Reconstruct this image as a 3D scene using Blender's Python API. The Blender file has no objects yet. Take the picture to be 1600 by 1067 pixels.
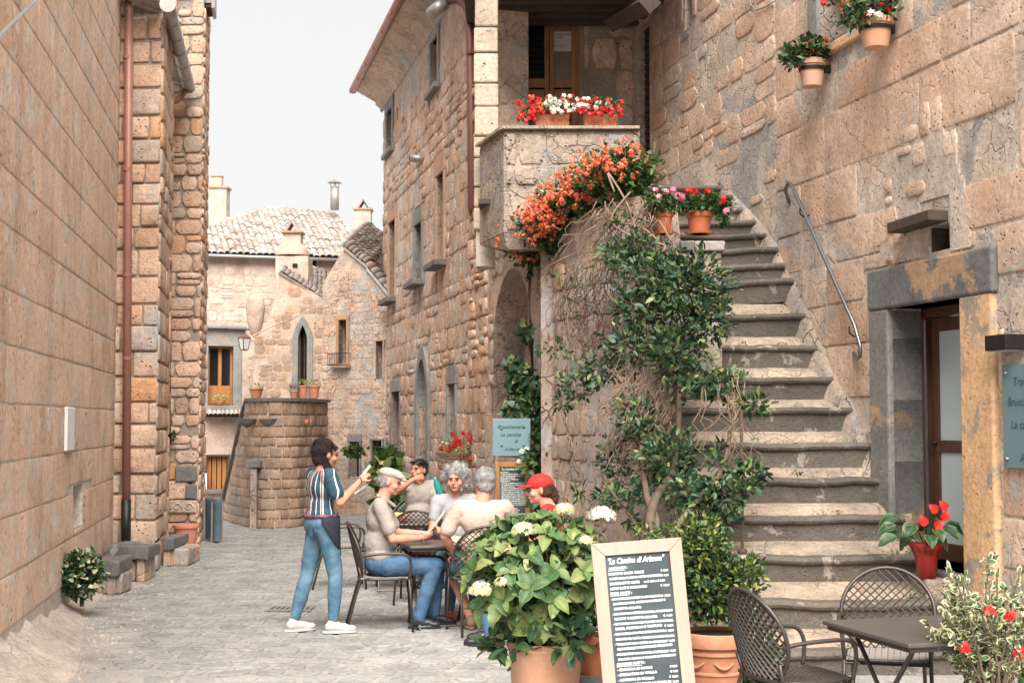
import bpy, bmesh, math, random
import numpy as np
from mathutils import Vector, Matrix, noise as mnoise
random.seed(11); np.random.seed(11)
SC = bpy.context.scene
COL = SC.collection
R = math.radians
# ---------------- camera ----------------
FPX = 2200.0; CAMZ = 1.8; HOR = 655.0
PITCH = math.atan((HOR-533.5)/FPX)
cd = bpy.data.cameras.new('camera'); cam = bpy.data.objects.new('camera', cd); COL.objects.link(cam)
cam.location = (0, 0, CAMZ); cam.rotation_euler = (math.pi/2+PITCH, 0, 0)
cd.sensor_width = 36; cd.lens = 36*FPX/1600; cd.clip_end = 500; cd.clip_start = .1
SC.camera = cam
# ---------------- sky, sun, exposure ----------------
w = bpy.data.worlds.new('World'); SC.world = w; w.use_nodes = True
nt = w.node_tree; bg = nt.nodes['Background']
sky = nt.nodes.new('ShaderNodeTexSky'); sky.sky_type = 'NISHITA'; sky.sun_disc = False
sky.sun_elevation = R(50); sky.sun_rotation = R(176); sky.altitude = 300; sky.dust_density = 3
mx = nt.nodes.new('ShaderNodeMix'); mx.data_type = 'RGBA'; mx.inputs[0].default_value = .95
nt.links.new(sky.outputs[0], mx.inputs[6]); mx.inputs[7].default_value = (2.8, 2.74, 2.67, 1)
nt.links.new(mx.outputs[2], bg.inputs[0]); bg.inputs[1].default_value = .1
sd = bpy.data.lights.new('sun', 'SUN'); sd.energy = 2.9; sd.angle = R(50); sd.color = (1, .95, .88)
sun = bpy.data.objects.new('sun', sd); COL.objects.link(sun)
el, az = R(50), R(176)   # sun behind the camera's left shoulder
sv = Vector((math.sin(az)*math.cos(el), math.cos(az)*math.cos(el), math.sin(el)))
sun.rotation_euler = sv.to_track_quat('Z', 'Y').to_euler(); sun.location = (0, 0, 30)
SC.view_settings.view_transform = 'Standard'; SC.view_settings.look = 'None'
SC.view_settings.gamma = 1; SC.view_settings.use_curve_mapping = False
SC.view_settings.exposure = 1.74
# ---------------- geometry helpers ----------------
_f = Vector((0, math.cos(PITCH), math.sin(PITCH))); _u = Vector((0, -math.sin(PITCH), math.cos(PITCH)))
def ray(px, py): return _f*FPX + Vector((1, 0, 0))*(px-800) + _u*(533.5-py)
def at(px, py, Y):
    r = ray(px, py); return Vector((0, 0, CAMZ)) + r*(Y/r.y)
def onz(px, py, z=0):
    r = ray(px, py); return Vector((0, 0, CAMZ)) + r*((z-CAMZ)/r.z)
MATS = {}
WM = {}
def meta(o, label=None, cat=None, group=None, kind=None):
    if label: o['label'] = label
    if cat: o['category'] = cat
    if group: o['group'] = group
    if kind: o['kind'] = kind
    return o
def empty(name, loc=(0, 0, 0), rz=0, label=None, cat=None, group=None, kind=None, rot=None):
    o = bpy.data.objects.new(name, None); COL.objects.link(o); o.empty_display_size = .1
    o.location = loc; o.rotation_euler = rot or (0, 0, rz)
    WM[o.name] = Matrix.LocRotScale(Vector(loc), o.rotation_euler, None)
    return meta(o, label, cat, group, kind)
def link(name, me, mat, parent=None):
    o = bpy.data.objects.new(name, me); COL.objects.link(o)
    if mat and not me.materials: me.materials.append(mat)
    if parent: o.parent = parent; WM[o.name] = WM[parent.name]
    else: WM[o.name] = Matrix.Identity(4)
    return o
def shade(me, smooth):
    if smooth: me.polygons.foreach_set('use_smooth', [True]*len(me.polygons))
class MB:
    def __init__(s): s.v = []; s.f = []
    def add(s, v, f, M=None):
        b = len(s.v); s.v += [(M @ Vector(p)) if M else Vector(p) for p in v]; s.f += [tuple(i+b for i in q) for q in f]; return s
    def box(s, x0, x1, y0, y1, z0, z1, M=None):
        v = [(x, y, z) for x in (x0, x1) for y in (y0, y1) for z in (z0, z1)]
        return s.add(v, [(0, 1, 3, 2), (4, 6, 7, 5), (0, 4, 5, 1), (2, 3, 7, 6), (0, 2, 6, 4), (1, 5, 7, 3)], M)
    def tube(s, P, r, n=8, closed=False, flat=1.0, M=None):
        P = [Vector(p) for p in P]; k = len(P)
        rs = r if isinstance(r, (list, tuple)) else [r]*k
        v = []; prev = None
        for i in range(k):
            if closed: t = (P[(i+1) % k]-P[i-1]).normalized()
            else: t = (P[min(i+1, k-1)]-P[max(i-1, 0)]).normalized()
            if prev is None:
                a = Vector((0, 0, 1)) if abs(t.z) < .9 else Vector((1, 0, 0)); nn = a.cross(t).normalized()
            else:
                nn = (prev-t*prev.dot(t)).normalized()
            prev = nn; b = t.cross(nn)
            for j in range(n):
                an = 2*math.pi*j/n; v.append(P[i]+(nn*math.cos(an)+b*math.sin(an)*flat)*rs[i])
        f = []
        for i in range(k if closed else k-1):
            for j in range(n):
                a0 = i*n+j; a1 = i*n+(j+1) % n; b0 = ((i+1) % k)*n+j; b1 = ((i+1) % k)*n+(j+1) % n
                f.append((a0, a1, b1, b0))
        if not closed: f += [tuple(range(n))[::-1], tuple((k-1)*n+j for j in range(n))]
        return s.add(v, f, M)
    def lathe(s, prof, c=(0, 0, 0), n=24, M=None, a0=0, a1=2*math.pi, rn=0):
        c = Vector(c); v = []; full = abs(a1-a0-2*math.pi) < 1e-6; m = n if full else n+1
        for (r, z) in prof:
            for j in range(m):
                a = a0+(a1-a0)*j/n; v.append(c+Vector((r*math.cos(a), r*math.sin(a), z)))
        f = []
        for i in range(len(prof)-1):
            for j in range(n):
                k = (j+1) % m
                f.append((i*m+j, i*m+k, (i+1)*m+k, (i+1)*m+j))
        return s.add(v, f, M)
    def prism(s, poly, h0, h1, M=None):   # poly in xy, from z=h0 to h1
        n = len(poly); v = [(p[0], p[1], h0) for p in poly]+[(p[0], p[1], h1) for p in poly]
        return s.add(v, [tuple(range(n))[::-1], tuple(range(n, 2*n))]+[(i, (i+1) % n, n+(i+1) % n, n+i) for i in range(n)], M)
    def wallprism(s, poly, y0, y1, M=None):  # poly in (s,z), extruded along y
        n = len(poly); v = [(p[0], y0, p[1]) for p in poly]+[(p[0], y1, p[1]) for p in poly]
        return s.add(v, [tuple(range(n)), tuple(range(n, 2*n))[::-1]]+[(i, n+i, n+(i+1) % n, (i+1) % n) for i in range(n)], M)
    def mk(s, name, mat, parent=None, world=False, smooth=False, bevel=0, kind=None, base=None):
        vv = s.v; org = None
        if world and parent: Mi = WM[parent.name].inverted(); vv = [Mi @ p for p in vv]
        if not parent:
            xs = [p.x for p in vv]; ys = [p.y for p in vv]; zs = [p.z for p in vv]
            org = Vector(((min(xs)+max(xs))/2, (min(ys)+max(ys))/2, min(zs))); vv = [p-org for p in vv]
        me = bpy.data.meshes.new(name); me.from_pydata([tuple(p) for p in vv], [], s.f); 
        bm = bmesh.new(); bm.from_mesh(me); bmesh.ops.recalc_face_normals(bm, faces=bm.faces); bm.to_mesh(me); bm.free()
        shade(me, smooth); o = link(name, me, mat, parent)
        if org is not None: o.location = org
        if bevel:
            b = o.modifiers.new('bevel', 'BEVEL'); b.width = bevel; b.segments = 2; b.limit_method = 'ANGLE'
        if kind: o['kind'] = kind
        return o
def mesh_np(name, V, T, tint=None):
    me = bpy.data.meshes.new(name); V = np.asarray(V, np.float32); T = np.asarray(T, np.int32)
    me.vertices.add(len(V)); me.vertices.foreach_set('co', V.ravel())
    k = T.shape[1]; me.loops.add(T.size); me.loops.foreach_set('vertex_index', T.ravel())
    me.polygons.add(len(T)); me.polygons.foreach_set('loop_start', np.arange(0, T.size, k, dtype=np.int32))
    me.polygons.foreach_set('loop_total', np.full(len(T), k, np.int32))
    if tint is not None:
        a = me.attributes.new('tint', 'FLOAT', 'POINT'); a.data.foreach_set('value', np.asarray(tint, np.float32))
    me.update(calc_edges=True); return me
def copy_tree(o, parent=None):
    c = o.copy(); COL.objects.link(c)
    if parent: c.parent = parent
    for ch in list(o.children): copy_tree(ch, c)
    WM[c.name] = c.matrix_basis.copy(); return c
# ---------------- materials ----------------
def newmat(name):
    m = bpy.data.materials.new(name); m.use_nodes = True; MATS[name] = m
    return m, m.node_tree, m.node_tree.nodes['Principled BSDF']
def nd(nt, t, **k):
    n = nt.nodes.new(t)
    for a, b in k.items():
        if a.startswith('i_'):
            key = a[2:]; key = int(key) if key.isdigit() else key
            if isinstance(b, bpy.types.NodeSocket): nt.links.new(b, n.inputs[key])
            else: n.inputs[key].default_value = b
        else: setattr(n, a, b)
    return n
def mixc(nt, fac, a, b, mode='MIX'):
    n = nt.nodes.new('ShaderNodeMix'); n.data_type = 'RGBA'; n.blend_type = mode
    for i, x in ((0, fac), (6, a), (7, b)):
        if isinstance(x, bpy.types.NodeSocket): nt.links.new(x, n.inputs[i])
        else: n.inputs[i].default_value = (x if i == 0 else (*x[:3], 1))
    return n.outputs[2]
def ramp(nt, fac, stops, interp='LINEAR'):
    n = nt.nodes.new('ShaderNodeValToRGB'); n.color_ramp.interpolation = interp
    cr = n.color_ramp; 
    while len(cr.elements) < len(stops): cr.elements.new(.5)
    for e, (p, c) in zip(cr.elements, stops):
        e.position = p; e.color = (*c, 1) if hasattr(c, '__len__') else (c, c, c, 1)
    nt.links.new(fac, n.inputs[0]); return n.outputs[0]
def noise(nt, vec, scale, detail=4, rough=.6, dist=0):
    n = nd(nt, 'ShaderNodeTexNoise', i_Scale=scale, i_Detail=detail, i_Roughness=rough, i_Distortion=dist)
    nt.links.new(vec, n.inputs['Vector']); return n.outputs['Fac']
def stone_mat(name, cols, plaster=(.5, .46, .42), pl=.0, plscale=.8, pit=.6, bump=.5, grain=1.0, rough=.92, stain=.35, vert=1.0, warm=None, crack=0., ckscale=4.5):
    m, nt, b = newmat(name)
    pos = nd(nt, 'ShaderNodeNewGeometry').outputs['Position']
    inf = nd(nt, 'ShaderNodeObjectInfo').outputs['Random']
    att = nd(nt, 'ShaderNodeAttribute', attribute_name='tint').outputs['Fac']
    s = nd(nt, 'ShaderNodeMath', operation='ADD'); nt.links.new(inf, s.inputs[0]); nt.links.new(att, s.inputs[1])
    fr = nd(nt, 'ShaderNodeMath', operation='FRACT'); nt.links.new(s.outputs[0], fr.inputs[0])
    n = len(cols); c = ramp(nt, fr.outputs[0], [((i+.5)/n, cols[i]) for i in range(n)])
    mp = nd(nt, 'ShaderNodeMapping'); nt.links.new(pos, mp.inputs[0]); mp.inputs['Scale'].default_value = (1, 1, 1/vert)
    v = mp.outputs[0]
    n1 = noise(nt, v, 2.3, 6, .65); c = mixc(nt, 1, c, ramp(nt, n1, [(.25, .62), (.5, .98), (.75, 1.22)]), 'MULTIPLY')
    n2 = noise(nt, v, 26*grain, 5, .7); c = mixc(nt, 1, c, ramp(nt, n2, [(.3, .72), (.55, 1.05), (.8, 1.25)]), 'MULTIPLY')
    # dark weathering streaks
    mp2 = nd(nt, 'ShaderNodeMapping'); nt.links.new(pos, mp2.inputs[0]); mp2.inputs['Scale'].default_value = (2.2, 2.2, .45)
    n3 = noise(nt, mp2.outputs[0], 1.2, 7, .65)
    c = mixc(nt, ramp(nt, n3, [(.52, 0.), (.7, stain)]), c, (.16, .14, .125))
    if warm:
        n5 = noise(nt, pos, 1.7, 3, .5); c = mixc(nt, ramp(nt, n5, [(.55, 0.), (.68, .6)]), c, warm)
    ck = None
    if crack:
        dn = nd(nt, 'ShaderNodeTexNoise', i_Scale=3.5, i_Detail=4.); nt.links.new(pos, dn.inputs['Vector'])
        ds = nd(nt, 'ShaderNodeVectorMath', operation='MULTIPLY_ADD'); nt.links.new(dn.outputs['Color'], ds.inputs[0]); ds.inputs[1].default_value = (.35, .35, .35); nt.links.new(pos, ds.inputs[2])
        ve = nd(nt, 'ShaderNodeTexVoronoi', feature='DISTANCE_TO_EDGE', i_Scale=ckscale); nt.links.new(ds.outputs[0], ve.inputs['Vector'])
        cm = nd(nt, 'ShaderNodeMath', operation='MULTIPLY'); nt.links.new(ramp(nt, ve.outputs['Distance'], [(.0, crack), (.045, 0.)]), cm.inputs[0]); nt.links.new(ramp(nt, noise(nt, pos, 2.1, 3), [(.42, 0.), (.58, 1.)]), cm.inputs[1])
        ck = cm.outputs[0]; c = mixc(nt, ck, c, (.20, .14, .105))
        vc = nd(nt, 'ShaderNodeTexVoronoi', feature='F1', i_Scale=ckscale); nt.links.new(ds.outputs[0], vc.inputs['Vector']); sp = nd(nt, 'ShaderNodeSeparateColor'); nt.links.new(vc.outputs['Color'], sp.inputs[0])
        c = mixc(nt, 1, c, ramp(nt, sp.outputs[0], [(0, 1-.28*crack), (1, 1+.2*crack)]), 'MULTIPLY')
    # pits
    vo = nd(nt, 'ShaderNodeTexVoronoi', feature='F1', i_Scale=19*grain); nt.links.new(v, vo.inputs['Vector'])
    pm = noise(nt, pos, 5, 3, .6)
    pitm = nd(nt, 'ShaderNodeMath', operation='MULTIPLY'); 
    nt.links.new(ramp(nt, vo.outputs['Distance'], [(.1, 1.), (.26, 0.)]), pitm.inputs[0]); nt.links.new(ramp(nt, pm, [(.48, 0.), (.6, 1.)]), pitm.inputs[1])
    pf = nd(nt, 'ShaderNodeMath', operation='MULTIPLY'); nt.links.new(pitm.outputs[0], pf.inputs[0]); pf.inputs[1].default_value = pit
    c = mixc(nt, pf.outputs[0], c, (.12, .075, .05))
    if pl > 0:
        n4 = noise(nt, pos, plscale, 9, .68, .4)
        msk = ramp(nt, n4, [(.62-pl*.3, 0.), (.66-pl*.3, 1.)])
        pc = mixc(nt, 1, plaster, ramp(nt, n2, [(.3, .8), (.8, 1.15)]), 'MULTIPLY')
        pc = mixc(nt, 1, pc, ramp(nt, noise(nt, pos, 2.9, 5, .7), [(.3, .68), (.7, 1.18)]), 'MULTIPLY')
        c = mixc(nt, msk, c, pc)
    nt.links.new(c, b.inputs['Base Color']); b.inputs['Roughness'].default_value = rough
    b.inputs['Specular IOR Level'].default_value = .2
    bn = noise(nt, v, 14*grain, 8, .72)
    hs = nd(nt, 'ShaderNodeMath', operation='SUBTRACT'); nt.links.new(bn, hs.inputs[0]); nt.links.new(pf.outputs[0], hs.inputs[1])
    if ck:
        h2 = nd(nt, 'ShaderNodeMath', operation='SUBTRACT'); nt.links.new(hs.outputs[0], h2.inputs[0]); nt.links.new(ck, h2.inputs[1]); hs = h2
    bu = nd(nt, 'ShaderNodeBump', i_Strength=bump, i_Distance=.03); nt.links.new(hs.outputs[0], bu.inputs['Height'])
    nt.links.new(bu.outputs[0], b.inputs['Normal']); return m
def plain(name, col, rough=.6, var=.15, scale=8, bump=.1, metal=0, spec=.4, rnd=.0, col2=None, coat=0, obj=False, stretch=None):
    m, nt, b = newmat(name)
    pos = nd(nt, 'ShaderNodeTexCoord').outputs['Object'] if obj else nd(nt, 'ShaderNodeNewGeometry').outputs['Position']
    if stretch:
        mp = nd(nt, 'ShaderNodeMapping'); nt.links.new(pos, mp.inputs[0]); mp.inputs['Scale'].default_value = stretch; pos = mp.outputs[0]
    n1 = noise(nt, pos, scale, 6, .65)
    c = mixc(nt, 1, col, ramp(nt, n1, [(.25, 1-var), (.75, 1+var)]), 'MULTIPLY')
    if col2: c = mixc(nt, ramp(nt, noise(nt, pos, scale*.4, 5, .6), [(.42, 0.), (.66, 1.)]), c, col2)
    if rnd:
        inf = nd(nt, 'ShaderNodeObjectInfo').outputs['Random']; c = mixc(nt, 1, c, ramp(nt, inf, [(0, 1-rnd), (1, 1+rnd)]), 'MULTIPLY')
    nt.links.new(c, b.inputs['Base Color']); b.inputs['Roughness'].default_value = rough; b.inputs['Metallic'].default_value = metal
    b.inputs['Specular IOR Level'].default_value = spec
    if coat: b.inputs['Coat Weight'].default_value = coat
    if bump:
        bu = nd(nt, 'ShaderNodeBump', i_Strength=bump, i_Distance=.02); nt.links.new(noise(nt, pos, scale*3, 6, .7), bu.inputs['Height'])
        nt.links.new(bu.outputs[0], b.inputs['Normal'])
    return m
def leafmat(name, cols, rough=.45, spec=.4, rnd=False, trans=.25, edge=None):
    m, nt, b = newmat(name)
    t = nd(nt, 'ShaderNodeAttribute', attribute_name='tint').outputs['Fac']
    if rnd:
        inf = nd(nt, 'ShaderNodeObjectInfo').outputs['Random']; c = ramp(nt, inf, [((i+.5)/len(cols), k) for i, k in enumerate(cols)])
        c = mixc(nt, ramp(nt, t, [(0., .0), (.35, 0.), (1., .4)]), c, edge or (.45, .5, .15))
    elif edge:
        c = mixc(nt, ramp(nt, t, [(.45, 0.), (.55, 1.)]), cols[0], edge)
    else: c = ramp(nt, t, [((i+.5)/len(cols), k) for i, k in enumerate(cols)])
    pos = nd(nt, 'ShaderNodeNewGeometry').outputs['Position']
    c = mixc(nt, 1, c, ramp(nt, noise(nt, pos, 30, 3), [(.3, .8), (.7, 1.2)]), 'MULTIPLY')
    nt.links.new(c, b.inputs['Base Color']); b.inputs['Roughness'].default_value = rough; b.inputs['Specular IOR Level'].default_value = spec
    tr = nd(nt, 'ShaderNodeBsdfTranslucent'); nt.links.new(c, tr.inputs[0])
    ms = nd(nt, 'ShaderNodeMixShader'); ms.inputs[0].default_value = trans
    nt.links.new(b.outputs[0], ms.inputs[1]); nt.links.new(tr.outputs[0], ms.inputs[2])
    nt.links.new(ms.outputs[0], nt.nodes['Material Output'].inputs[0]); return m
def glassm(name, col, rough=.06):
    m, nt, b = newmat(name); b.inputs['Base Color'].default_value = (*col, 1); b.inputs['Roughness'].default_value = rough
    b.inputs['Specular IOR Level'].default_value = .7
    bu = nd(nt, 'ShaderNodeBump', i_Strength=.04); nt.links.new(noise(nt, nd(nt, 'ShaderNodeNewGeometry').outputs['Position'], 3), bu.inputs['Height']); nt.links.new(bu.outputs[0], b.inputs['Normal'])
    return m
TU = [(.66, .46, .34), (.60, .40, .29), (.70, .52, .40), (.56, .35, .24), (.68, .50, .39), (.62, .45, .35)]
M_left = stone_mat('tuff_ashlar_warm', [(.76, .54, .40), (.72, .49, .35), (.77, .57, .45), (.73, .51, .38), (.76, .55, .42)], plaster=(.74, .63, .54), pl=.30, plscale=3.2, pit=1., bump=.9, vert=2.0, grain=1.5, stain=.08, crack=.12, ckscale=3.)
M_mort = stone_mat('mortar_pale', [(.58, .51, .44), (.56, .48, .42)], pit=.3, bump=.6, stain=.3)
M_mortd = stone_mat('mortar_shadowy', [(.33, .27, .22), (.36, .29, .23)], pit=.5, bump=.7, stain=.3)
M_pier = stone_mat('tuff_rubble', TU+[(.66, .36, .19), (.5, .40, .33)], plaster=(.5, .46, .42), pl=.06, pit=.9, bump=.8, stain=.3)
M_fac = stone_mat('tuff_facade', [(.62, .43, .33), (.58, .40, .30), (.66, .49, .39), (.53, .35, .26), (.62, .41, .29)], plaster=(.58, .48, .41), pl=.38, plscale=1.6, pit=.9, bump=1.2, stain=.45, warm=(.50, .27, .14), crack=.4, ckscale=5.5)
M_facp = stone_mat('facade_plaster', [(.60, .46, .37), (.57, .43, .34)], plaster=(.47, .43, .40), pl=.3, pit=.7, bump=1.1, stain=.4, crack=.35, ckscale=5.)
M_right = stone_mat('tuff_blocks_plastered', [(.67, .49, .38), (.63, .44, .33), (.70, .54, .43), (.58, .38, .27), (.68, .51, .41), (.63, .45, .34)], plaster=(.52, .45, .40), pl=.24, plscale=.75, pit=.8, bump=.7, stain=.24, warm=(.56, .36, .23), crack=.28, ckscale=3.)
M_rightp = stone_mat('lime_plaster_mottled', [(.62, .52, .44), (.60, .50, .42)], plaster=(.42, .39, .37), pl=.24, plscale=.9, pit=.7, bump=.9, stain=.25, warm=(.60, .43, .31), crack=.5, ckscale=5.)
M_white = stone_mat('white_rubble_mortar', [(.62, .53, .46), (.56, .47, .40)], pit=.6, bump=1., stain=.1)
M_curve = stone_mat('weathered_tuff', [(.48, .37, .30), (.43, .33, .27), (.52, .40, .32), (.55, .37, .26), (.48, .39, .33)], plaster=(.44, .39, .36), pl=.35, plscale=1.5, pit=.9, bump=1.2, stain=.6, vert=2.2, crack=.6, ckscale=4.)
M_bal = stone_mat('pitted_grey_tuff', [(.42, .335, .27), (.38, .31, .25), (.46, .37, .30)], plaster=(.36, .34, .33), pl=.30, plscale=2.2, pit=1., bump=1.3, stain=.6, crack=.5)
M_lgt = stone_mat('cream_travertine', [(.50, .41, .33), (.53, .44, .36), (.47, .37, .29)], pit=1., bump=.7, stain=.2)
M_far = stone_mat('far_tuff', [(.58, .43, .35), (.62, .47, .38), (.66, .52, .44), (.57, .39, .30), (.63, .49, .41)], plaster=(.55, .46, .39), pl=.42, plscale=1.2, pit=.3, bump=.6, stain=.25)
M_farp = stone_mat('far_plaster', [(.52, .39, .31), (.50, .37, .295)], plaster=(.55, .45, .38), pl=.3, pit=.3, bump=.4, stain=.35)
M_farst = stone_mat('stair_tuff', [(.38, .26, .19), (.44, .29, .20), (.33, .22, .16), (.40, .31, .25), (.48, .33, .23)], plaster=(.34, .27, .22), pl=.12, pit=.5, bump=.6, stain=.5)
M_basalt = stone_mat('peperino', [(.175, .165, .155), (.20, .185, .17), (.15, .145, .14)], plaster=(.36, .33, .30), pl=.05, pit=.5, bump=.5, stain=.3, grain=1.6)
M_step = stone_mat('peperino_step', [(.125, .108, .092), (.15, .13, .11), (.11, .096, .083)], plaster=(.34, .30, .26), pl=.13, plscale=4., pit=.5, bump=.8, stain=.3, grain=1.8)
M_tread = stone_mat('tufa_tread', [(.54, .42, .32), (.50, .39, .30)], plaster=(.42, .35, .29), pl=.3, plscale=3, pit=.8, bump=1.2, stain=.35, grain=2, crack=.4)
M_greyfr = stone_mat('grey_surround', [(.22, .22, .215), (.25, .245, .235)], pit=.3, bump=.3, stain=.1, warm=(.40, .30, .22))
M_orfr = stone_mat('orange_surround', [(.44, .26, .17), (.48, .31, .21)], pit=.3, bump=.3, stain=.1, warm=(.30, .26, .23))
M_jambo = stone_mat('ochre_jamb', [(.66, .42, .24), (.64, .40, .23)], plaster=(.42, .36, .30), pl=.27, plscale=3., pit=.6, bump=.5, stain=.2)
M_jambg = stone_mat('grey_jamb', [(.17, .17, .17), (.21, .20, .19)], plaster=(.46, .30, .19), pl=.22, plscale=1.3, pit=.4, bump=.4, stain=.3)
M_cob = stone_mat('paving_slab', [(.26, .252, .243), (.29, .282, .272), (.24, .233, .226), (.31, .298, .286), (.27, .262, .252)], plaster=(.39, .375, .36), pl=.15, plscale=2.2, pit=.25, bump=.25, stain=.1)
M_grd = stone_mat('paving_joint', [(.335, .315, .295), (.32, .302, .284)], pit=.2, bump=.5, stain=.1)
M_bank = stone_mat('dusty_rock', [(.52, .45, .39), (.48, .41, .35)], pit=.4, bump=1., stain=.12, crack=.25, ckscale=6.)
M_tile = stone_mat('lichen_roof_tile', [(.36, .31, .28), (.42, .38, .35), (.31, .26, .23), (.46, .42, .39), (.36, .27, .22)], pit=.2, bump=.4, stain=.25, grain=2)
M_terra = plain('terracotta', (.44, .15, .07), .75, .25, 7, .3, col2=(.50, .24, .14))
M_terral = plain('terracotta_pale', (.62, .33, .21), .85, .15, 6, .25, col2=(.60, .42, .31))
M_terran = plain('plastic_terracotta', (.55, .17, .07), .5, .08, 6, .05)
M_pink = plain('pink_plastic_pot', (.60, .24, .16), .6, .1, 6, .05)
M_soil = plain('soil', (.05, .035, .025), .95, .4, 40, 1)
M_copper = plain('brown_drainpipe', (.19, .085, .07), .45, .15, 5, .05, metal=.2)
M_coppl = plain('rose_drainpipe', (.33, .16, .12), .5, .15, 5, .05, metal=.2)
M_zinc = plain('zinc_gutter', (.34, .33, .32), .4, .15, 6, .05, metal=.5)
M_wood = plain('door_wood', (.36, .16, .06), .45, .35, 4, .12, obj=False, stretch=(6, 6, .8))
M_wooddk = plain('dark_timber', (.07, .05, .04), .8, .3, 6, .3, stretch=(3, 3, 1))
M_woodor = plain('orange_wood', (.34, .15, .045), .5, .3, 4, .1, stretch=(6, 6, .8))
M_frame = plain('board_wood', (.37, .28, .225), .65, .16, 5, .08, col2=(.40, .26, .21), stretch=(4, 4, .7))
M_chalk = plain('blackboard', (.028, .04, .046), .55, .25, 7, .03, col2=(.055, .075, .085))
M_white_l = plain('chalk_white', (.80, .82, .80), .9, .12, 60, 0)
M_iron = plain('wrought_iron', (.03, .028, .027), .45, .2, 20, .1, metal=.5)
M_steel = plain('brushed_rail', (.22, .23, .24), .3, .15, 20, .05, metal=.85)
M_chair = plain('bronze_chair_paint', (.062, .050, .043), .38, .15, 20, .03, metal=.35, spec=.5)
M_darkdoor = plain('dark_street_door', (.045, .046, .048), .6, .3, 8, .15, stretch=(6, 6, .8))
M_vault = stone_mat('shade_toned_vault', [(.20, .145, .11), (.16, .12, .09), (.24, .18, .13)], pit=.6, bump=1., stain=.5)  # stone colour darkened to paint in the shade inside the arch
M_table = plain('table_top', (.10, .088, .08), .35, .12, 10, .03, metal=.2, spec=.5)
M_glassd = glassm('dark_glass', (.012, .014, .018))
M_frost = plain('frosted_glass', (.44, .53, .56), .3, .06, 1.5, 0, spec=.5)
M_signg = plain('sign_glass', (.15, .245, .275), .2, .05, 2, 0, spec=.6, coat=.4)
M_signt = plain('sign_lettering', (.05, .10, .13), .5, .05, 9, 0)
M_void = plain('dark_room', (.02, .017, .015), .95, .2, 3, 0)
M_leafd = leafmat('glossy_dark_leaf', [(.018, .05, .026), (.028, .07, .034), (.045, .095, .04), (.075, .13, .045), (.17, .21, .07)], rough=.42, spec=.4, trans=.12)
M_leafg = leafmat('mid_green_leaf', [(.03, .075, .02), (.05, .11, .03), (.08, .15, .04), (.14, .20, .06)], trans=.25)
M_leafiv = leafmat('geranium_leaf', [(.02, .055, .015), (.035, .085, .02), (.06, .12, .03), (.11, .17, .045)], trans=.2)
M_box = leafmat('boxwood_leaf', [(.02, .05, .014), (.035, .075, .02), (.055, .11, .025), (.13, .18, .045), (.26, .27, .06)], rough=.35, trans=.15)
M_hyd = leafmat('hydrangea_leaf', [(.06, .14, .045), (.12, .20, .06), (.04, .10, .04), (.20, .26, .08), (.07, .14, .045), (.30, .33, .12), (.035, .09, .04), (.18, .25, .07)], rnd=True, rough=.5, trans=.2, edge=(.22, .30, .09))
M_vari = leafmat('variegated_leaf', [(.09, .15, .07)], rough=.45, trans=.25, edge=(.62, .58, .36))
M_succ = leafmat('pale_succulent', [(.20, .26, .12), (.36, .36, .16), (.46, .42, .20)], trans=.2)
M_twig = plain('bare_twigs', (.22, .155, .11), .85, .25, 14, .2)
M_bark = plain('bark', (.11, .075, .055), .85, .3, 14, .5)
M_ger = leafmat('geranium_orange', [(.70, .13, .05), (.80, .22, .10), (.85, .33, .19), (.72, .09, .045)], trans=.25)
M_red = leafmat('red_petals', [(.62, .02, .02), (.70, .04, .03), (.50, .01, .015)], trans=.2)
M_pinkf = leafmat('pink_petals', [(.70, .12, .25), (.78, .32, .42), (.80, .5, .52)], trans=.25)
M_whf = leafmat('white_petals', [(.80, .80, .74), (.74, .72, .64), (.80, .78, .66)], trans=.25)
M_hydf = leafmat('hydrangea_petals', [(.62, .60, .36), (.70, .64, .48), (.76, .68, .56), (.56, .58, .28)], trans=.25)
M_dkwood = plain('dark_red_wood', (.085, .04, .025), .4, .3, 5, .08, stretch=(6, 6, .8))
# ---------------- masonry ----------------
def stone_meshes(kind, n, seed):
    rg = random.Random(seed); out = []
    for k in range(n):
        m = 10; pts = []
        for i in range(m):
            a = 2*math.pi*(i+.5)/m; c, s = math.cos(a), math.sin(a); p = {'sq': 9., 'rub': 4.2, 'blk': 8.}[kind]
            r = .5*(abs(c)**p+abs(s)**p)**(-1/p); j = {'sq': .012, 'rub': .05, 'blk': .035}[kind]
            pts.append((r*c+rg.uniform(-j, j), r*s+rg.uniform(-j, j)))
        if kind == 'sq':
            e = .5; q = lambda: rg.uniform(-.012, .012)
            pts = [(-e, -e+.03), (-e+.03, -e), (q(), -e+q()), (e-.03, -e), (e, -e+.03), (e, e-.04), (e-.03, e), (q(), e+q()), (-e+.03, e), (-e, e-.04)]
        V = [(x, 0, z) for x, z in pts]+[(x*.985, -.62, z*.975) for x, z in pts]+[(x*(.9 if kind != 'rub' else .8)+rg.uniform(-.01, .01), -.95+rg.uniform(-.1, .1), z*(.86 if kind != 'rub' else .76)+rg.uniform(-.01, .01)) for x, z in pts]+[(rg.uniform(-.1, .1), -1+rg.uniform(-.12, .12), rg.uniform(-.1, .1))]
        F = []
        for r0 in (0, 1):
            for i in range(m): F.append((r0*m+i, r0*m+(i+1) % m, (r0+1)*m+(i+1) % m, (r0+1)*m+i))
        F += [(2*m+i, 2*m+(i+1) % m, 3*m) for i in range(m)]
        me = bpy.data.meshes.new('stone_'+kind); me.from_pydata(V, [], F); shade(me, True); out.append(me)
    return out
SQ = stone_meshes('sq', 6, 1); RUB = stone_meshes('rub', 8, 2); BLK = stone_meshes('blk', 8, 3)
_msh = {}
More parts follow.
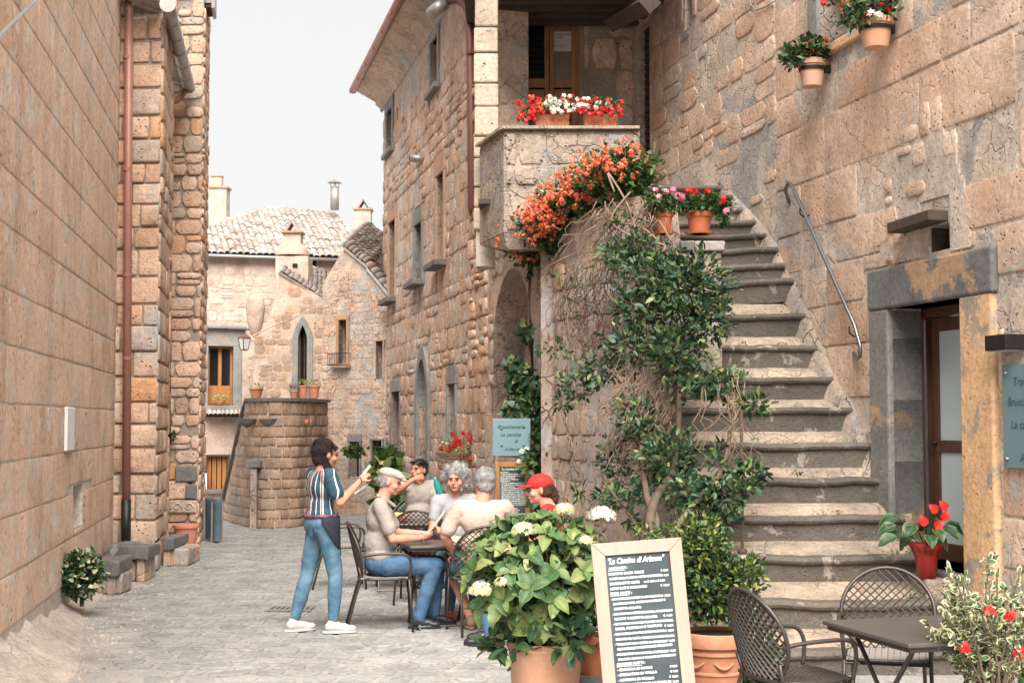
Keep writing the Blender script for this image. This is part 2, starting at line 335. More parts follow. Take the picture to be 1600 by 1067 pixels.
def mats_variant(meshes, mat):
    key = (meshes[0].name, mat.name)
    if key not in _msh:
        L = []
        for m in meshes:
            c = m.copy(); c.materials.append(mat); L.append(c)
        _msh[key] = L
    return _msh[key]
def straight(s): return (s, 0., 0.)
def masonry(root, s0, s1, z0, z1, ch, sw, mat, holes=(), seed=1, kind='sq', gap=.012, proud=(.015, .04), skip=0., keep=None, path=straight, cap=300, name='stone', vary=.25, rowtilt=0., zfix=None, front=0.):
    rg = random.Random(seed); L = []
    meshes = mats_variant({'sq': SQ, 'rub': RUB, 'blk': BLK}[kind], mat)
    z = z0
    while z < z1-.02:
        h = rg.uniform(*ch)
        if z1-z-h < ch[0]*.6: h = z1-z
        s = s0-rg.uniform(0, sw[0]*.8)
        while s < s1-.02:
            wd = rg.uniform(*sw); a = max(s, s0); b = min(s+wd, s1); s += wd
            if s1-b < sw[0]*.35: b = s1; s = s1
            if b-a < .04: continue
            parts = [(a, b, z, z+h)]
            if kind != 'sq' and rg.random() < vary and h > ch[0]*1.1:
                k = rg.uniform(.35, .65)*h; parts = [(a, b, z, z+k), (a, b, z+k, z+h)]
            for q in parts:
                ok = True
                for (h0, h1, g0, g1) in holes:
                    a0, b0, c0, d0 = q
                    if b0 <= h0 or a0 >= h1 or d0 <= g0 or c0 >= g1: continue
                    opts = [(a0, min(b0, h0), c0, d0), (max(a0, h1), b0, c0, d0), (a0, b0, c0, min(d0, g0)), (a0, b0, max(c0, g1), d0)]
                    opts = [o for o in opts if o[1]-o[0] > .05 and o[3]-o[2] > .05]
                    if not opts: ok = False; break
                    q = max(opts, key=lambda o: (o[1]-o[0])*(o[3]-o[2]))
                if not ok: continue
                a0, b0, c0, d0 = q
                if rg.random() < skip: continue
                if keep and not keep((a0+b0)/2, (c0+d0)/2, a0, b0, c0, d0): continue
                g = gap*rg.uniform(.6, 1.4)
                L.append(((a0+b0)/2, (c0+d0)/2, b0-a0-g, d0-c0-g, rg.uniform(*proud), rg.choice(meshes), rg.random()))
        z += h
    Mr = WM[root.name]; cp = Vector((0, 0, CAMZ)); res = []
    for t in L:
        x, y, a = path(t[0]); p = Mr @ Vector((x, y, t[1])); d = (p-cp).length; pr = cam_px(p)
        vis = 1 if (-60 < pr[0] < 1660 and -60 < pr[1] < 1127) else .05
        res.append((vis*t[2]*t[3]/d**2, t))
    res.sort(key=lambda r: -r[0])
    for _, (s, zc, wd, hh, pd, me, tt) in res[:cap]:
        x, y, a = path(s); o = bpy.data.objects.new(name, me); COL.objects.link(o); o.parent = root
        fx = front*math.sin(a); o.location = (x+fx, y-front*math.cos(a), zc); o.scale = (wd, pd+.004, hh); o.rotation_euler = (0, rg.uniform(-1, 1)*{'sq': .005, 'rub': .05, 'blk': .02}[kind], a)
    if len(res) > cap:
        VV = []; TT = []; tint = []; off = 0
        for _, (s, zc, wd, hh, pd, me, tt) in res[cap:]:
            x, y, a = path(s); ca, sa = math.cos(a), math.sin(a)
            v = np.array([tuple(q.co) for q in me.vertices])*np.array((wd, pd+.004, hh))
            X = v[:, 0]*ca-v[:, 1]*sa+x+front*sa; Yy = v[:, 0]*sa+v[:, 1]*ca+y-front*ca
            VV.append(np.stack([X, Yy, v[:, 2]+zc], 1)); me.calc_loop_triangles()
            tr = np.array([tuple(q.vertices) for q in me.loop_triangles])
            TT.append(tr+off); off += len(v); tint += [tt]*len(v)
        m2 = mesh_np(name+'s', np.concatenate(VV), np.concatenate(TT), tint); shade(m2, True)
        o = link(name+'_courses', m2, mat, root); o['kind'] = 'stuff'
def cam_px(p):
    d = p-Vector((0, 0, CAMZ)); z = d.dot(_f)
    if z < .1: return (-999, -999)
    return (800+FPX*d.x/z, 533.5-FPX*d.dot(_u)/z)
def panel(root, s0, s1, z0, z1, holes, th, mat, name='wall', y0=0.):
    S = sorted(set([s0, s1]+[max(s0, min(s1, x)) for h in holes for x in h[:2]])); Z = sorted(set([z0, z1]+[max(z0, min(z1, x)) for h in holes for x in h[2:]]))
    ns, nz = len(S)-1, len(Z)-1
    solid = [[not any(h[0] <= (S[i]+S[i+1])/2 <= h[1] and h[2] <= (Z[j]+Z[j+1])/2 <= h[3] for h in holes) for j in range(nz)] for i in range(ns)]
    mb = MB(); idx = {}
    def vid(i, j, k):
        if (i, j, k) not in idx: idx[(i, j, k)] = len(mb.v); mb.v.append(Vector((S[i], y0+(th if k else 0), Z[j])))
        return idx[(i, j, k)]
    for i in range(ns):
        for j in range(nz):
            if not solid[i][j]: continue
            mb.f.append((vid(i, j, 0), vid(i+1, j, 0), vid(i+1, j+1, 0), vid(i, j+1, 0)))
            mb.f.append((vid(i, j, 1), vid(i, j+1, 1), vid(i+1, j+1, 1), vid(i+1, j, 1)))
            for di, dj, A, B in ((-1, 0, (i, j), (i, j+1)), (1, 0, (i+1, j+1), (i+1, j)), (0, -1, (i+1, j), (i, j)), (0, 1, (i, j+1), (i+1, j+1))):
                ii, jj = i+di, j+dj
                if not (0 <= ii < ns and 0 <= jj < nz and solid[ii][jj]):
                    mb.f.append((vid(*A, 0), vid(*B, 0), vid(*B, 1), vid(*A, 1)))
    return mb.mk(name, mat, root)
class Frame:
    def __init__(s, P0, P1, name, label, cat, group=None):
        s.P0 = Vector((P0[0], P0[1], 0)); d = Vector((P1[0]-P0[0], P1[1]-P0[1], 0)); s.L = d.length; s.D = d.normalized(); s.N = Vector((-s.D.y, s.D.x, 0))
        s.ang = math.atan2(s.D.y, s.D.x); s.root = empty(name, s.P0, s.ang, label, cat, group)
    def px(s, px, py, y=0.):
        r = ray(px, py); c = Vector((0, 0, CAMZ)); t = (s.P0+s.N*y-c).dot(s.N)/r.dot(s.N); p = c+r*t
        return ((p-s.P0).dot(s.D), p.z)
    def rect(s, x0, x1, y0, y1):
        """pixel box (centre-line heights) -> (s0,s1,z0,z1)"""
        a = s.px(x0, (y0+y1)/2)[0]; b = s.px(x1, (y0+y1)/2)[0]; xm = (x0+x1)/2
        return (a, b, s.px(xm, y1)[1], s.px(xm, y0)[1])
    def w(s, a, y, z): return s.P0+s.D*a+s.N*y+Vector((0, 0, z))
def grow(r, a, b=None, c=None, d=None):
    b = a if b is None else b; c = a if c is None else c; d = a if d is None else d
    return (r[0]-a, r[1]+b, r[2]-c, r[3]+d)
def window(root, r, fw, mfr, recess=.2, glass=None, sill=True, wood=None, lintel=None, proud=.035, name='window', sillmat=None, leaves=2, bars=0, silld=.09):
    """r = inner opening; surround of width fw; opening must be a hole of the wall"""
    s0, s1, z0, z1 = r; lt = lintel or fw
    f = MB().box(s0-fw, s0, -proud, .12, z0, z1).mk(name, mfr, root, bevel=.008)
    MB().box(s1, s1+fw, -proud, .12, z0, z1).mk('jamb', mfr, f, bevel=.008)
    MB().box(s0-fw-.01, s1+fw+.01, -proud-.004, .12, z1, z1+lt).mk('lintel', mfr, f, bevel=.008)
    if sill: MB().box(s0-fw-.05, s1+fw+.05, -proud-silld, .12, z0-.09, z0).mk('sill', sillmat or mfr, f, bevel=.012)
    MB().box(s0-.01, s1+.01, recess+.02, recess+.03, z0-.01, z1+.01).mk('pane', glass or M_glassd, f)
    if wood:
        wm = MB(); t = .045; y0, y1 = recess-.03, recess+.015
        wm.box(s0, s0+t, y0, y1, z0, z1); wm.box(s1-t, s1, y0, y1, z0, z1); wm.box(s0+t, s1-t, y0, y1, z1-t, z1); wm.box(s0+t, s1-t, y0, y1, z0, z0+t)
        for k in range(1, leaves):
            c = s0+(s1-s0)*k/leaves; wm.box(c-.035, c+.035, y0-.004, y1-.004, z0+t, z1-t)
        for k in range(bars):
            c = z0+(z1-z0)*(k+1)/(bars+1); wm.box(s0+t, s1-t, y0+.004, y1-.006, c-.02, c+.02)
        wm.mk('window_frame', wood, f)
    return f
def arch_poly(s0, s1, zs, top, n=14, pointed=0.):
    """points left->right along an arch of springing zs and crown top"""
    c = (s0+s1)/2; r = (s1-s0)/2; P = []
    for i in range(n+1):
        a = math.pi*(1-i/n); x = math.cos(a); y = math.sin(a)
        if pointed: y = y*(1-pointed)+pointed*(1-abs(x))
        P.append((c+r*x, zs+(top-zs)*y))
    return P
def text_obj(s, size, mat, parent, M, name='lettering', shear=0., align='LEFT', bold=0., spacing=1., ext=.0006, lsp=1.):
    cu = bpy.data.curves.new(name, 'FONT'); cu.body = s; cu.size = size; cu.shear = shear; cu.align_x = align; cu.extrude = ext; cu.offset = bold
    cu.space_line = lsp; cu.space_character = spacing; cu.resolution_u = 3
    o = bpy.data.objects.new('t', cu); COL.objects.link(o); dg = bpy.context.evaluated_depsgraph_get(); dg.update()
    me = bpy.data.meshes.new_from_object(o.evaluated_get(dg)); bpy.data.objects.remove(o)
    me.materials.clear(); r = link(name, me, mat, parent); r.matrix_local = M; return r
# roof tiles
def tile_mesh(seg=5):
    V = []; n = seg
    for (y, r) in ((0, .62), (1.25, .45)):
        for i in range(n+1):
            a = math.pi*i/n; V.append((r*math.cos(a), y, r*math.sin(a)*.75+(0. if y == 0 else -.04)))
    F = [(i, i+1, n+2+i, n+1+i) for i in range(n)]
    b = len(V)
    for (y, r) in ((0, .50), ):
        for i in range(n+1): a = math.pi*i/n; V.append((r*math.cos(a), y, r*math.sin(a)*.66))
    F += [(i, b+i, b+i+1, i+1) for i in range(n)]
    me = bpy.data.meshes.new('roof_tile'); me.from_pydata(V, [], F); shade(me, True); me.materials.append(M_tile); return me
TILE = tile_mesh()
def tiles(root, O, U, V, nu, nv, keep=None, cap=300):
    """O origin at eave left, U across total, V up-slope total (world); tiles are parts of root"""
    O, U, V = Vector(O), Vector(U), Vector(V); n = U.cross(V).normalized()
    if n.z < 0: n = -n
    Mi = WM[root.name].inverted(); du, dv = U.length/nu, V.length/nv; rg = random.Random(nu*7+nv); L = []
    base = MB(); th = n*.06
    Vd = V.normalized(); Ud = Vd.cross(n).normalized()
    for j in range(nv):
        for i in range(nu):
            a, b = (i+.5)/nu, j/nv
            if keep and not keep(a, b): continue
            p = O+U*a+V*b+n*(.02+rg.uniform(0, .02)); L.append((b, p))
    Rm = Matrix((Ud, Vd, n)).transposed().to_4x4()
    for k, (b, p) in enumerate(L[:cap]):
        o = bpy.data.objects.new('roof_tile', TILE); COL.objects.link(o); o.parent = root
        o.matrix_local = Mi @ Matrix.Translation(p) @ Rm @ Matrix.Rotation(rg.uniform(-.05, .05), 4, 'Z') @ Matrix.Diagonal((du*.92, dv, du*rg.uniform(.85, 1.1), 1))
    if len(L) > cap:
        VV = []; TT = []; tt = []; off = 0
        tv = np.array([tuple(q.co) for q in TILE.vertices]); TILE.calc_loop_triangles(); tr = np.array([tuple(q.vertices) for q in TILE.loop_triangles])
        for b, p in L[cap:]:
            Mx = np.array(Mi @ Matrix.Translation(p) @ Rm @ Matrix.Diagonal((du*.92, dv, du, 1))); q = tv @ Mx[:3, :3].T+Mx[:3, 3]
            VV.append(q); TT.append(tr+off); off += len(q); tt += [rg.random()]*len(q)
        m2 = mesh_np('roof_tiles', np.concatenate(VV), np.concatenate(TT), tt); shade(m2, True); o = link('roof_tiles', m2, M_tile, root); o['kind'] = 'stuff'
    return n
def slab(root, pts, t, mat, name):
    pts = [Vector(p) for p in pts]; n = (pts[1]-pts[0]).cross(pts[2]-pts[0]).normalized()
    if n.z < 0: n = -n
    k = len(pts); mb = MB(); mb.add([p for p in pts]+[p-n*t for p in pts], [tuple(range(k)), tuple(range(k, 2*k))[::-1]]+[(i, (i+1) % k, k+(i+1) % k, k+i) for i in range(k)])
    return mb.mk(name, mat, root, world=True)
# ================= GROUND =================
def ground():
    nx, ny = 2, 2
    mb = MB(); mb.add([(-60, -20, 0), (60, -20, 0), (60, 160, 0), (-60, 160, 0)], [(0, 1, 2, 3)])
    g = mb.mk('ground', M_grd); g['kind'] = 'structure'
    rt = empty('street_paving', (0, 0, 0)); rt['kind'] = 'structure'
    rg = random.Random(5); sx, sy = .27, .25; rows = int(20/sy); cells = []
    # jittered brick lattice: each cell a hexagon sharing jittered vertices
    J = {}
    def jit(i, j):
        if (i, j) not in J: J[(i, j)] = (rg.uniform(-.33, .33)*sx*.55, rg.uniform(-.33, .33)*sy*.8)
        return J[(i, j)]
    for j in range(rows):
        for i in range(-30, 26):
            x0 = (i+(j % 2)*.5)*sx; y0 = 7.5+j*sy
            a = 2*i+(j % 2)
            def V(k, jj): return (k*sx*.5+jit(k, jj)[0], 7.5+jj*sy+jit(k, jj)[1])
            if rg.random() < .0: continue
            poly = [V(a, j), V(a+1, j), V(a+2, j), V(a+2, j+1), V(a+1, j+1), V(a, j+1)]
            cx = sum(p[0] for p in poly)/6; cy = sum(p[1] for p in poly)/6
            lx = -1.9-.168*cy+.35+(.5 if cy < 12 else .1)
            rx = min(3.6-.233*cy+(.0 if cy > 15.3 else 2.5), 1.45+max(0, (10.2-cy))*4)
            if cy > 17.5: lx = -5.2
            if cx < lx+rg.uniform(-.2, .1) or cx > rx: continue
            cells.append((poly, cx, cy))
    cells.sort(key=lambda c: c[2]+abs(c[1]+1.5)*.35+ (4 if cam_px(Vector((c[1], c[2], 0)))[1] > 1090 or abs(cam_px(Vector((c[1], c[2], 0)))[0]-800) > 830 or c[1] > .4 else 0))
    VV = []; FF = []; tt = []
    for k, (poly, cx, cy) in enumerate(cells):
        g = rg.uniform(.76, .88); h = rg.uniform(.003, .008); n = 6
        # rounder corners: insert mid points
        pp = []
        for i in range(n):
            p, q = poly[i], poly[(i+1) % n]; pp.append((p[0]*.78+q[0]*.22, p[1]*.78+q[1]*.22)); pp.append((p[0]*.22+q[0]*.78, p[1]*.22+q[1]*.78))
        m = len(pp)
        o0 = [((x-cx)*g, (y-cy)*g, .0) for x, y in pp]; o1 = [(x*.97, y*.97, h*.8) for x, y, _ in o0]; o2 = [(x*.86, y*.86, h) for x, y, _ in o0]
        vs = o0+o1+o2; fs = [(r*m+i, r*m+(i+1) % m, (r+1)*m+(i+1) % m, (r+1)*m+i) for r in (0, 1) for i in range(m)]+[tuple(2*m+i for i in range(m))]
        if k < 300:
            me = bpy.data.meshes.new('paving_stone'); me.from_pydata(vs, [], fs); o = link('paving_stone', me, M_cob, rt); o.location = (cx, cy, .002)
        else:
            b = len(VV); VV += [(x+cx, y+cy, z+.002) for x, y, z in vs]; FF += [tuple(i+b for i in f) for f in fs]; tt += [rg.random()]*len(vs)
    me = bpy.data.meshes.new('paving_stones'); me.from_pydata(VV, [], FF); a = me.attributes.new('tint', 'FLOAT', 'POINT'); a.data.foreach_set('value', tt)
    o = link('paving_stones', me, M_cob, rt); o['kind'] = 'stuff'
ground()
# ================= RIGHT WALL =================
FR = Frame((5.92-.236*18.4, 18.4), (5.92-.236*7.6, 7.6), 'tavern_house', 'tall weathered tuff wall with tavern doorway, wall pots and handrail, right of the stairs', 'house')
def right_wall():
    F = FR; rt = F.root; L = F.L
    door = F.rect(1397, 1510, 462, 893); door = (door[0], door[1], .64, 2.72)
    win = F.rect(1281, 1345, -60, 62); win = (win[0], win[1]+.25, win[2], win[3])
    nic = F.rect(1452, 1484, 352, 392)
    slit = F.rect(1070, 1080, -20, 45)
    lou = (F.px(993, 150)[0]+.05, F.px(1015, 150)[0], 4.45, F.px(1004, 38)[1])
    holes = [door, win, nic, slit, lou]
    panel(rt, 0, L, 0, 8.2, holes, .55, M_rightp)
    lint = F.rect(1365, 1543, 396, 461)
    jl = F.px(1366, 600)[0]; jr = F.px(1560, 600)[0]
    outer = (jl-.02, jr+.02, 0, door[3]+.36)
    niw = grow(nic, .32, .12, .02, .22)
    # white rubble area around the niche
    rub = [(F.px(1385, 330)[0], F.px(1500, 330)[0], outer[3]+.01, F.px(1450, 195)[1])]
    def inrub(s, z): return rub[0][0] < s < rub[0][1] and rub[0][2] < z < rub[0][3]+.35*math.sin((s-rub[0][0])/(rub[0][1]-rub[0][0])*math.pi)-.2
    sL = F.px(1215, 300)[0]
    hs = [outer, grow(win, .1, .1, .12, .1), niw, grow(slit, .04), grow(lou, .02, .1, .5, .05)]
    stair = lambda s, z: z > 4.45-(F.w(s, 0, 0).y-10)*0-(max(0, min(1, (15.3-F.w(s, 0, 0).y)/5.))*4.4)+.15
    masonry(rt, sL, L, .0, 8.1, (.34, .56), (.32, .85), M_right, hs, seed=3, skip=.14, gap=.02, proud=(.003, .018), cap=150, keep=lambda s, z, a, b, c, d: not inrub(s, z) and stair(s, z))
    masonry(rt, .0, sL, 4.0, 8.1, (.24, .5), (.25, .7), M_right, hs, seed=4, kind='blk', skip=.30, gap=.02, proud=(.002, .016), cap=110, keep=lambda s, z, a, b, c, d: stair(s, z), vary=.5)
    masonry(rt, rub[0][0], rub[0][1], rub[0][2], rub[0][3]+.2, (.14, .26), (.14, .32), M_right, hs, seed=6, kind='blk', skip=.4, gap=.03, proud=(.013, .026), cap=40, keep=lambda s, z, a, b, c, d: inrub(s, z), vary=.3)
    # rough white lime patch round the niche
    mb = MB(); n = 40; a0, a1 = rub[0][0]-.1, rub[0][1]+.15
    for k in range(n):
        x0, x1 = a0+(a1-a0)*k/n, a0+(a1-a0)*(k+1)/n; t = (k+.5)/n
        zt = rub[0][2]+(rub[0][3]-rub[0][2])*(.25+.85*math.sin(t*math.pi)**.8)*(1+.35*mnoise.noise(Vector((k*.37, 1, 2))))
        za = rub[0][2]-.35*max(0, mnoise.noise(Vector((k*.25, 7, 2)))) if x1 < jl else rub[0][2]
        if x1 > niw[0]+.2 and x0 < nic[1]: mb.box(x0, x1, -.012, .005, niw[3], max(zt, niw[3]+.1))
        else: mb.box(x0, x1, -.012, .005, za, zt)
    mb.mk('lime_patch', M_white, rt)
    # doorway
    ln = MB().box(jl, jr+.03, -.06, .3, door[3], door[3]+.34).mk('lintel', M_jambg, rt, bevel=.02)
    jb = MB().box(jl, door[0], -.05, .42, .3, door[3]).mk('doorway_jamb', M_jambg, rt, bevel=.02)
    jb = MB().box(door[1], jr, -.05, .42, .0, door[3]).mk('doorway_jamb', M_jambo, rt, bevel=.02)
    MB().box(door[0]-.1, door[1]+.1, -.12, .6, .5, .64).mk('threshold', M_basalt, rt, bevel=.015)
    # wooden outer frame + frosted leaf
    s0, s1, z0, z1 = door
    fr = MB(); fr.box(s0+.0, s0+.07, .26, .40, z0, z1); fr.box(s1-.05, s1, .26, .40, z0, z1); fr.box(s0, s1, .26, .40, z1-.08, z1)
    fo = fr.mk('door', M_dkwood, rt, bevel=.006)
    lf = MB(); a, b = s0+.10, s1-.05
    lf.box(a, a+.09, .30, .345, z0+.02, z1-.09); lf.box(b-.07, b, .30, .345, z0+.02, z1-.09); lf.box(a, b, .302, .343, z0+.02, z0+.16); lf.box(a, b, .302, .343, z1-.2, z1-.09); lf.box(a, b, .302, .343, 1.53, 1.63)
    lf.mk('door_leaf', M_dkwood, fo, bevel=.004)
    MB().box(a+.08, b-.06, .318, .328, z0+.1, z1-.15).mk('pane', M_frost, fo)
    MB().tube([(a+.05, .30, 1.60), (a+.05, .25, 1.60), (a+.13, .25, 1.61)], .012).mk('handle', M_iron, fo, smooth=True)
    MB().tube([(s0+.085, .25, z0), (s0+.085, .25, z1-.1)], .012, 6).mk('pull_bar', M_steel, fo)
    MB().box(s0-.3, s1+.3, .85, .9, 0, 3).mk('dark_interior', M_void, rt)
    # upper windows
    for r in (win, nic, slit): MB().box(r[0]-.05, r[1]+.05, .4, .43, r[2]-.05, r[3]+.05).mk('dark_interior', M_void, rt)
    MB().box(win[0]-.35, win[1]+.4, -.05, .3, win[2]-.1, win[2]).mk('sill', M_jambo, rt, bevel=.02)
    MB().box(win[0]-.22, win[0], -.03, .3, win[2], win[3]).mk('window_jamb', M_greyfr, rt, bevel=.02)
    # timber lintel of the niche: tilted beam
    q = F.rect(1415, 1482, 350, 368)
    MB().box(-.5, .5, -.5, .5, -.5, .5, Matrix.Translation(((q[0]+q[1])/2, .0, nic[3]+.05)) @ Matrix.Rotation(R(-1.5), 4, 'Y') @ Matrix.Diagonal((q[1]-q[0], .34, .085, 1))).mk('timber_lintel', M_wooddk, rt, bevel=.01)
    MB().box(nic[0]-.02, nic[0]+.0, .02, .3, nic[2], nic[3]).mk('niche_post', M_wooddk, rt)
    # louvred dark door at stair head
    for k in range(26):
        z = lou[2]+(lou[3]-lou[2])*(k+.5)/26
        MB().box(lou[0]+.03, lou[1]-.03, .1, .16, z-.038, z+.03).mk('louvre_slat', M_wooddk, rt)
    MB().box(lou[0], lou[1], .2, .23, lou[2], lou[3]).mk('dark_interior', M_void, rt)
    # cables and hooks on wall
    p = [F.px(x, y) for x, y in ((1176, -8), (1178, 8), (1186, 17), (1200, 12), (1216, 2))]
    MB().tube([(a, -.035, z) for a, z in p], .008, 6).mk('cable', M_zinc, rt, smooth=True)
    # right hand lamp box + sign, separate things
right_wall()
def wall_things():
    F = FR
    # black wall lamp
    c = F.px(1582, 536); r = empty('wall_lamp', F.w(c[0], 0, c[1]), F.ang, 'black rectangular wall lamp above the right-hand glass sign', 'lamp')
    MB().box(-.10, .16, -.16, -.005, -.055, .055).mk('lamp_housing', M_iron, r, bevel=.006)
    MB().box(-.08, .14, -.14, -.02, -.062, -.056).mk('diffuser', M_frost, r)
    # glass sign
    a = F.px(1576, 640)[0]; z1 = F.px(1580, 570)[1]; z0 = F.px(1580, 730)[1]
    r = empty('glass_sign', F.w(a, -.04, z0), F.ang, 'pale blue glass sign cut by the right edge of the photo, beside the doorway', 'sign')
    W = .62; H = z1-z0
    MB().box(0, W, -.006, .006, 0, H).mk('sign_plate', M_signg, r, bevel=.002)
    for (x, z) in ((.05, .06), (.05, H-.06), (W-.05, .06), (W-.05, H-.06)):
        MB().lathe([(0, -.03), (.014, -.028), (.014, 0), (.01, .03)], n=12, M=Matrix.Translation((x, 0, z)) @ Matrix.Rotation(-math.pi/2, 4, 'X')).mk('bolt', M_steel, r, smooth=True)
    RX = Matrix.Rotation(math.pi/2, 4, 'X')
    for s, x, z in (('Trattoria', .13, H-.15), ('Bruschetteria', .06, H-.29), ('La cantina', .10, H-.45), ('di', .3, H-.56), ('Arianna', .2, H-.68)):
        text_obj(s, .085, M_signt, r, Matrix.Translation((x, -.009, z)) @ RX, shear=.2)
    # handrail
    P = [(1233, 318), (1227, 296), (1232, 286), (1238, 292), (1262, 345), (1300, 430), (1335, 508), (1344, 540), (1344, 556), (1338, 561), (1334, 552)]
    off = [-.03, -.08]+[-.1]*7+[-.06, -.02]
    pts = []
    for (x, y), o in zip(P, off):
        a, z = F.px(x, y, o); pts.append(F.w(a, o, z))
    sm = []
    for i in range(len(pts)-1):
        for t in (0, .5): sm.append(pts[i].lerp(pts[i+1], t))
    sm.append(pts[-1])
    r = empty('handrail', F.w(F.px(1300, 430)[0], 0, 0), F.ang, 'slanting steel handrail fixed to the wall above the stone stairs', 'handrail')
    MB().tube(sm, .017, 10).mk('rail', M_steel, r, world=True, smooth=True)
    for x, y in ((1250, 325), (1327, 510)):
        a, z = F.px(x, y, -.1)
        MB().tube([F.w(a, -.1, z), F.w(a, -.1, z-.06), F.w(a, -.05, z-.09), F.w(a, .0, z-.06)], .008, 6).mk('bracket', M_iron, r, world=True, smooth=True)
wall_things()
# ================= STAIRS =================
ST = [(.18, 10.04, 1455), (.46, 10.53, 1452), (.74, 11.1, 1441), (1.02, 11.54, 1410), (1.315, 11.85, 1381), (1.61, 12.08, 1363), (1.91, 12.38, 1336), (2.19, 12.70, 1309), (2.49, 13.0, 1285), (2.80, 13.26, 1266), (3.14, 13.58, 1241), (3.32, 13.74, 1226), (3.50, 13.92, 1224), (3.68, 14.2, 1204), (3.84, 14.45, 1186), (4.03, 14.78, 1168), (4.2, 15.05, 1150), (4.36, 15.35, 1137)]
XL = 1.45
def stairs():
    rt = empty('stone_staircase', (2.3, 10.0, 0), 0, 'long worn stone staircase with dark nosings climbing beside the right wall', 'stairs')
    rg = random.Random(9); core = MB(); n = len(ST)
    for i, (z, Y, xr) in enumerate(ST):
        X1 = (xr-800)/FPX*Y*1.0015; X0 = XL
        wallx = 5.92-.236*Y
        if i > 9: X1 = min(X1, wallx)
        if i < 2: X1 = wallx-.02
        if i > 3: X1 = max(X1, min(X1+.15, wallx-.11))
        nxt = ST[i+1] if i+1 < n else (z+.18, Y+.4, xr)
        zp = ST[i-1][0] if i else 0
        low = nxt[0]-.20 if nxt[0]-z > .22 else z+.004
        rb = (z-.205 if (z-zp) > .22 else zp-.02)-.03
        k = 25; prof = [(-.035, -.012), (-.048, -.03), (-.035, -.055), (-.004, -.06), (0, rb-z), (.15, rb-z), (.15, 0.), (-.02, 0.)]
        mb = MB(); V = []; m = len(prof)
        for a in range(k):
            t = a/(k-1); x = X0+(X1-X0)*t; dz = mnoise.noise(Vector((x*2.3, i*5.1, 0)))*.016+mnoise.noise(Vector((x*9, i*3.3, 5)))*.008-.012*math.exp(-((t-.55)/.22)**2); dy = mnoise.noise(Vector((x*3, i*3.7, 9)))*.016+ (.05 if i < 10 else -.06)*(t-.5)
            if i in (10, 11) : dz += (.05 if i == 10 else .0)*(t-.5)
            for (py, pz) in prof: V.append((x, Y+py+dy, z+pz+dz))
        Fc = [(a*m+j, (a+1)*m+j, (a+1)*m+(j+1) % m, a*m+(j+1) % m) for a in range(k-1) for j in range(m)]+[tuple(range(m)), tuple((k-1)*m+j for j in range(m))[::-1]]
        mb.add(V, Fc); s = mb.mk('step', M_step, rt, world=True, bevel=.006)
        # sloping tread of tufa
        tb = MB(); V = []; X1t = X1+ (.1 if i < 10 else .05)
        for a in range(k):
            x = X0+(X1t-X0)*a/(k-1); dy = (.05 if i < 10 else -.06)*(a/(k-1)-.5)
            nz = mnoise.noise(Vector((x*4, i*2.2, 4)))*.012
            for q, (yy, zz) in enumerate([(Y+.13, z-.008), (Y+.13+(nxt[1]-Y-.13)*.5, (z+low)/2+nz), (nxt[1]+.05, low), (nxt[1]+.05, low-.35), (Y+.13, z-.35)]): V.append((x, yy+dy, zz))
        tb.add(V, [(a*5+j, (a+1)*5+j, (a+1)*5+(j+1) % 5, a*5+(j+1) % 5) for a in range(k-1) for j in range(5)]+[(0, 1, 2, 3, 4), tuple((k-1)*5+j for j in range(5))[::-1]])
        tb.mk('tread', M_tread, s, world=True)
        core.box(X0+.02, min(X1, wallx)-.02 if i > 3 else X1-.02, Y+.16, nxt[1]+.16, 0, max(rb-.02, .02))
    core.mk('stair_core', M_curve, rt, world=True)
    # plaster kerb between steps and wall
    V = []; kb = MB()
    P = [(1.40, 11.95), (1.64, 12.12), (1.95, 12.4), (2.22, 12.7), (2.53, 13.0), (2.84, 13.25), (3.18, 13.6), (3.5, 13.9), (3.85, 14.4), (4.2, 15.0), (4.4, 15.4)]
    for (z, Y) in P:
        xw = 5.92-.236*Y; t0 = max(0, min(1, (Y-11.2)/1.2)); V += [(xw-.15, Y, z-.42), (xw-.05, Y, z-.22+.12*t0+mnoise.noise(Vector((Y*3, 0, 0)))*.06), (xw+.04, Y, z-.1+.2*t0), (xw+.1, Y, z-.8), (xw-.15, Y, z-.8)]
    kb.add(V, [(a*5+j, (a+1)*5+j, (a+1)*5+(j+1) % 5, a*5+(j+1) % 5) for a in range(len(P)-1) for j in range(5)]+[(0, 1, 2, 3, 4), tuple((len(P)-1)*5+j for j in range(5))[::-1]])
    kb.mk('plaster_kerb', M_bal, rt, world=True, smooth=True)
    # door landing
    MB().box(3.10, 3.75, 10.62, 11.6, 0, .60).mk('landing', M_tread, rt, world=True, bevel=.02)
    # top landing
    MB().box(.0, 1.75, 15.5, 18.3, 4.0, 4.40).mk('landing', M_step, rt, world=True)
    # flank stones
    r2 = empty('stair_flank', (XL, 12.5, 0), -math.pi/2, 'rough stone flank of the staircase behind the climbing shrub', 'wall')
    prof = [(2.5, .15), (1.9, .5), (1.35, .8), (.9, 1.1), (.6, 1.4), (.35, 1.7), (.05, 2.0)]
    masonry(r2, 0, 2.4, 0, 2.1, (.18, .26), (.22, .4), M_curve, seed=8, kind='rub', keep=lambda s, z, a, b, c, d: d < 2.05-s*.85, gap=.02, proud=(.02, .05))
    # iron post
    p = at(1160, 862, 11.25); q = at(1158, 640, 11.25)
    r = empty('iron_post', p, 0, 'thin rusty iron post standing on the lower steps', 'post')
    MB().tube([p, q], .014, 6).mk('rod', M_bark, r, world=True)
    MB().lathe([(.04, 0), (.035, .02), (.014, .03)], c=p, n=10).mk('base_ring', M_bark, r, world=True)
stairs()
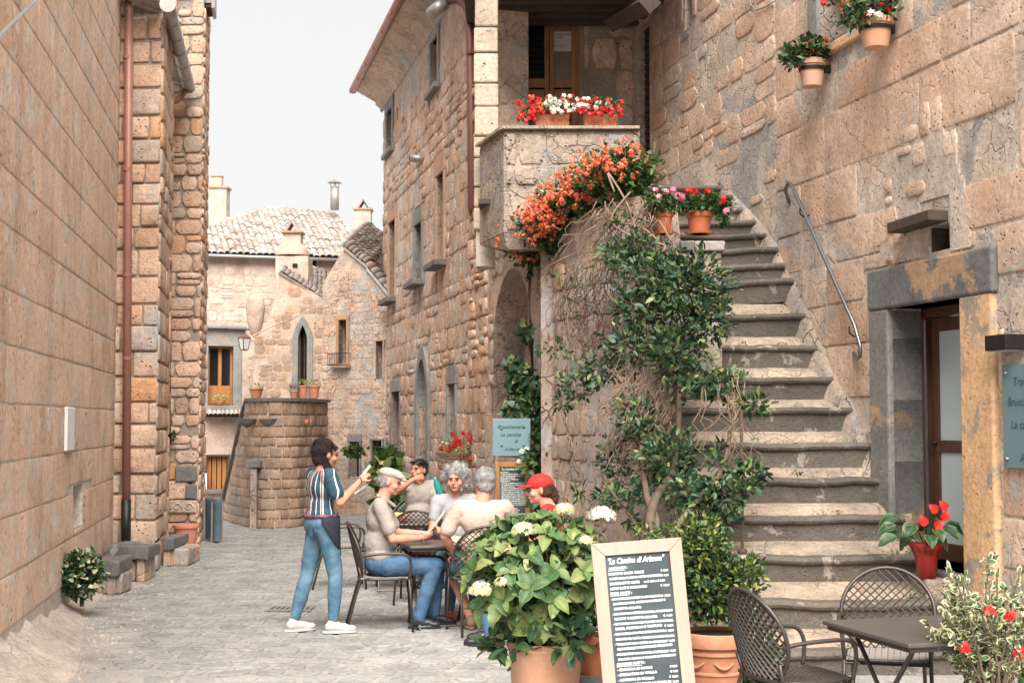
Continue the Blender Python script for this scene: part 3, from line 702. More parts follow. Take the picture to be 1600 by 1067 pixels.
# ================= CURVED WALL =================
def polypath(P):
    P = [Vector(p) for p in P]; C = [0]
    for i in range(len(P)-1): C.append(C[-1]+(P[i+1]-P[i]).length)
    def f(s):
        s = max(0, min(C[-1]-1e-5, s))
        for i in range(len(P)-1):
            if s <= C[i+1]:
                t = (s-C[i])/(C[i+1]-C[i]); p = P[i].lerp(P[i+1], t); d = P[i+1]-P[i]
                return (p.x, p.y, math.atan2(d.y, d.x))
    return f, C[-1]
def catmull(P, n=6):
    P = [Vector(p) for p in P]; out = []
    for i in range(len(P)-1):
        p0, p1, p2, p3 = P[max(i-1, 0)], P[i], P[i+1], P[min(i+2, len(P)-1)]
        for k in range(n):
            t = k/n; out.append(.5*((2*p1)+(p2-p0)*t+(2*p0-5*p1+4*p2-p3)*t*t+(3*p1-p0-3*p2+p3)*t**3))
    out.append(P[-1]); return out
def curved_panel(root, pts, zt, th, mat, name='wall', z0=0.):
    """pts: xy list (root local), zt: top z per point"""
    n = len(pts); V = []
    for i in range(n):
        a = pts[max(i-1, 0)]; b = pts[min(i+1, n-1)]; d = Vector((b[0]-a[0], b[1]-a[1])).normalized(); N = Vector((-d.y, d.x))
        p = Vector(pts[i][:2]); q = p+N*th; V += [(p.x, p.y, z0), (p.x, p.y, zt[i]), (q.x, q.y, zt[i]), (q.x, q.y, z0)]
    Fc = [(i*4+j, (i+1)*4+j, (i+1)*4+(j+1) % 4, i*4+(j+1) % 4) for i in range(n-1) for j in range(4)]+[(0, 1, 2, 3), tuple((n-1)*4+j for j in range(4))[::-1]]
    return MB().add(V, Fc).mk(name, mat, root, smooth=False)
def px_xy(px, Y): return ((px-800)/FPX*Y*1.0015, Y)
def big_curve():
    K = [(838, 15.3), (858, 14.7), (885, 14.15), (930, 13.6), (985, 13.15), (1040, 12.85), (1085, 12.72)]
    xy = [Vector((*px_xy(a, b), 0)) for a, b in K]
    rt = empty('curved_wall', (.9, 13.5, 0), 0, 'tall curved stone wall carrying the geranium ledge, right of the arch', 'wall')
    Mi = WM[rt.name].inverted(); P = [(Mi @ p) for p in catmull(xy, 6)]; P2 = [Vector((p.x, p.y)) for p in P]
    n = len(P2); f, L = polypath(P2)
    zt = [3.70+.18*min(1, i/(n*.6)) if i/n < .72 else 3.42 for i in range(n)]
    curved_panel(rt, P2, zt, .5, M_curve)
    def top(s): return zt[min(n-1, int(s/L*(n-1)))]
    masonry(rt, 0, L, 0, 3.85, (.20, .38), (.20, .42), M_curve, seed=21, kind='blk', keep=lambda s, z, a, b, c, d: d < top(s)-.03 and d < top(a)-.02, gap=.012, proud=(.006, .026), path=f, skip=.12, cap=300, vary=.15)
    # ledge slabs
    for k in range(7):
        a0, a1 = L*.72*k/7+.01, L*.72*(k+1)/7-.01; mb = MB(); x, y, an = f((a0+a1)/2)
        mb.box(-(a1-a0)/2, (a1-a0)/2, -.03, .46, 0, .04, Matrix.Translation((x, y, 3.72+.18*min(1, (k+.5)/7/.72*1.2))) @ Matrix.Rotation(an, 4, 'Z')).mk('ledge_slab', M_bal, rt, bevel=.01)
    # pier with cap that carries the two geranium pots
    A = at(1038, 378, 12.75); B = at(1127, 378, 12.75)
    MB().box(A.x, B.x, 12.74, 13.35, 2.2, A.z-.09).mk('pier', M_bal, rt, world=True, bevel=.015)
    MB().box(A.x-.02, A.x+.26, 12.70, 13.4, A.z-.088, A.z+.0).mk('cap_slab', M_basalt, rt, world=True, bevel=.015)
    MB().box(A.x+.27, B.x+.03, 12.70, 13.4, A.z-.088, A.z+.004).mk('cap_slab', M_curve, rt, world=True, bevel=.015)
    # small black spot lamps under the flowers
    for k, (x, y, Y) in enumerate(((862, 392, 14.55), (826, 390, 15.15))):
        p = at(x, y, Y); r = empty('spot_lamp', p, 0, ['small black cube lamp on curved wall, under the geraniums, the right one', 'small black cube lamp on curved wall, under the geraniums, the left one'][k], 'lamp')
        MB().box(-.05, .05, -.06, .05, -.05, .05).mk('lamp_housing', M_iron, r, bevel=.005)
        MB().box(-.04, .04, .05, .3, -.012, .012).mk('bracket', M_iron, r)
big_curve()
# ================= FACADE B =================
FB = Frame((3.83-.233*27.1, 27.1), (3.83-.233*15.26, 15.26), 'stone_palazzo', 'tall stone house in the centre with grey and orange framed windows and overhanging eave', 'house')
def facade():
    F = FB; rt = F.root; SU = F.px(771, 300)[0]
    def iw(x0, x1, y0, y1): return F.rect(x0, x1, y0, y1)
    W = [(iw(606, 614, 172, 236), M_greyfr, .16, .32), (iw(675, 685.5, 62, 138), M_greyfr, .14, .30),
         (iw(609, 619, 346, 467), M_orfr, .12, .22), (iw(650, 660.5, 350, 440), M_greyfr, .14, .26), (iw(684, 695, 272, 410), M_orfr, .13, .30),
         (iw(614, 626, 612, 697), M_greyfr, .10, .2), (iw(702, 713, 600, 685), M_greyfr, .10, .26)]
    door = F.rect(654.5, 670, 560, 760); door = (door[0], door[1], 0, F.px(662, 560)[1])
    arch = (F.px(768, 500)[0], F.px(834, 500)[0], F.px(800, 692)[1], F.px(797, 420)[1])
    holes = [w[0] for w in W]+[door]
    panel(rt, 0, SU, 0, 8.05, holes, .45, M_facp)
    hs = [grow(w[0], w[2]+.02, w[2]+.02, .12, w[3]+.02) for w in W]+[grow(door, .17, .17, 0, .2)]
    plas = lambda s, z: z < 7.35+.25*math.sin(s*1.7) 
    masonry(rt, 0, SU, 0, 7.9, (.18, .44), (.22, .58), M_fac, hs, seed=31, kind='blk', gap=.008, proud=(.006, .028), skip=.07, cap=300, vary=.3, keep=lambda s, z, a, b, c, d: plas(s, z))
    for i, (r, m, fw, lt) in enumerate(W):
        window(rt, r, fw, m, recess=.25, lintel=lt, sillmat=M_basalt if i in (2, 3, 4, 5) else None, silld=.16 if i in (2, 3, 4) else .07, glass=M_glassd)
    # arched door
    ztop = door[3]; zs = ztop-(door[1]-door[0])*.8
    oa = arch_poly(door[0]-.16, door[1]+.16, zs, ztop+.2, 16); ia = arch_poly(door[0], door[1], zs, ztop-.01, 16)
    sur = MB()
    pts = [(door[0]-.16, 0)]+oa+[(door[1]+.16, 0)]; ptsi = [(door[0], 0)]+ia+[(door[1], 0)]
    for i in range(len(pts)-1): sur.wallprism([pts[i], ptsi[i], ptsi[i+1], pts[i+1]][::-1], -.05, .12)
    ds = sur.mk('door', M_greyfr, rt)
    MB().box(door[0]-.02, door[1]+.02, .2, .26, 0, ztop).mk('door_leaf', M_darkdoor, ds)
    for k in range(3): MB().box(door[0]+.02, door[1]-.02, .17, .2, .3+k*.85, .95+k*.85).mk('door_panel', M_darkdoor, ds, bevel=.01)
    # pot sill stub, old pipe stub, iron bits
    p = F.px(659, 248); MB().lathe([(.06, 0), (.065, .2), (.05, .2)], n=12, M=Matrix.Translation((p[0], 0, p[1])) @ Matrix.Rotation(math.pi/2, 4, 'X')).mk('pipe_stub', M_zinc, rt, smooth=True)
    # cornice and eave
    Ls = SU+.3
    prof = [(0, 7.80), (-.05, 7.82), (-.05, 7.88), (-.14, 7.95), (-.14, 8.0), (-.52, 8.20), (-.52, 8.28), (0, 8.28)]
    V = [(a, y, z) for a in (-.25, Ls) for (y, z) in prof]; m = len(prof)
    MB().add(V, [(j, m+j, m+(j+1) % m, (j+1) % m) for j in range(m)]+[tuple(range(m))[::-1], tuple(range(m, 2*m))]).mk('cornice', M_facp, rt)
    g = MB(); g.tube([(-.35, -.57, 8.24), (Ls, -.57, 8.24)], .075, 10); g.mk('gutter', M_coppl, rt, smooth=True)
    k = 0
    while k*1.1 < Ls: MB().box(-.3+k*1.1, -.275+k*1.1, -.65, -.52, 8.17, 8.25).mk('gutter_clip', M_coppl, rt); k += 1
    # roof
    V = [(a, y, z) for a in (-.3, Ls) for (y, z) in ((-.5, 8.29), (-.5, 8.36), (3, 9.5), (3, 9.4))]
    MB().add(V, [(0, 4, 5, 1), (1, 5, 6, 2), (2, 6, 7, 3), (3, 7, 4, 0), (0, 1, 2, 3), (7, 6, 5, 4)]).mk('roof', M_tile, rt)
    MB().box(.0, .45, .45, 5, 0, 8.2).mk('side_wall', M_facp, rt)
    # buttress rough pillar between facade and arch (x 735-765)
    masonry(rt, F.px(737, 500)[0], F.px(764, 500)[0], 2.4, 6.6, (.12, .28), (.16, .34), M_pier, seed=35, kind='blk', gap=.02, proud=(.03, .07), skip=.15, name='rubble_stone')
    # lower facade from SU to the curved wall with the arch
    za = arch[3]; zb = arch[2]; s0, s1 = arch[0], arch[1]; ztopw = 4.05; Lr = F.L-.0
    zsp = zb+(za-zb)*.42
    ap = arch_poly(s0, s1, zsp, za, 18)
    wl = MB()
    wl.box(SU, s0, 0, .4, 0, ztopw); wl.box(s1, Lr, 0, .4, 0, ztopw); wl.box(s0, s1, .05, .35, 0, zb)
    P = ap
    for i in range(len(P)-1): wl.wallprism([P[i], P[i+1], (P[i+1][0], ztopw), (P[i][0], ztopw)], 0, .4)
    wl.mk('arch_wall', M_facp, rt)
    masonry(rt, s0+.01, s1-.01, 0, zb, (.2, .26), (.3, .5), M_fac, seed=36, gap=.02, proud=(.015, .03), front=-.05, name='brick')
    def outside(s, z, a, b, c, d):
        for q in ((a, c), (b, c), (s, c), (a, d), (b, d)):
            if s0-.02 < q[0] < s1+.02 and q[1] > zb:
                t = max(-1, min(1, (q[0]-(s0+s1)/2)/((s1-s0)/2))); 
                if q[1] < zsp+(za-zsp)*math.sqrt(1-t*t)+.02: return False
        return True
    masonry(rt, SU, Lr-.15, 0, 4.0, (.2, .36), (.22, .42), M_fac, [(s0, s1, 0, zb)], seed=37, kind='blk', gap=.012, proud=(.008, .03), skip=.1, keep=outside, name='stone', cap=150)
    # vault of stepped rings going inward
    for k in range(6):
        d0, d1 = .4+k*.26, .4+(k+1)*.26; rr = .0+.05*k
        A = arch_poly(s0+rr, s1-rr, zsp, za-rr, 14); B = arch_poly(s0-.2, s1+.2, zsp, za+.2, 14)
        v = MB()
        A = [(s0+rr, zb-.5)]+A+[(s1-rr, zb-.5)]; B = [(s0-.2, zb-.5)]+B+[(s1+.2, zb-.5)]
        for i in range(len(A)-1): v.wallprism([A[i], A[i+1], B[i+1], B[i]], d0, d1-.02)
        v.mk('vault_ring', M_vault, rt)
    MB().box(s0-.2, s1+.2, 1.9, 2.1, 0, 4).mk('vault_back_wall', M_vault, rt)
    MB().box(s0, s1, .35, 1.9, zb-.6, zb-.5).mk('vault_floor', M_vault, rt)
    global ARCH; ARCH = arch
    # small bracket for red flower tray is a thing of its own (plants section)
facade()
def pipes():
    F = FB
    r = empty('drainpipe', F.w(F.px(735, 300)[0], 0, 3), 0, 'purple-brown drainpipe with zinc elbow running down the central stone house', 'drainpipe')
    P = []
    for x, y, o in ((674, 22, -.5), (683, 14, -.45), (700, 2, -.3), (716, 0, -.18), (727, 8, -.1), (733, 22, -.07), (735, 60, -.07), (737, 200, -.07), (738, 325, -.07), (740, 334, -.03)):
        a, z = F.px(x, y, o); P.append(F.w(a, o, z))
    MB().tube(P[2:], .062, 12).mk('pipe', M_copper, r, world=True, smooth=True)
    MB().tube([P[0], P[1], P[2].lerp(P[1], .3)], .09, 12).mk('gutter_end', M_zinc, r, world=True, smooth=True)
    for y in (82, 248): 
        a, z = F.px(736, y, -.07); c = F.w(a, -.07, z); MB().tube([c-Vector((0, 0, .03)), c+Vector((0, 0, .03))], .07, 12).mk('clip', M_copper, r, world=True)
pipes()
# ================= BALCONY / LOGGIA =================
def balcony():
    rt = empty('stone_balcony', (.5, 14.5, 3.6), 0, 'stone balcony at the head of the stairs with tall cream stone pier', 'balcony')
    A = Vector((-.36, 15.45)); B = Vector((-.086, 14.5)); C = Vector((1.33, 14.5)); D = Vector((1.33, 14.9)); E = Vector((.0, 14.9)); G = Vector((-.36+.35, 15.5))
    zt = 4.80; zb = 3.72
    MB().prism([A, B, C, D, E+Vector((.12, 0)), Vector((-.0, 15.5))], zb, zt).mk('parapet', M_bal, rt, world=True, bevel=.015)
    # corbel
    MB().add([(-.36, 15.45, zb), (-.086, 14.5, zb), (.5, 14.55, zb), (.5, 15.6, zb), (.1, 15.45, 3.58), (-.05, 14.55, 3.56), (.5, 14.53, 3.56), (.5, 15.6, 3.56)], [(0, 1, 5, 4), (1, 2, 6, 5), (2, 3, 7, 6), (0, 4, 7, 3), (4, 5, 6, 7)]).mk('corbel', M_bal, rt, world=True)
    # underside block to the stairs
    MB().box(.3, 1.32, 14.52, 15.6, 0, zb).mk('support_wall', M_curve, rt, world=True)
    # coping slabs
    for k in range(3):
        x0 = -.11+k*.48; MB().box(x0, x0+.475, 14.44, 14.94, zt+.002, zt+.035).mk('coping_slab', M_tread, rt, world=True, bevel=.006)
    d = (A-B).normalized(); n = Vector((d.y, -d.x))
    q = [B-n*(-.04), A-n*(-.04), A+n*.3, B+n*.3]; 
    nn = Vector((-.96, -.277)); q = [B+nn*.05, A+nn*.05, A-nn*.3, B-nn*.3]
    MB().prism(q, zt-.0+.004, zt+.032).mk('coping_slab', M_tread, rt, world=True)
    # parapet rubble stones
    sub = empty('parapet_stones', (-.08, 14.5, 0), 0); 
    masonry(sub, 0, 1.4, zb+.02, zt-.03, (.2, .34), (.2, .42), M_bal, seed=41, kind='blk', gap=.03, proud=(.008, .03), skip=.2)
    for ch in list(sub.children):
        ch.parent = rt; ch.location = Vector(ch.location)+Vector((-.08, 14.5, 0))-Vector((.5, 14.5, 3.6))
    bpy.data.objects.remove(sub)
    # pier: two faces of cream blocks, built as real blocks
    z = 3.9; rg = random.Random(4); px0, px1 = -.43, -.16
    while z < 8:
        h = rg.uniform(.22, .36); MB().box(px0+rg.uniform(0, .015), px1+rg.uniform(-.015, .015), 15.55+rg.uniform(0, .02), 16.0, z+.006, z+h-.006).mk('pier_block', M_lgt, rt, world=True, bevel=.02); z += h
    MB().box(px0+.03, px1-.03, 15.6, 15.95, 3.5, 8).mk('pier_core', M_mort, rt, world=True)
    p = at(766, 322, 15.3); MB().box(p.x-.12, p.x+.1, 15.0, 15.5, p.z-.02, p.z+.03).mk('timber_bracket', M_wooddk, rt, world=True)
    # loggia: ceiling
    for k in range(9): MB().box(-.5, 1.9, 15.5+k*.32, 15.6+k*.32, 6.93, 7.05).mk('ceiling_beam', M_wooddk, rt, world=True)
    MB().box(-.6, 2., 15.4, 18.5, 7.06, 7.12).mk('ceiling_boards', M_wooddk, rt, world=True)
    MB().box(-.6, 2., 15.3, 18.6, 7.13, 7.5).mk('loggia_roof', M_tile, rt, world=True)
    a = at(958, 34, 17.0); b = at(1016, 4, 15.6)
    MB().tube([a, b], .13, 4).mk('timber_lintel', M_wooddk, rt, world=True)
    # back wall with the double door
    F = Frame((-.43, 18.32), (1.62, 18.32), 'loggia_wall', 'shaded rubble wall with glazed double door behind the balcony', 'wall')
    dr = F.rect(812, 905, 22, 200); dr = (dr[0], dr[1], 4.42, dr[3])
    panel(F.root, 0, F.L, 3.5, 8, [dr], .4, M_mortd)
    masonry(F.root, 0, F.L, 4.4, 7.6, (.26, .48), (.2, .5), M_right, [grow(dr, .03, .03, 0, .03)], seed=43, kind='blk', gap=.05, proud=(.015, .04), skip=.12, vary=.3)
    s0, s1, z0, z1 = dr; fr = MB(); t = .04
    fr.box(s0, s0+t, .05, .16, z0, z1); fr.box(s1-t, s1, .05, .16, z0, z1); fr.box(s0+t, s1-t, .05, .16, z1-t, z1)
    f = fr.mk('door', M_wood, F.root)
    mid = (s0+s1)/2; zg = F.px(850, 121)[1]
    for k, (a, b) in enumerate(((s0+t, mid-.004), (mid+.004, s1-t))):
        l = MB(); l.box(a, a+.06, .07, .12, z0, z1-t); l.box(b-.06, b, .07, .12, z0, z1-t); l.box(a+.06, b-.06, .072, .118, z1-t-.06, z1-t); l.box(a+.06, b-.06, .072, .118, zg-.12, zg)
        l.mk('door_leaf', M_wood, f, bevel=.004)
        for q in range(4): MB().box(a+.062, b-.062, .08, .112, zg-.14-(q+1)*.42+.02, zg-.14-q*.42-.0).mk('door_panel', M_wood, f, bevel=.012)
        MB().box(a+.05, b-.05, .1, .106, zg-.01, z1-t-.05).mk('pane', M_glassd if k == 0 else plain('curtained_glass', (.22, .15, .11), .35, .25, 3, 0, spec=.5), f)
    MB().box(s0, s1, .2, .24, z0, z1).mk('door_backing', M_void, f)
    MB().tube([(mid+.01, .07, zg-.05), (mid+.01, .03, zg-.05), (mid+.1, .03, zg-.05)], .01, 6).mk('handle', plain('brass', (.5, .33, .1), .3, .1, 9, 0, metal=.8), f)
    # paper notice behind the glass of the right leaf
    a, z = F.px(864, 78); b, zt2 = F.px(894, 47)
    nr = empty('paper_notice', F.w(a, .09, z), F.ang, 'white paper notice taped inside the right leaf of the balcony door', 'notice')
    MB().box(0, b-a, 0, .002, 0, zt2-z).mk('sheet', plain('paper', (.62, .58, .54), .9, .05, 9, 0), nr)
    RX = Matrix.Rotation(math.pi/2, 4, 'X'); H = zt2-z; ink = plain('ink', (.07, .07, .09), .9, .1, 9, 0)
    text_obj('IL POZZO ANTICO', .03, ink, nr, Matrix.Translation((.008, -.002, H-.05)) @ RX, bold=.0006)
    text_obj('CIVITA', .03, ink, nr, Matrix.Translation((.04, -.002, H-.09)) @ RX, bold=.0006)
    text_obj('CHIUSO\nper ferie\n\naperto tutti i giorni\nORARIO 10.00 - 19.00', .018, ink, nr, Matrix.Translation((.012, -.002, H-.13)) @ RX, lsp=1.1)
    # lamp at top of right wall corner
    p = at(1018, 5, 17.5); r = empty('wall_lamp', p, 0, 'round dark bulkhead lamp at the top corner by the louvred door', 'lamp')
    MB().lathe([(0, -.06), (.05, -.05), (.065, 0), (.05, .05), (.03, .08)], n=14).mk('lamp_housing', M_iron, r, smooth=True)
balcony()
# ================= LEFT WALL =================
FL = Frame((-1.92-.168*6.8, 6.8), (-1.92-.168*16.9, 16.9), 'ashlar_house', 'long tall wall of warm orange tuff blocks filling the left of the street', 'house')
def left_wall():
    F = FL; rt = F.root; L = F.L
    slot = F.rect(114, 129, 757, 822)
    panel(rt, 0, L, 0, 8.5, [slot], .5, M_mort)
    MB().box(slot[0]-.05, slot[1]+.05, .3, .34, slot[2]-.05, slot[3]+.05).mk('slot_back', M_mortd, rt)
    masonry(rt, 0, L, .28, 8.5, (.38, .46), (.36, .85), M_left, [grow(slot, .01)], seed=51, gap=.016, proud=(.003, .008), cap=300, keep=lambda s, z, a, b, c, d: True)
    p = F.rect(99.5, 111, 636, 704); MB().box(p[0], p[1], -.034, -.0, p[2], p[3]).mk('white_patch', plain('white_plaster', (.74, .70, .66), .9, .08, 8, .2), rt, bevel=.01)
    p0 = F.px(118, 560); 
    # electric cable at the top left
    a, z = F.px(0, 55, -.25); b, z2 = F.px(62, -5, -.25)
    r = empty('cable', F.w(a, 0, z), 0, 'thin pale cable crossing the top left corner in front of the wall', 'cable')
    MB().tube([F.w(a-1, -.3, z-.55), F.w(a, -.25, z), F.w(b, -.25, z2), F.w(b+1, -.25, z2+.6)], .012, 6).mk('wire', M_zinc, r, world=True)
left_wall()
def box_building(name, label, pts, ztop, mat, stmat, seed, courses=(.2, .36), widths=(.22, .42), z0=0., faces=(0, 1), cap=300, gap=.03, proud=(.015, .05), holes={}, skip=.04, vary=.2, kind='rub'):
    """pts: plan corner list left->right as seen; a wall face between successive corners"""
    rt = empty(name, (pts[0][0], pts[0][1], z0), 0, label, 'house'); Mi = WM[rt.name].inverted()
    for k in range(len(pts)-1):
        if k not in faces: continue
        a, b = Vector((*pts[k], 0)), Vector((*pts[k+1], 0)); d = b-a; ang = math.atan2(d.y, d.x)
        sub = empty('sub', a, ang); L = d.length
        panel(sub, 0, L, z0, ztop, holes.get(k, []), .03, mat)
        masonry(sub, -.02, L+.02, z0, ztop, courses, widths, stmat, [grow(h, .1) for h in holes.get(k, [])], seed=seed+k, kind=kind, gap=gap, proud=proud, cap=cap//len(faces), skip=skip, vary=vary)
        for ch in list(sub.children):
            m = ch.matrix_basis.copy(); ch.parent = rt; ch.matrix_basis = Mi @ WM[sub.name] @ m
        bpy.data.objects.remove(sub)
    return rt
def left_piers():
    a = (-4.85, 16.86); b = (-4.24, 16.8); c = (-4.53, 18.45)
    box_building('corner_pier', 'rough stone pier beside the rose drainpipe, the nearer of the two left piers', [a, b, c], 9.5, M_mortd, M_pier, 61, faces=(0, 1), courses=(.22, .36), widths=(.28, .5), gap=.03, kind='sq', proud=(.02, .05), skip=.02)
    zz = MB().box(-5.2, -4.55, 16.95, 18.3, 0, 9.5).mk('pier_core', M_mort)
    o = zz; r = [x for x in COL.objects if x.name == 'corner_pier'][0]
    o.location = o.location-r.location; o.parent = r
    # wall between the piers and the second pier
    p2a, p2b, p2c = px_xy(263, 20.3), px_xy(312, 20.3), px_xy(320, 21.8)
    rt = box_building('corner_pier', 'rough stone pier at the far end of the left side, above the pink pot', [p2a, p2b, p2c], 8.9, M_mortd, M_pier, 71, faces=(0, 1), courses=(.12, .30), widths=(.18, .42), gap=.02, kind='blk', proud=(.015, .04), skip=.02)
    q = box_building('recessed_wall', 'recessed stone wall strip with tiled eave between the two left piers', [c, p2a], 6.3, M_mort, M_pier, 81, faces=(0,), kind='blk')
    q['category'] = 'wall'; rt['category'] = 'pier'; r['category'] = 'pier'
    MB().prism([(p2a[0]-1, 20.45), (p2b[0]-.05, 20.45), (p2c[0]-.06, 21.8), (p2a[0]-1, 21.8)], 0, 8.8).mk('pier_core', M_mort, rt, world=True)
    # black basalt stones + carved stone on second pier
    for (x0, x1, y0, y1, nm) in ((275, 308, 728, 752, 'dark_stone'), (291, 309, 756, 779, 'dark_stone'), (266, 309, 781, 801, 'carved_stone')):
        A = at(x0, y1, 20.3); B = at(x1, y0, 20.3)
        o = MB().box(A.x, B.x, 20.22, 20.35, A.z, B.z).mk(nm, M_jambg if nm == 'dark_stone' else M_lgt, rt, world=True, bevel=.02)
        if nm == 'carved_stone':
            for cx in (.3, .72):
                c0 = Vector((A.x+(B.x-A.x)*cx, 20.215, (A.z+B.z)/2)); r0 = (B.z-A.z)*.32
                MB().tube([c0+Vector((math.cos(t*.45)*r0*(1-t*.05), 0, math.sin(t*.45)*r0*(1-t*.05))) for t in range(16)], .012, 5).mk('carved_scroll', M_lgt, rt, world=True)
    # plaster rounded base
    # eave with soffit boards between piers, gutter and pipe
    r = empty('eave_gutter', at(280, 80, 18), 0, 'grey zinc gutter with short brown outlet under the tiled eave between the left piers', 'gutter')
    g0 = at(262, 8, 16.4); g1 = at(295, 136, 20.1)
    P = [g0.lerp(g1, t/12) for t in range(13)]
    MB().tube(P, .085, 12).mk('gutter', M_zinc, r, world=True, smooth=True)
    for k in range(0, 13, 2): MB().tube([P[k]-(g1-g0).normalized()*.02, P[k]+(g1-g0).normalized()*.02], .095, 12).mk('gutter_clip', M_zinc, r, world=True)
    q0 = at(291, 140, 20.0); q1 = at(276, 158, 19.9); q2 = at(263, 162, 19.6); q3 = at(262.5, 200, 19.6); q4 = at(262, 655, 19.6)
    MB().tube([q0, q1, q2, q3], .045, 8).mk('outlet', M_coppl, r, world=True, smooth=True)
    r2 = empty('drainpipe', at(262, 655, 19.6), 0, 'slim brown drainpipe in the corner beside the far left pier', 'drainpipe')
    MB().tube([q3, q4], .045, 8).mk('pipe', M_coppl, r2, world=True, smooth=True)
    MB().tube([q4, at(262, 655, 19.6)-Vector((0, 0, .35))], .05, 8).mk('pipe_end', M_iron, r2, world=True, smooth=True)
    rr = empty('tiled_eave', at(270, 100, 18.5), 0, 'shadowed tile eave tucked between the two left piers', 'roof')
    for k in range(26):
        t = k/26; p = g0.lerp(g1, t)+Vector((-.1, 0, .06)); MB().tube([p, p+Vector((-.9, -.12, .28))], .05, 6).mk('roof_tile', M_tile, rr, world=True, smooth=True)
    MB().box(-5.6, -4.7, 16.9, 20.3, 6.78, 6.84).mk('eave_board', M_wooddk, rr, world=True)
    # main brown downpipe in front
    x0 = at(200, 0, 16.7); top = Vector((x0.x, 16.7, 8.2)); bot = Vector((at(197, 850, 16.7).x, 16.7, .28))
    r = empty('drainpipe', bot, 0, 'long rose-brown drainpipe between the ashlar wall and the nearer left pier', 'drainpipe')
    MB().tube([top, bot], .05, 12).mk('pipe', M_coppl, r, world=True, smooth=True)
    MB().tube([at(197, 780, 16.69), bot-Vector((0, 0, .05))], .058, 12).mk('cast_iron_foot', M_iron, r, world=True, smooth=True)
    for y in (90, 265, 430, 560): c = at(199, y, 16.7); MB().tube([c-Vector((0, 0, .02)), c+Vector((0, 0, .02))], .058, 12).mk('clip', M_coppl, r, world=True)
    # eave fragment above the second pier and far eave tip
    r = empty('roof_eave', at(325, 10, 20.5), 0, 'dark timber eave fragment above the far left pier at the top of the sky', 'roof')
    A = at(312, 20, 20.6); B = at(338, 20, 20.6)
    for k in range(6):
        x = A.x+(B.x-A.x)*k/6; MB().prism([(x, 20.4), (x+.05, 20.4), (x-.05, 20.9), (x-.1, 20.9)], A.z+.02, A.z+.07).mk('eave_board', M_wooddk, r, world=True)
    MB().prism([(B.x-.02, 20.35), (B.x+.03, 20.35), (B.x-.07, 20.95), (B.x-.12, 20.95)], A.z, A.z+.6).mk('gutter', M_zinc, r, world=True)
    MB().prism([(A.x, 20.38), (B.x-.03, 20.38), (B.x-.13, 20.95), (A.x-.1, 20.95)], A.z+.08, A.z+.6).mk('roof_slab', M_tile, r, world=True)
    # stone benches
    def bench(nm, lab, x0, x1, y0, Y, zt, dep):
        A = at(x0, y0, Y); B = at(x1, y0, Y); r = empty(nm, ((A.x+B.x)/2, Y, 0), 0, lab, 'bench')
        mb = MB(); n = 8; V = []
        for i in range(n+1):
            t = i/n; x = A.x+(B.x-A.x)*t
            for (yy, zz) in ((Y, zt), (Y, zt-.16), (Y+dep, zt-.14), (Y+dep, zt)):
                q = Vector((x*5, yy*5, zz*5)); V.append((x, yy+mnoise.noise(q)*.04, zz+mnoise.noise(q+Vector((9, 9, 9)))*.035))
        mb.add(V, [(i*4+j, (i+1)*4+j, (i+1)*4+(j+1) % 4, i*4+(j+1) % 4) for i in range(n) for j in range(4)]+[(0, 1, 2, 3), tuple(n*4+j for j in range(4))[::-1]])
        mb.mk('bench_slab', M_basalt, r, world=True, bevel=.02)
        MB().box(B.x-.14, B.x-.05, Y+.03, Y+dep-.05, 0, zt-.14).mk('bench_leg', M_curve, r, world=True, bevel=.015)
        MB().box(A.x+.03, A.x+.3, Y+.06, Y+dep-.05, 0, zt-.14).mk('bench_leg', M_curve, r, world=True, bevel=.03)
    bench('stone_bench', 'rough stone slab bench beside the ivy bush, the nearer one', 143, 187, 880, 14.55, .36, .5)
    bench('stone_bench', 'rough stone slab bench at the foot of the long drainpipe', 168, 232, 857, 15.7, .40, .55)
    bench('stone_bench', 'small narrow slab bench at the right side of the nearer left pier', 254, 272, 842, 17.3, .36, .8)
    # eroded rocky bank along the wall foot
    nx, ny = 26, 90; V = []
    for j in range(ny):
        Y = 7+j*.115; xw = -1.92-.168*Y
        k = max(.0, min(1, (17-Y)/4)); wd = .22+.30*max(0, min(1, (13.2-Y)/3)); hh = .05+.18*max(0, min(1, (14.5-Y)/3.5))
        for i in range(nx):
            t = i/(nx-1); n = mnoise.fractal(Vector((t*wd*7, Y*5.2, .5)), .9, 2.1, 4)*.55
            V.append((xw-.05+t*wd*1.2, Y, hh*(1-t)**1.3*(1+.5*n)+.035*n*(1-t)+(.014-.03*t*t)))
    f = [(j*nx+i, j*nx+i+1, (j+1)*nx+i+1, (j+1)*nx+i) for j in range(ny-1) for i in range(nx-1)]
    o = MB().add(V, f).mk('rock_bank', M_bank, smooth=True); o['kind'] = 'structure'
left_piers()
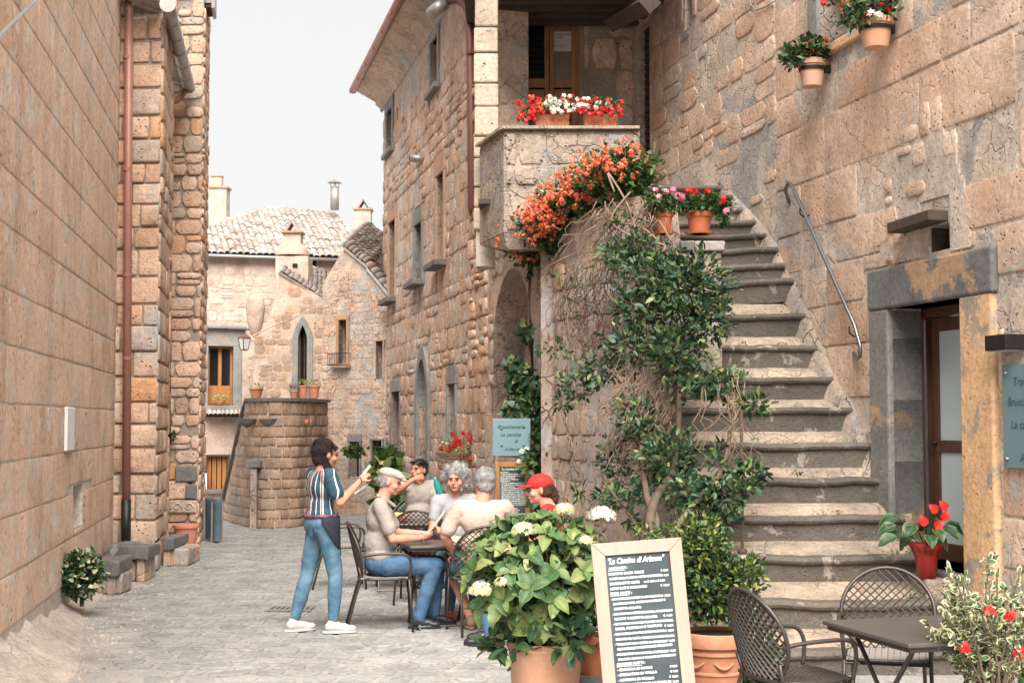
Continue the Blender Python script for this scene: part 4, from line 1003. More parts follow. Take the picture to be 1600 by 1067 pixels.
# ================= BACKGROUND =================
def hip_house():
    P0 = at(296, 400, 28.9); P1 = at(606, 400, 30.2)
    F = Frame(P0, P1, 'tiled_stone_house', 'wide stone house with pale hipped tile roof at the end of the street', 'house'); rt = F.root
    w1 = F.rect(482, 495, 399, 424); w2 = F.rect(325, 364, 541, 634); w3 = F.rect(323, 355, 713, 764)
    zE = F.px(440, 404)[1]
    holes = [w1, w2, w3]
    panel(rt, 0, F.L, 0, zE, holes, .4, M_farp)
    masonry(rt, 0, F.L, 1.9, zE-.2, (.12, .22), (.12, .32), M_far, [grow(w1, .04), grow(w2, .2, .3, .2, .35)], seed=91, kind='blk', gap=.03, proud=(.002, .008), skip=.35, cap=260)
    masonry(rt, 0, F.L, 0, .35, (.15, .18), (.2, .4), M_far, [grow(w3, .05)], seed=92, gap=.02, proud=(.004, .02), cap=40)
    window(rt, w1, .03, M_farp, sill=False)
    window(rt, w2, .17, M_greyfr, recess=.16, wood=M_woodor, lintel=.34, silld=.1, bars=0)
    z = w2[2]; m = MB(); m.box(w2[0]+.045, w2[1]-.045, .12, .15, z+.04, z+.42); m.mk('wood_panel', M_woodor, rt)
    MB().box(w2[0]-.25, w2[1]+.25, -.14, 0, w2[3]+.37, w2[3]+.42).mk('cornice', M_greyfr, rt)
    f3 = window(rt, w3, .04, M_wooddk, recess=.15, sill=True, sillmat=M_basalt)
    for k in range(4):
        a = w3[0]+(w3[1]-w3[0])*k/4; MB().box(a+.01, a+(w3[1]-w3[0])/4-.01, .08, .13, w3[2], w3[3]).mk('shutter_board', M_woodor, f3)
    # small tiled canopy under the balcony window
    cz = F.px(345, 650)[1]
    for k in range(9):
        a = F.px(320, 650)[0]+k*.088; MB().lathe([(.042, 0), (.048, .34)], n=8, a0=0, a1=math.pi, M=Matrix.Translation((a, -.02, cz+.14)) @ Matrix.Rotation(R(112), 4, 'X')).mk('roof_tile', M_tile, rt, smooth=True)
    MB().box(F.px(318, 650)[0], F.px(371, 650)[0], -.22, 0, cz-.02, cz+.03).mk('canopy_board', M_wooddk, rt)
    # roof
    e0 = F.w(-.9, -.18, zE+.02); e1 = F.w(F.L-.05, -.18, zE+.02); Rz = zE+1.42; U = e1-e0; V = F.N*3.2+Vector((0, 0, Rz-zE))
    lk = (F.px(415, 330, 3)[0]+.9)/(F.L+.85); rk = (F.px(516, 330, 3)[0]+.9)/(F.L+.85)
    slab(rt, [e0, e1, e0+U*rk+V, e0+U*(lk)+V], .05, M_tile, 'roof')
    tiles(rt, e0, U, V, 38, 15, keep=lambda a, b: lk*b < a < 1-(1-rk)*b, cap=300)
    MB().tube([e0+Vector((0, 0, -.03)), e1+Vector((0, 0, -.03))], .035, 8).mk('gutter', M_zinc, rt, world=True, smooth=True)
    # hip side slopes
    back = F.N*6.4
    slab(rt, [e1, e1+back, e0+U*rk+V], .05, M_tile, 'roof'); slab(rt, [e0+back, e0, e0+U*lk+V], .05, M_tile, 'roof')
    # hip/ridge tiles
    for A, B, n in ((e1, e0+U*rk+V, 16), (e0, e0+U*lk+V, 12), (e0+U*lk+V, e0+U*rk+V, 9)):
        d = (B-A); 
        for k in range(n):
            p = A+d*(k/n)+Vector((0, 0, .05)); MB().tube([p, p+d/n*1.1], [.065, .05], 8).mk('ridge_tile', M_tile, rt, world=True, smooth=True)
    # chimneys are parts of the house
    def chim(x0, x1, y0, y1, Y, mat, capy=None, tent=False):
        A = at(x0, y1, Y); B = at(x1, y0, Y); w_ = B.x-A.x
        c = MB().box(A.x, B.x, Y, Y+w_, A.z-.4, B.z).mk('chimney', mat, rt, world=True, bevel=.01)
        MB().box(A.x-.03, B.x+.03, Y-.03, Y+w_+.03, B.z, B.z+.045).mk('chimney_cap', M_orfr, c.parent, world=True)
        if tent:
            for sgn in (-1, 1):
                cx = (A.x+B.x)/2; MB().add([(cx+sgn*w_*.38, Y+.02, B.z+.04), (cx+sgn*w_*.38, Y+w_-.02, B.z+.04), (cx+sgn*.0, Y+w_-.02, B.z+.26), (cx+sgn*.0, Y+.02, B.z+.26), (cx+sgn*w_*.28, Y+.02, B.z+.04), (cx+sgn*w_*.28, Y+w_-.02, B.z+.04), (cx+sgn*.0, Y+w_-.02, B.z+.2), (cx+sgn*.0, Y+.02, B.z+.2)], [(0, 1, 2, 3), (4, 5, 6, 7), (0, 3, 7, 4), (1, 2, 6, 5), (0, 4, 5, 1)]).mk('chimney_tile', M_wooddk if sgn > 0 else M_tile, rt, world=True)
        return A, B
    A, B = chim(326, 354, 294, 330, 31.5, M_far)
    A2 = at(330, 296, 31.55); B2 = at(346, 276, 31.55); MB().box(A2.x, B2.x, 31.55, 31.75, A2.z, B2.z).mk('chimney_pot', M_farp, rt, world=True); MB().box(A2.x-.01, B2.x+.01, 31.53, 31.77, B2.z, B2.z+.03).mk('chimney_cap', M_orfr, rt, world=True)
    chim(554, 579, 328, 365, 31.8, M_far, tent=True)
    p = at(523, 328, 32.2); q = at(523, 292, 32.2)
    MB().tube([p, q], .1, 12).mk('flue_pipe', M_zinc, rt, world=True, smooth=True)
    MB().lathe([(.0, .13), (.15, .04), (.17, .03), (.0, .05)], c=q+Vector((0, 0, .06)), n=14).mk('flue_cowl', M_zinc, rt, world=True)
    for k in range(4): MB().tube([q+Vector((math.cos(k*1.57)*.09, math.sin(k*1.57)*.09, 0)), q+Vector((math.cos(k*1.57)*.11, math.sin(k*1.57)*.11, .11))], .008, 5).mk('cowl_strut', M_zinc, rt, world=True)
    MB().box(.0, F.L, 2.5, 2.6, 0, 3).mk('dark_interior', M_void, rt)
    # neighbouring lower roof to the right
    return F
FC = hip_house()
def gable_houses():
    # D: house with pointed window, x 395..505
    Y = 27.4; P0 = at(396, 600, Y); P1 = at(508, 600, Y-.1)
    F = Frame(P0, P1, 'gothic_window_house', 'stone house with tall pointed window behind the curved stair', 'house'); rt = F.root
    poly = [F.px(396, 850), F.px(508, 850), F.px(508, 466), F.px(503, 465), F.px(438, 424), F.px(432, 430), F.px(430, 470), F.px(412, 515), F.px(397, 530)]
    poly = [(a, max(b, 0)) for a, b in poly]
    go = (F.px(466, 560)[0], F.px(480, 560)[0], F.px(470, 622)[1], F.px(473, 508)[1])
    zs = go[3]-.28
    # wall in pieces round the opening
    L = F.L; 
    def ztop(s):
        pts = sorted([p for p in poly if p[1] > 1], key=lambda p: p[0])
        for i in range(len(pts)-1):
            if pts[i][0] <= s <= pts[i+1][0]+1e-6: t = (s-pts[i][0])/max(1e-6, pts[i+1][0]-pts[i][0]); return pts[i][1]+(pts[i+1][1]-pts[i][1])*t
        return pts[-1][1]
    wl = MB(); n = 28; S = sorted([L*i/n for i in range(n+1)]+[go[0], go[1]])
    for a, b in zip(S, S[1:]):
        if b-a < 1e-4: continue
        m = (a+b)/2
        if go[0] < m < go[1]: wl.wallprism([(a, 0), (b, 0), (b, go[2]), (a, go[2])], 0, .35); wl.wallprism([(a, go[3]), (b, go[3]), (b, ztop(b)), (a, ztop(a))], 0, .35)
        else: wl.wallprism([(a, 0), (b, 0), (b, ztop(b)), (a, ztop(a))], 0, .35)
    wl.mk('wall', M_farp, rt)
    masonry(rt, 0, L, 0, 4.6, (.13, .2), (.14, .3), M_farst, [grow(go, .12, .12, .05, .22)], seed=101, kind='blk', gap=.012, proud=(.002, .01), skip=.15, cap=220, keep=lambda s, z, a, b, c, d: d < min(ztop(a), ztop(b))-.02)
    A = arch_poly(go[0]-.11, go[1]+.11, zs, go[3]+.18, 12, .5); B = arch_poly(go[0], go[1], zs, go[3], 12, .5)
    A = [(go[0]-.11, go[2]-.03)]+A+[(go[1]+.11, go[2]-.03)]; B = [(go[0], go[2]-.03)]+B+[(go[1], go[2]-.03)]
    m = MB()
    for i in range(len(A)-1): m.wallprism([B[i], B[i+1], A[i+1], A[i]], -.04, .1)
    f = m.mk('window', M_greyfr, rt); MB().box(go[0], go[1], .2, .22, go[2], go[3]).mk('pane', M_glassd, f)
    c = (go[0]+go[1])/2; MB().box(c-.012, c+.012, .16, .2, go[2], go[3]).mk('window_frame', M_wooddk, f)
    # tiled roof slope
    a = at(437, 424, Y-.08); b = at(506, 468, Y-.08); cc = at(507, 426, Y+1.9); d = at(452, 416, Y+1.2)
    slab(rt, [a, b, cc, d], .05, M_tile, 'roof'); tiles(rt, b, cc-b, a-b, 13, 10, keep=lambda u, v: u < 1-v*.72, cap=120)
    # rounded plastered chimney oven with its tent-topped stack
    r = empty('chimney_stack', at(455, 425, Y+.3), 0, 'plastered stone chimney stack with little tent of tiles, in front of the hipped roof', 'chimney')
    A = at(430, 428, Y+.2); B = at(482, 400, Y+.2)
    MB().box(A.x, B.x, Y+.2, Y+.8, A.z-.2, B.z).mk('chimney_base', M_far, r, world=True, bevel=.02)
    prof = [(.34, 0), (.335, .06), (.29, .16), (.2, .24), (.12, .27)]
    c = at(457, 400, Y+.5); MB().lathe(prof, c=c, n=18).mk('rounded_shoulder', M_farp, r, world=True, smooth=True)
    A = at(441, 385, Y+.35); B = at(470, 364, Y+.35); MB().box(A.x, B.x, Y+.35, Y+.7, A.z-.3, B.z).mk('shaft', M_far, r, world=True, bevel=.01)
    MB().box(A.x-.03, B.x+.03, Y+.3, Y+.75, B.z, B.z+.04).mk('chimney_cap', M_orfr, r, world=True)
    cx = (A.x+B.x)/2; z = B.z+.04
    for sgn in (-1, 1): MB().add([(cx+sgn*.15, Y+.36, z), (cx+sgn*.15, Y+.7, z), (cx, Y+.7, z+.24), (cx, Y+.36, z+.24), (cx+sgn*.10, Y+.36, z), (cx+sgn*.1, Y+.7, z), (cx, Y+.7, z+.17), (cx, Y+.36, z+.17)], [(0, 1, 2, 3), (4, 5, 6, 7), (0, 3, 7, 4), (1, 2, 6, 5), (0, 4, 5, 1)]).mk('chimney_tile', M_tile, r, world=True)
    p = at(461, 415, Y+.18); MB().box(p.x-.05, p.x+.05, Y+.17, Y+.19, p.z-.03, p.z+.04).mk('flue_hole', M_void, r, world=True)
    # pale rounded buttress hood left
    r = empty('plaster_hood', at(395, 520, Y-.3), 0, 'pale rounded plaster hood leaning on the wall right of the lantern', 'chimney')
    c = at(398, 530, Y); MB().lathe([(.02, 0), (.10, .12), (.16, .35), (.19, .6), (.17, .78), (.1, .88), (0, .9)], c=Vector((c.x, Y+.05, c.z)), n=18).mk('hood', M_farp, r, world=True, smooth=True)
    # cable along D and E
    P = [at(x, y, 27.1) for x, y in ((395, 525), (420, 512), (450, 500), (480, 487), (503, 476), (530, 466))]
    r = empty('cable', P[0], 0, 'thin sagging cable across the wall over the pointed window', 'cable'); MB().tube(P, .014, 5).mk('wire', M_farp, r, world=True)
    # E: gabled house against the central palazzo
    P0 = at(503, 600, 27.3); P1 = at(612, 600, 26.5)
    F = Frame(P0, P1, 'gabled_house', 'narrow gabled house with small iron balcony window, joined to the central stone house', 'house'); rt = F.root; L = F.L
    pk = [F.px(503, 446), F.px(510, 434), F.px(538, 388), F.px(572, 416), F.px(605, 458), F.px(612, 462)]; pk[0] = (0, pk[0][1]); pk[-1] = (L, pk[-1][1])
    def zt(s):
        for i in range(len(pk)-1):
            if pk[i][0] <= s <= pk[i+1][0]+1e-6: t = (s-pk[i][0])/(pk[i+1][0]-pk[i][0]); return pk[i][1]+(pk[i+1][1]-pk[i][1])*t
        return pk[-1][1]
    wn = F.rect(530, 542, 500, 568); sm = F.rect(588, 599, 533, 592); lo = F.rect(547, 562, 690, 745); lo2 = F.rect(582, 597, 688, 746)
    H = [wn, sm, lo, lo2]
    S = sorted(set([L*i/20 for i in range(21)]+[x for h in H for x in h[:2] if 0 < x < L])); wl = MB()
    for a, b in zip(S, S[1:]):
        if b-a < 1e-4: continue
        m = (a+b)/2; cuts = sorted([(h[2], h[3]) for h in H if h[0] < m < h[1]]); z = 0
        for c0, c1 in cuts: wl.wallprism([(a, z), (b, z), (b, c0), (a, c0)], 0, .3); z = c1
        wl.wallprism([(a, z), (b, z), (b, zt(b)), (a, zt(a))], 0, .3)
    wl.mk('wall', M_facp, rt)
    masonry(rt, 0, L, 0, 5.2, (.14, .24), (.12, .26), M_fac, [grow(h, .08, .08, .06, .1) for h in H], seed=111, kind='blk', gap=.012, proud=(.002, .01), skip=.15, cap=240, keep=lambda s, z, a, b, c, d: d < min(zt(max(a, 0)), zt(min(b, L)))-.02)
    window(rt, wn, .06, M_orfr, lintel=.1); window(rt, sm, .03, M_farp, sill=False); window(rt, lo, .04, M_greyfr, sill=False, lintel=.15); window(rt, lo2, .04, M_greyfr, sill=False)
    g = MB(); z0 = wn[2]-.03
    for k in range(8): x = wn[0]-.12+k*.04; g.tube([(x, -.2, z0), (x, -.2, z0+.22)], .006, 5)
    g.tube([(wn[0]-.14, 0, z0+.22), (wn[0]-.14, -.2, z0+.22), (wn[1]+.1, -.2, z0+.22), (wn[1]+.1, 0, z0+.22)], .008, 5); g.tube([(wn[0]-.14, 0, z0), (wn[0]-.14, -.2, z0), (wn[1]+.1, -.2, z0), (wn[1]+.1, 0, z0)], .01, 5)
    g.mk('iron_balconet', M_iron, rt)
    a = at(536, 384, 27.0); b = at(575, 416, 26.7); cc = at(607, 381, 29.2); d = at(548, 374, 29.0)
    slab(rt, [a, b, cc, d], .05, M_tile, 'roof'); tiles(rt, b, cc-b, a-b, 9, 7, cap=100)
    a = at(574, 418, 26.7); b = at(607, 458, 26.5); cc = at(616, 430, 28.2); d = at(606, 408, 28.4)
    slab(rt, [a, b, cc, d], .05, M_tile, 'roof'); tiles(rt, b, cc-b, a-b, 6, 5, cap=60)
gable_houses()
def curved_stair():
    K = [(350, 25.6), (368, 24.6), (400, 23.5), (440, 23.4), (475, 23.9), (512, 25.4)]
    xy = [Vector((*px_xy(a, b), 0)) for a, b in K]
    rt = empty('curved_stair_wall', (-4.2, 23.5, 0), 0, 'curved stone wall of an outside stair with pots along its top', 'wall'); Mi = WM[rt.name].inverted()
    P = [Mi @ p for p in catmull(xy, 6)]; P2 = [Vector((p.x, p.y)) for p in P]; n = len(P2); f, L = polypath(P2)
    zt = []
    for p in P:
        wp = p+Vector((-4.2, 23.5, 0)); pxx = cam_px(Vector((wp.x, wp.y, 1)))[0]
        zt.append(max(.3, min(2.10, .28+(pxx-350)*(1.82)/34)))
    curved_panel(rt, P2, zt, .35, M_facp)
    def top(s): 
        i = max(0, min(n-2, int(s/L*(n-1)))); return min(zt[i], zt[i+1])
    masonry(rt, 0, L, 0, 2.1, (.15, .2), (.15, .27), M_farst, seed=121, gap=.024, proud=(.012, .03), path=f, cap=300, keep=lambda s, z, a, b, c, d: d < top(a)+.02)
    # coping
    V = []
    for i in range(n):
        a = P2[max(i-1, 0)]; b = P2[min(i+1, n-1)]; d = (b-a).normalized(); N = Vector((-d.y, d.x)); p = P2[i]-N*.06; q = P2[i]+N*.4
        V += [(p.x, p.y, zt[i]), (p.x, p.y, zt[i]+.055), (q.x, q.y, zt[i]+.055), (q.x, q.y, zt[i])]
    MB().add(V, [(i*4+j, (i+1)*4+j, (i+1)*4+(j+1) % 4, i*4+(j+1) % 4) for i in range(n-1) for j in range(4)]+[(0, 1, 2, 3), tuple((n-1)*4+j for j in range(4))[::-1]]).mk('coping', M_basalt, rt)
    # old door post + lintel, drain spouts
    a = at(393, 826, 23.42); b = at(404, 731, 23.42); MB().box(a.x, b.x, 23.25, 23.5, 0, b.z).mk('door_post', M_curve, rt, world=True, bevel=.01)
    a = at(387, 730, 23.4); b = at(410, 719, 23.4); MB().box(a.x, b.x, 23.22, 23.5, a.z, b.z).mk('lintel', M_basalt, rt, world=True, bevel=.01)
    for x in (386, 420): p = at(x, 660, 23.4); MB().lathe([(0, -.1), (.12, -.02), (.16, .06), (.15, .065), (0, .02)], c=p, n=12).mk('stone_spout', M_basalt, rt, world=True)
    p = at(481, 658, 23.9); MB().tube([p, p+Vector((0, -.18, 0))], .035, 10).mk('drain_pipe', M_terra, rt, world=True)
    # terrace floor
    MB().prism([Vector((*px_xy(388, 24.0),)), Vector((*px_xy(440, 23.6),)), Vector((*px_xy(505, 25.4),)), Vector((*px_xy(505, 27.4),)), Vector((*px_xy(392, 27.4),))], 1.9, 2.05).mk('terrace', M_step, rt, world=True)
curved_stair()
def lantern():
    A = at(318, 513, 27.3); p = at(382, 515, 26.2)
    r = empty('street_lantern', p-Vector((0, 0, .35)), 0, 'small hanging iron street lantern with pale panes beside the far left pier', 'lantern')
    MB().tube([A+Vector((-.2, 0, 0)), p+Vector((-.3, 0, 0)), p+Vector((.1, 0, 0))], .014, 6).mk('bracket', M_iron, r, world=True)
    c = p+Vector((0, 0, -.1)); MB().tube([p, c], .008, 6).mk('hanger', M_iron, r, world=True)
    MB().lathe([(.0, .03), (.03, .02), (.13, -.05), (.125, -.06)], c=c, n=4, M=None).mk('hood', M_copper, r, world=True)
    MB().lathe([(.11, -.06), (.065, -.27)], c=c, n=4).mk('pane', plain('milk_glass', (.62, .62, .6), .4, .05, 4, 0), r, world=True)
    g = MB()
    for k in range(4):
        a = k*math.pi/2; g.tube([c+Vector((math.cos(a)*.115, math.sin(a)*.115, -.06)), c+Vector((math.cos(a)*.07, math.sin(a)*.07, -.275))], .009, 4)
    g.lathe([(.075, -.27), (.05, -.29), (0, -.29)], c=c, n=4); g.mk('lantern_frame', M_copper, r, world=True)
lantern()
def bins():
    m = plain('grey_blue_bin', (.10, .14, .17), .5, .2, 8, .05); m2 = plain('bin_bag', (.05, .07, .09), .35, .2, 10, .3)
    for k, (x0, x1, y0, y1, Y, lab) in enumerate(((330, 346, 783, 846, 20.6, 'grey-blue street bin standing right of the far left pier, the taller right one'), (318, 331, 781, 842, 20.9, 'dark bin with a hanging bag half hidden behind the far left pier'))):
        A = at(x0, y1, Y); B = at(x1, y0, Y); r = empty('street_bin', ((A.x+B.x)/2, Y+.1, 0), 0, lab, 'bin'); w_ = (B.x-A.x)/2; h = B.z
        MB().lathe([(w_*.9, .04), (w_*1.0, h*.9), (w_*1.08, h*.92), (w_*1.08, h)], n=20).mk('bin_body', m if k == 0 else m2, r, smooth=True)
        MB().lathe([(w_*1.12, h), (w_*1.1, h+.03), (0, h+.05)], n=20).mk('lid', m, r)
        for sx in (-1, 1): MB().box(sx*w_*1.1-.012, sx*w_*1.1+.012, -w_*.6, -w_*.5, 0, h).mk('frame_post', M_zinc, r)
    # little white notice on the wall by the shutters
    F = FC; c = F.px(331, 752); r = empty('wall_notice', F.w(c[0]-.17, -.06, c[1]), F.ang, 'small white framed notice left of the brown shutters at street level', 'notice')
    MB().box(-.06, .06, -.02, .0, -.17, .17).mk('notice_board', MATS['white_plaster'], r); MB().box(-.03, .03, -.026, -.021, -.06, .06).mk('notice_print', M_signt, r)
bins()
# ================= PLANTS =================
LEAF_V = np.array([(0, 0, 0), (-.22, .35, .07), (.22, .35, .07), (0, .42, 0), (-.17, .75, .03), (.17, .75, .03), (0, 1, -.08)], np.float32)
LEAF_T = np.array([(0, 3, 1), (0, 2, 3), (1, 3, 4), (3, 2, 5), (4, 3, 6), (3, 5, 6)], np.int32)
def petal_template(n=5, w=.5, cup=.15):
    V = [(0, 0, 0)]; T = []
    for i in range(n):
        a = 2*math.pi*i/n; da = w
        b = len(V); V += [(math.cos(a-da)*.6, math.sin(a-da)*.6, cup*.5), (math.cos(a)*1., math.sin(a)*1., cup), (math.cos(a+da)*.6, math.sin(a+da)*.6, cup*.5)]
        T += [(0, b, b+1), (0, b+1, b+2)]
    return np.array(V, np.float32), np.array(T, np.int32)
PET = petal_template()
IVY_V = np.array([(0, 0, 0), (-.45, .15, .05), (-.3, .55, .02), (0, .5, 0), (.3, .55, .02), (.45, .15, .05), (0, 1, -.08)], np.float32)
IVY_T = np.array([(0, 3, 1), (1, 3, 2), (2, 3, 6), (3, 4, 6), (3, 5, 4), (0, 5, 3)], np.int32)
def unit(a): return a/np.maximum(np.linalg.norm(a, axis=1, keepdims=True), 1e-6)
def scatter(name, tv, tf, P, d, nrm, S, mat, parent, tint=None, edge=False):
    N = len(P); y = unit(d); x = unit(np.cross(y, nrm)); z = np.cross(x, y); S = np.asarray(S, np.float32).reshape(-1, 1, 1)
    Rm = np.stack([x, y, z], 1)
    V = (np.einsum('vk,nkj->nvj', tv, Rm)*S+P[:, None, :]).reshape(-1, 3)
    m = len(tv); T = (tf[None]+(np.arange(N)*m)[:, None, None]).reshape(-1, 3)
    t = np.repeat(np.random.rand(N) if tint is None else tint, m)
    if edge: t = np.tile(np.array([0, 1, 1, 0, 1, 1, 1.]), N)*np.repeat(np.random.uniform(.55, 1, N), m)
    if parent: Mi = np.array(WM[parent.name].inverted()); V = V @ Mi[:3, :3].T+Mi[:3, 3]
    me = mesh_np(name, V, T, t); shade(me, True); o = link(name, me, mat, parent); o['kind'] = 'stuff'; return o
def cloud(blobs, shell=.5, rs=0):
    """blobs: (center, (rx,ry,rz), n) -> points, outward dirs"""
    rg = np.random.RandomState(rs); P = []; D = []
    for c, r, n in blobs:
        v = unit(rg.normal(size=(n, 3))); k = (shell+(1-shell)*rg.rand(n, 1))**.6
        lump = 1+.22*np.sin(v[:, :1]*5+v[:, 2:]*7+rs)*np.cos(v[:, 1:2]*6+rs*2)
        P.append(np.array(c)+v*k*lump*np.array(r)); D.append(v)
    return np.concatenate(P), np.concatenate(D)
def foliage(name, blobs, size, mat, parent, seed=1, up=.5, shell=.4, tv=None, tf=None, out=.7, edge=False, jit=.8):
    P, D = cloud(blobs, shell, seed); rg = np.random.RandomState(seed+99); n = len(P)
    d = D*out+rg.normal(size=(n, 3))*jit*.6+np.array([0, 0, .25*up]); nr = D*.5+np.array([0, 0, up])+rg.normal(size=(n, 3))*.45
    S = size*rg.uniform(.6, 1.25, n)
    # tint: random per leaf, weighted towards the first colours
    return scatter(name, LEAF_V if tv is None else tv, LEAF_T if tf is None else tf, P, d, nr, S, mat, parent, tint=np.clip(rg.rand(n)**1.3, 0, .999), edge=edge)
def blooms(name, pts, R0, per, size, mat, parent, seed=1, up=.4):
    rg = np.random.RandomState(seed); P = []; D = []
    for p in pts:
        v = unit(rg.normal(size=(per, 3))+np.array([0, -.3, up])); P.append(np.array(p)+v*R0*rg.uniform(.7, 1, (per, 1))); D.append(v)
    P = np.concatenate(P); D = np.concatenate(D); n = len(P)
    t = np.cross(D, rg.normal(size=(n, 3)))
    return scatter(name, PET[0], PET[1], P, t, D, size*rg.uniform(.7, 1.2, n), mat, parent)
def vec(p): return (p.x, p.y, p.z)
def pot(name_root, prof, mat, rings=True, n=28, soil=None):
    o = MB().lathe(prof, n=n).mk('pot', mat, name_root, smooth=True)
    m = o.modifiers.new('e', 'EDGE_SPLIT'); m.split_angle = R(35)
    if soil: MB().lathe([(0, soil[1]+.01), (soil[0], soil[1])], n=18).mk('soil', M_soil, name_root)
    return o
def std_pot(r, h, rim=.05):
    return [(0, .0), (r*.68, 0), (r*.72, .02), (r*.9, h-rim), (r*.92, h-rim), (r*1.02, h-rim+.006), (r*1.04, h-.006), (r*1.0, h), (r*.92, h), (r*.88, h-.05), (0, h-.06)]
# --- climbing shrub on the stairs ---
def climbing_shrub():
    base = at(1022, 850, 10.95); base.z = 0
    rt = empty('climbing_shrub', base, 0, 'large dark glossy climbing shrub sprawling over the curved wall and stair side', 'shrub')
    def B(px, py, Y, rx, ry, n, rd=.22):
        c = at(px, py, Y); k = Y/FPX; return (vec(c), (rx*k, rd, ry*k), n)
    SC_ = 1.0
    G = [B(1075, 450, 12.0, 72, 62, 760, .3), B(1030, 430, 12.2, 62, 40, 280, .25), B(1000, 480, 12.3, 45, 45, 240), B(972, 400, 12.6, 34, 26, 110, .15), B(1000, 385, 12.5, 30, 22, 70, .12),
         B(1060, 545, 11.9, 46, 48, 340, .26), B(1110, 500, 11.9, 38, 36, 180, .22), B(985, 540, 12.2, 48, 34, 220), B(940, 580, 12.35, 42, 26, 130, .15), B(900, 605, 12.7, 30, 22, 60, .12), B(880, 628, 12.9, 14, 14, 22, .08),
         B(1120, 600, 11.5, 52, 24, 210, .2), B(1180, 632, 11.3, 24, 18, 70, .14), B(1060, 610, 11.8, 30, 24, 30),
         B(995, 655, 12.0, 36, 42, 210), B(960, 720, 12.1, 26, 34, 110, .15), B(1045, 715, 11.6, 50, 46, 360, .26), B(1075, 770, 11.3, 42, 34, 200, .22), B(1010, 768, 11.6, 34, 22, 90, .16), B(958, 778, 11.9, 34, 16, 70, .12),
         B(1125, 775, 11.1, 46, 32, 210, .2), B(1168, 745, 11.1, 28, 24, 110, .14), B(1120, 715, 11.2, 14, 34, 34, .1), B(1120, 815, 11.0, 36, 20, 80, .15), B(905, 770, 12.3, 14, 10, 16, .06), B(990, 815, 11.7, 12, 10, 14, .06)]
    G = [(c, r_, int(n*1.6)) for c, r_, n in G]
    foliage('foliage', G, .076, M_leafd, rt, seed=3, up=.7, shell=.15)
    rg = random.Random(77)
    # trunk
    tr = MB()
    def limb(pts, r0, r1, n=7):
        P = catmull([at(*p) for p in pts], 4); k = len(P); tr.tube(P, [r0+(r1-r0)*i/(k-1) for i in range(k)], n)
    limb([(1022, 870, 10.95), (1016, 810, 11.1), (1030, 770, 11.3), (1050, 740, 11.5), (1060, 690, 11.7), (1062, 600, 11.9), (1068, 500, 12.1)], .045, .02)
    limb([(1024, 865, 10.95), (1026, 815, 11.1), (1012, 780, 11.3), (1005, 730, 11.7), (1000, 660, 12.0), (990, 560, 12.3), (1015, 450, 12.4)], .035, .015)
    limb([(1030, 868, 10.9), (1060, 820, 11.0), (1090, 780, 11.1), (1130, 730, 11.15), (1140, 640, 11.4), (1110, 560, 11.8)], .028, .014)
    tr.mk('trunk', M_bark, rt, world=True, smooth=True)
    # bare hanging twigs
    tw = MB()
    def twig(p0, p1, Y0, Y1, sag, r=.007, wob=20):
        n = 7; P = []
        for i in range(n+1):
            t = i/n; x = p0[0]+(p1[0]-p0[0])*t+rg.uniform(-wob, wob)*math.sin(t*math.pi); y = p0[1]+(p1[1]-p0[1])*t+sag*math.sin(t*math.pi)+rg.uniform(-wob, wob)*.4
            P.append(at(x, y, Y0+(Y1-Y0)*t+rg.uniform(-.05, .05)))
        tw.tube(P, [r*.75*(1-.5*i/n) for i in range(n+1)], 4)
    for k in range(75): # band under the main crown
        x = rg.uniform(975, 1080); twig((x, 560+rg.uniform(-20, 20)), (x-rg.uniform(10, 70), 660+rg.uniform(-20, 60)), 12.2, 11.9, rg.uniform(-12, 12))
    for k in range(55): # fan from the balcony ledge
        x = rg.uniform(930, 1040); twig((x, 325+rg.uniform(-15, 25)), (x+rg.uniform(-90, 30), 400+rg.uniform(-20, 70)), 12.75, 12.95, rg.uniform(-25, 5), .008, 16)
    for k in range(60): # wisps on the curved wall
        x = rg.uniform(890, 980); twig((x, 410+rg.uniform(-20, 60)), (x-rg.uniform(-10, 80), 500+rg.uniform(-30, 90)), 12.85, 13.3+(980-x)*.006, rg.uniform(-10, 10), .005, 14)
    for k in range(18): x = rg.uniform(1095, 1165); twig((x, 600+rg.uniform(-10, 20)), (x+rg.uniform(-30, 30), 700+rg.uniform(-20, 50)), 11.35, 11.2, rg.uniform(-8, 8))
    for k in range(50): x = rg.uniform(980, 1060); twig((x, 650+rg.uniform(-20, 20)), (x-rg.uniform(10, 60), 720+rg.uniform(-20, 30)), 11.9, 12.0, 8)
    # thick arched stems near the top
    for pts in ([(985, 300, 12.7), (955, 345, 12.7), (1000, 375, 12.65), (1040, 385, 12.6), (1012, 410, 12.5)], [(930, 380, 12.9), (960, 350, 12.8), (1010, 360, 12.7), (1045, 400, 12.6)], [(960, 300, 12.75), (950, 270, 12.8), (985, 330, 12.7), (1000, 400, 12.6)], [(1030, 345, 12.65), (1050, 380, 12.6), (1068, 420, 12.5), (1070, 440, 12.4)]):
        P = catmull([at(*p) for p in pts], 4); tw.tube(P, .010, 6)
    o = tw.mk('bare_twigs', M_twig, rt, world=True, smooth=True); o['kind'] = 'stuff'
    foliage('sparse_foliage', [B(965, 395, 12.7, 40, 20, 60, .1), B(870, 425, 14.0, 20, 30, 18, .05), B(905, 470, 13.3, 30, 30, 26, .06), B(868, 545, 13.7, 30, 16, 34, .05), B(1015, 255, 12.9, 22, 14, 40, .08), B(975, 345, 12.7, 30, 20, 30, .08)], .075, M_leafg, rt, seed=8, up=.6, shell=.1)
climbing_shrub()
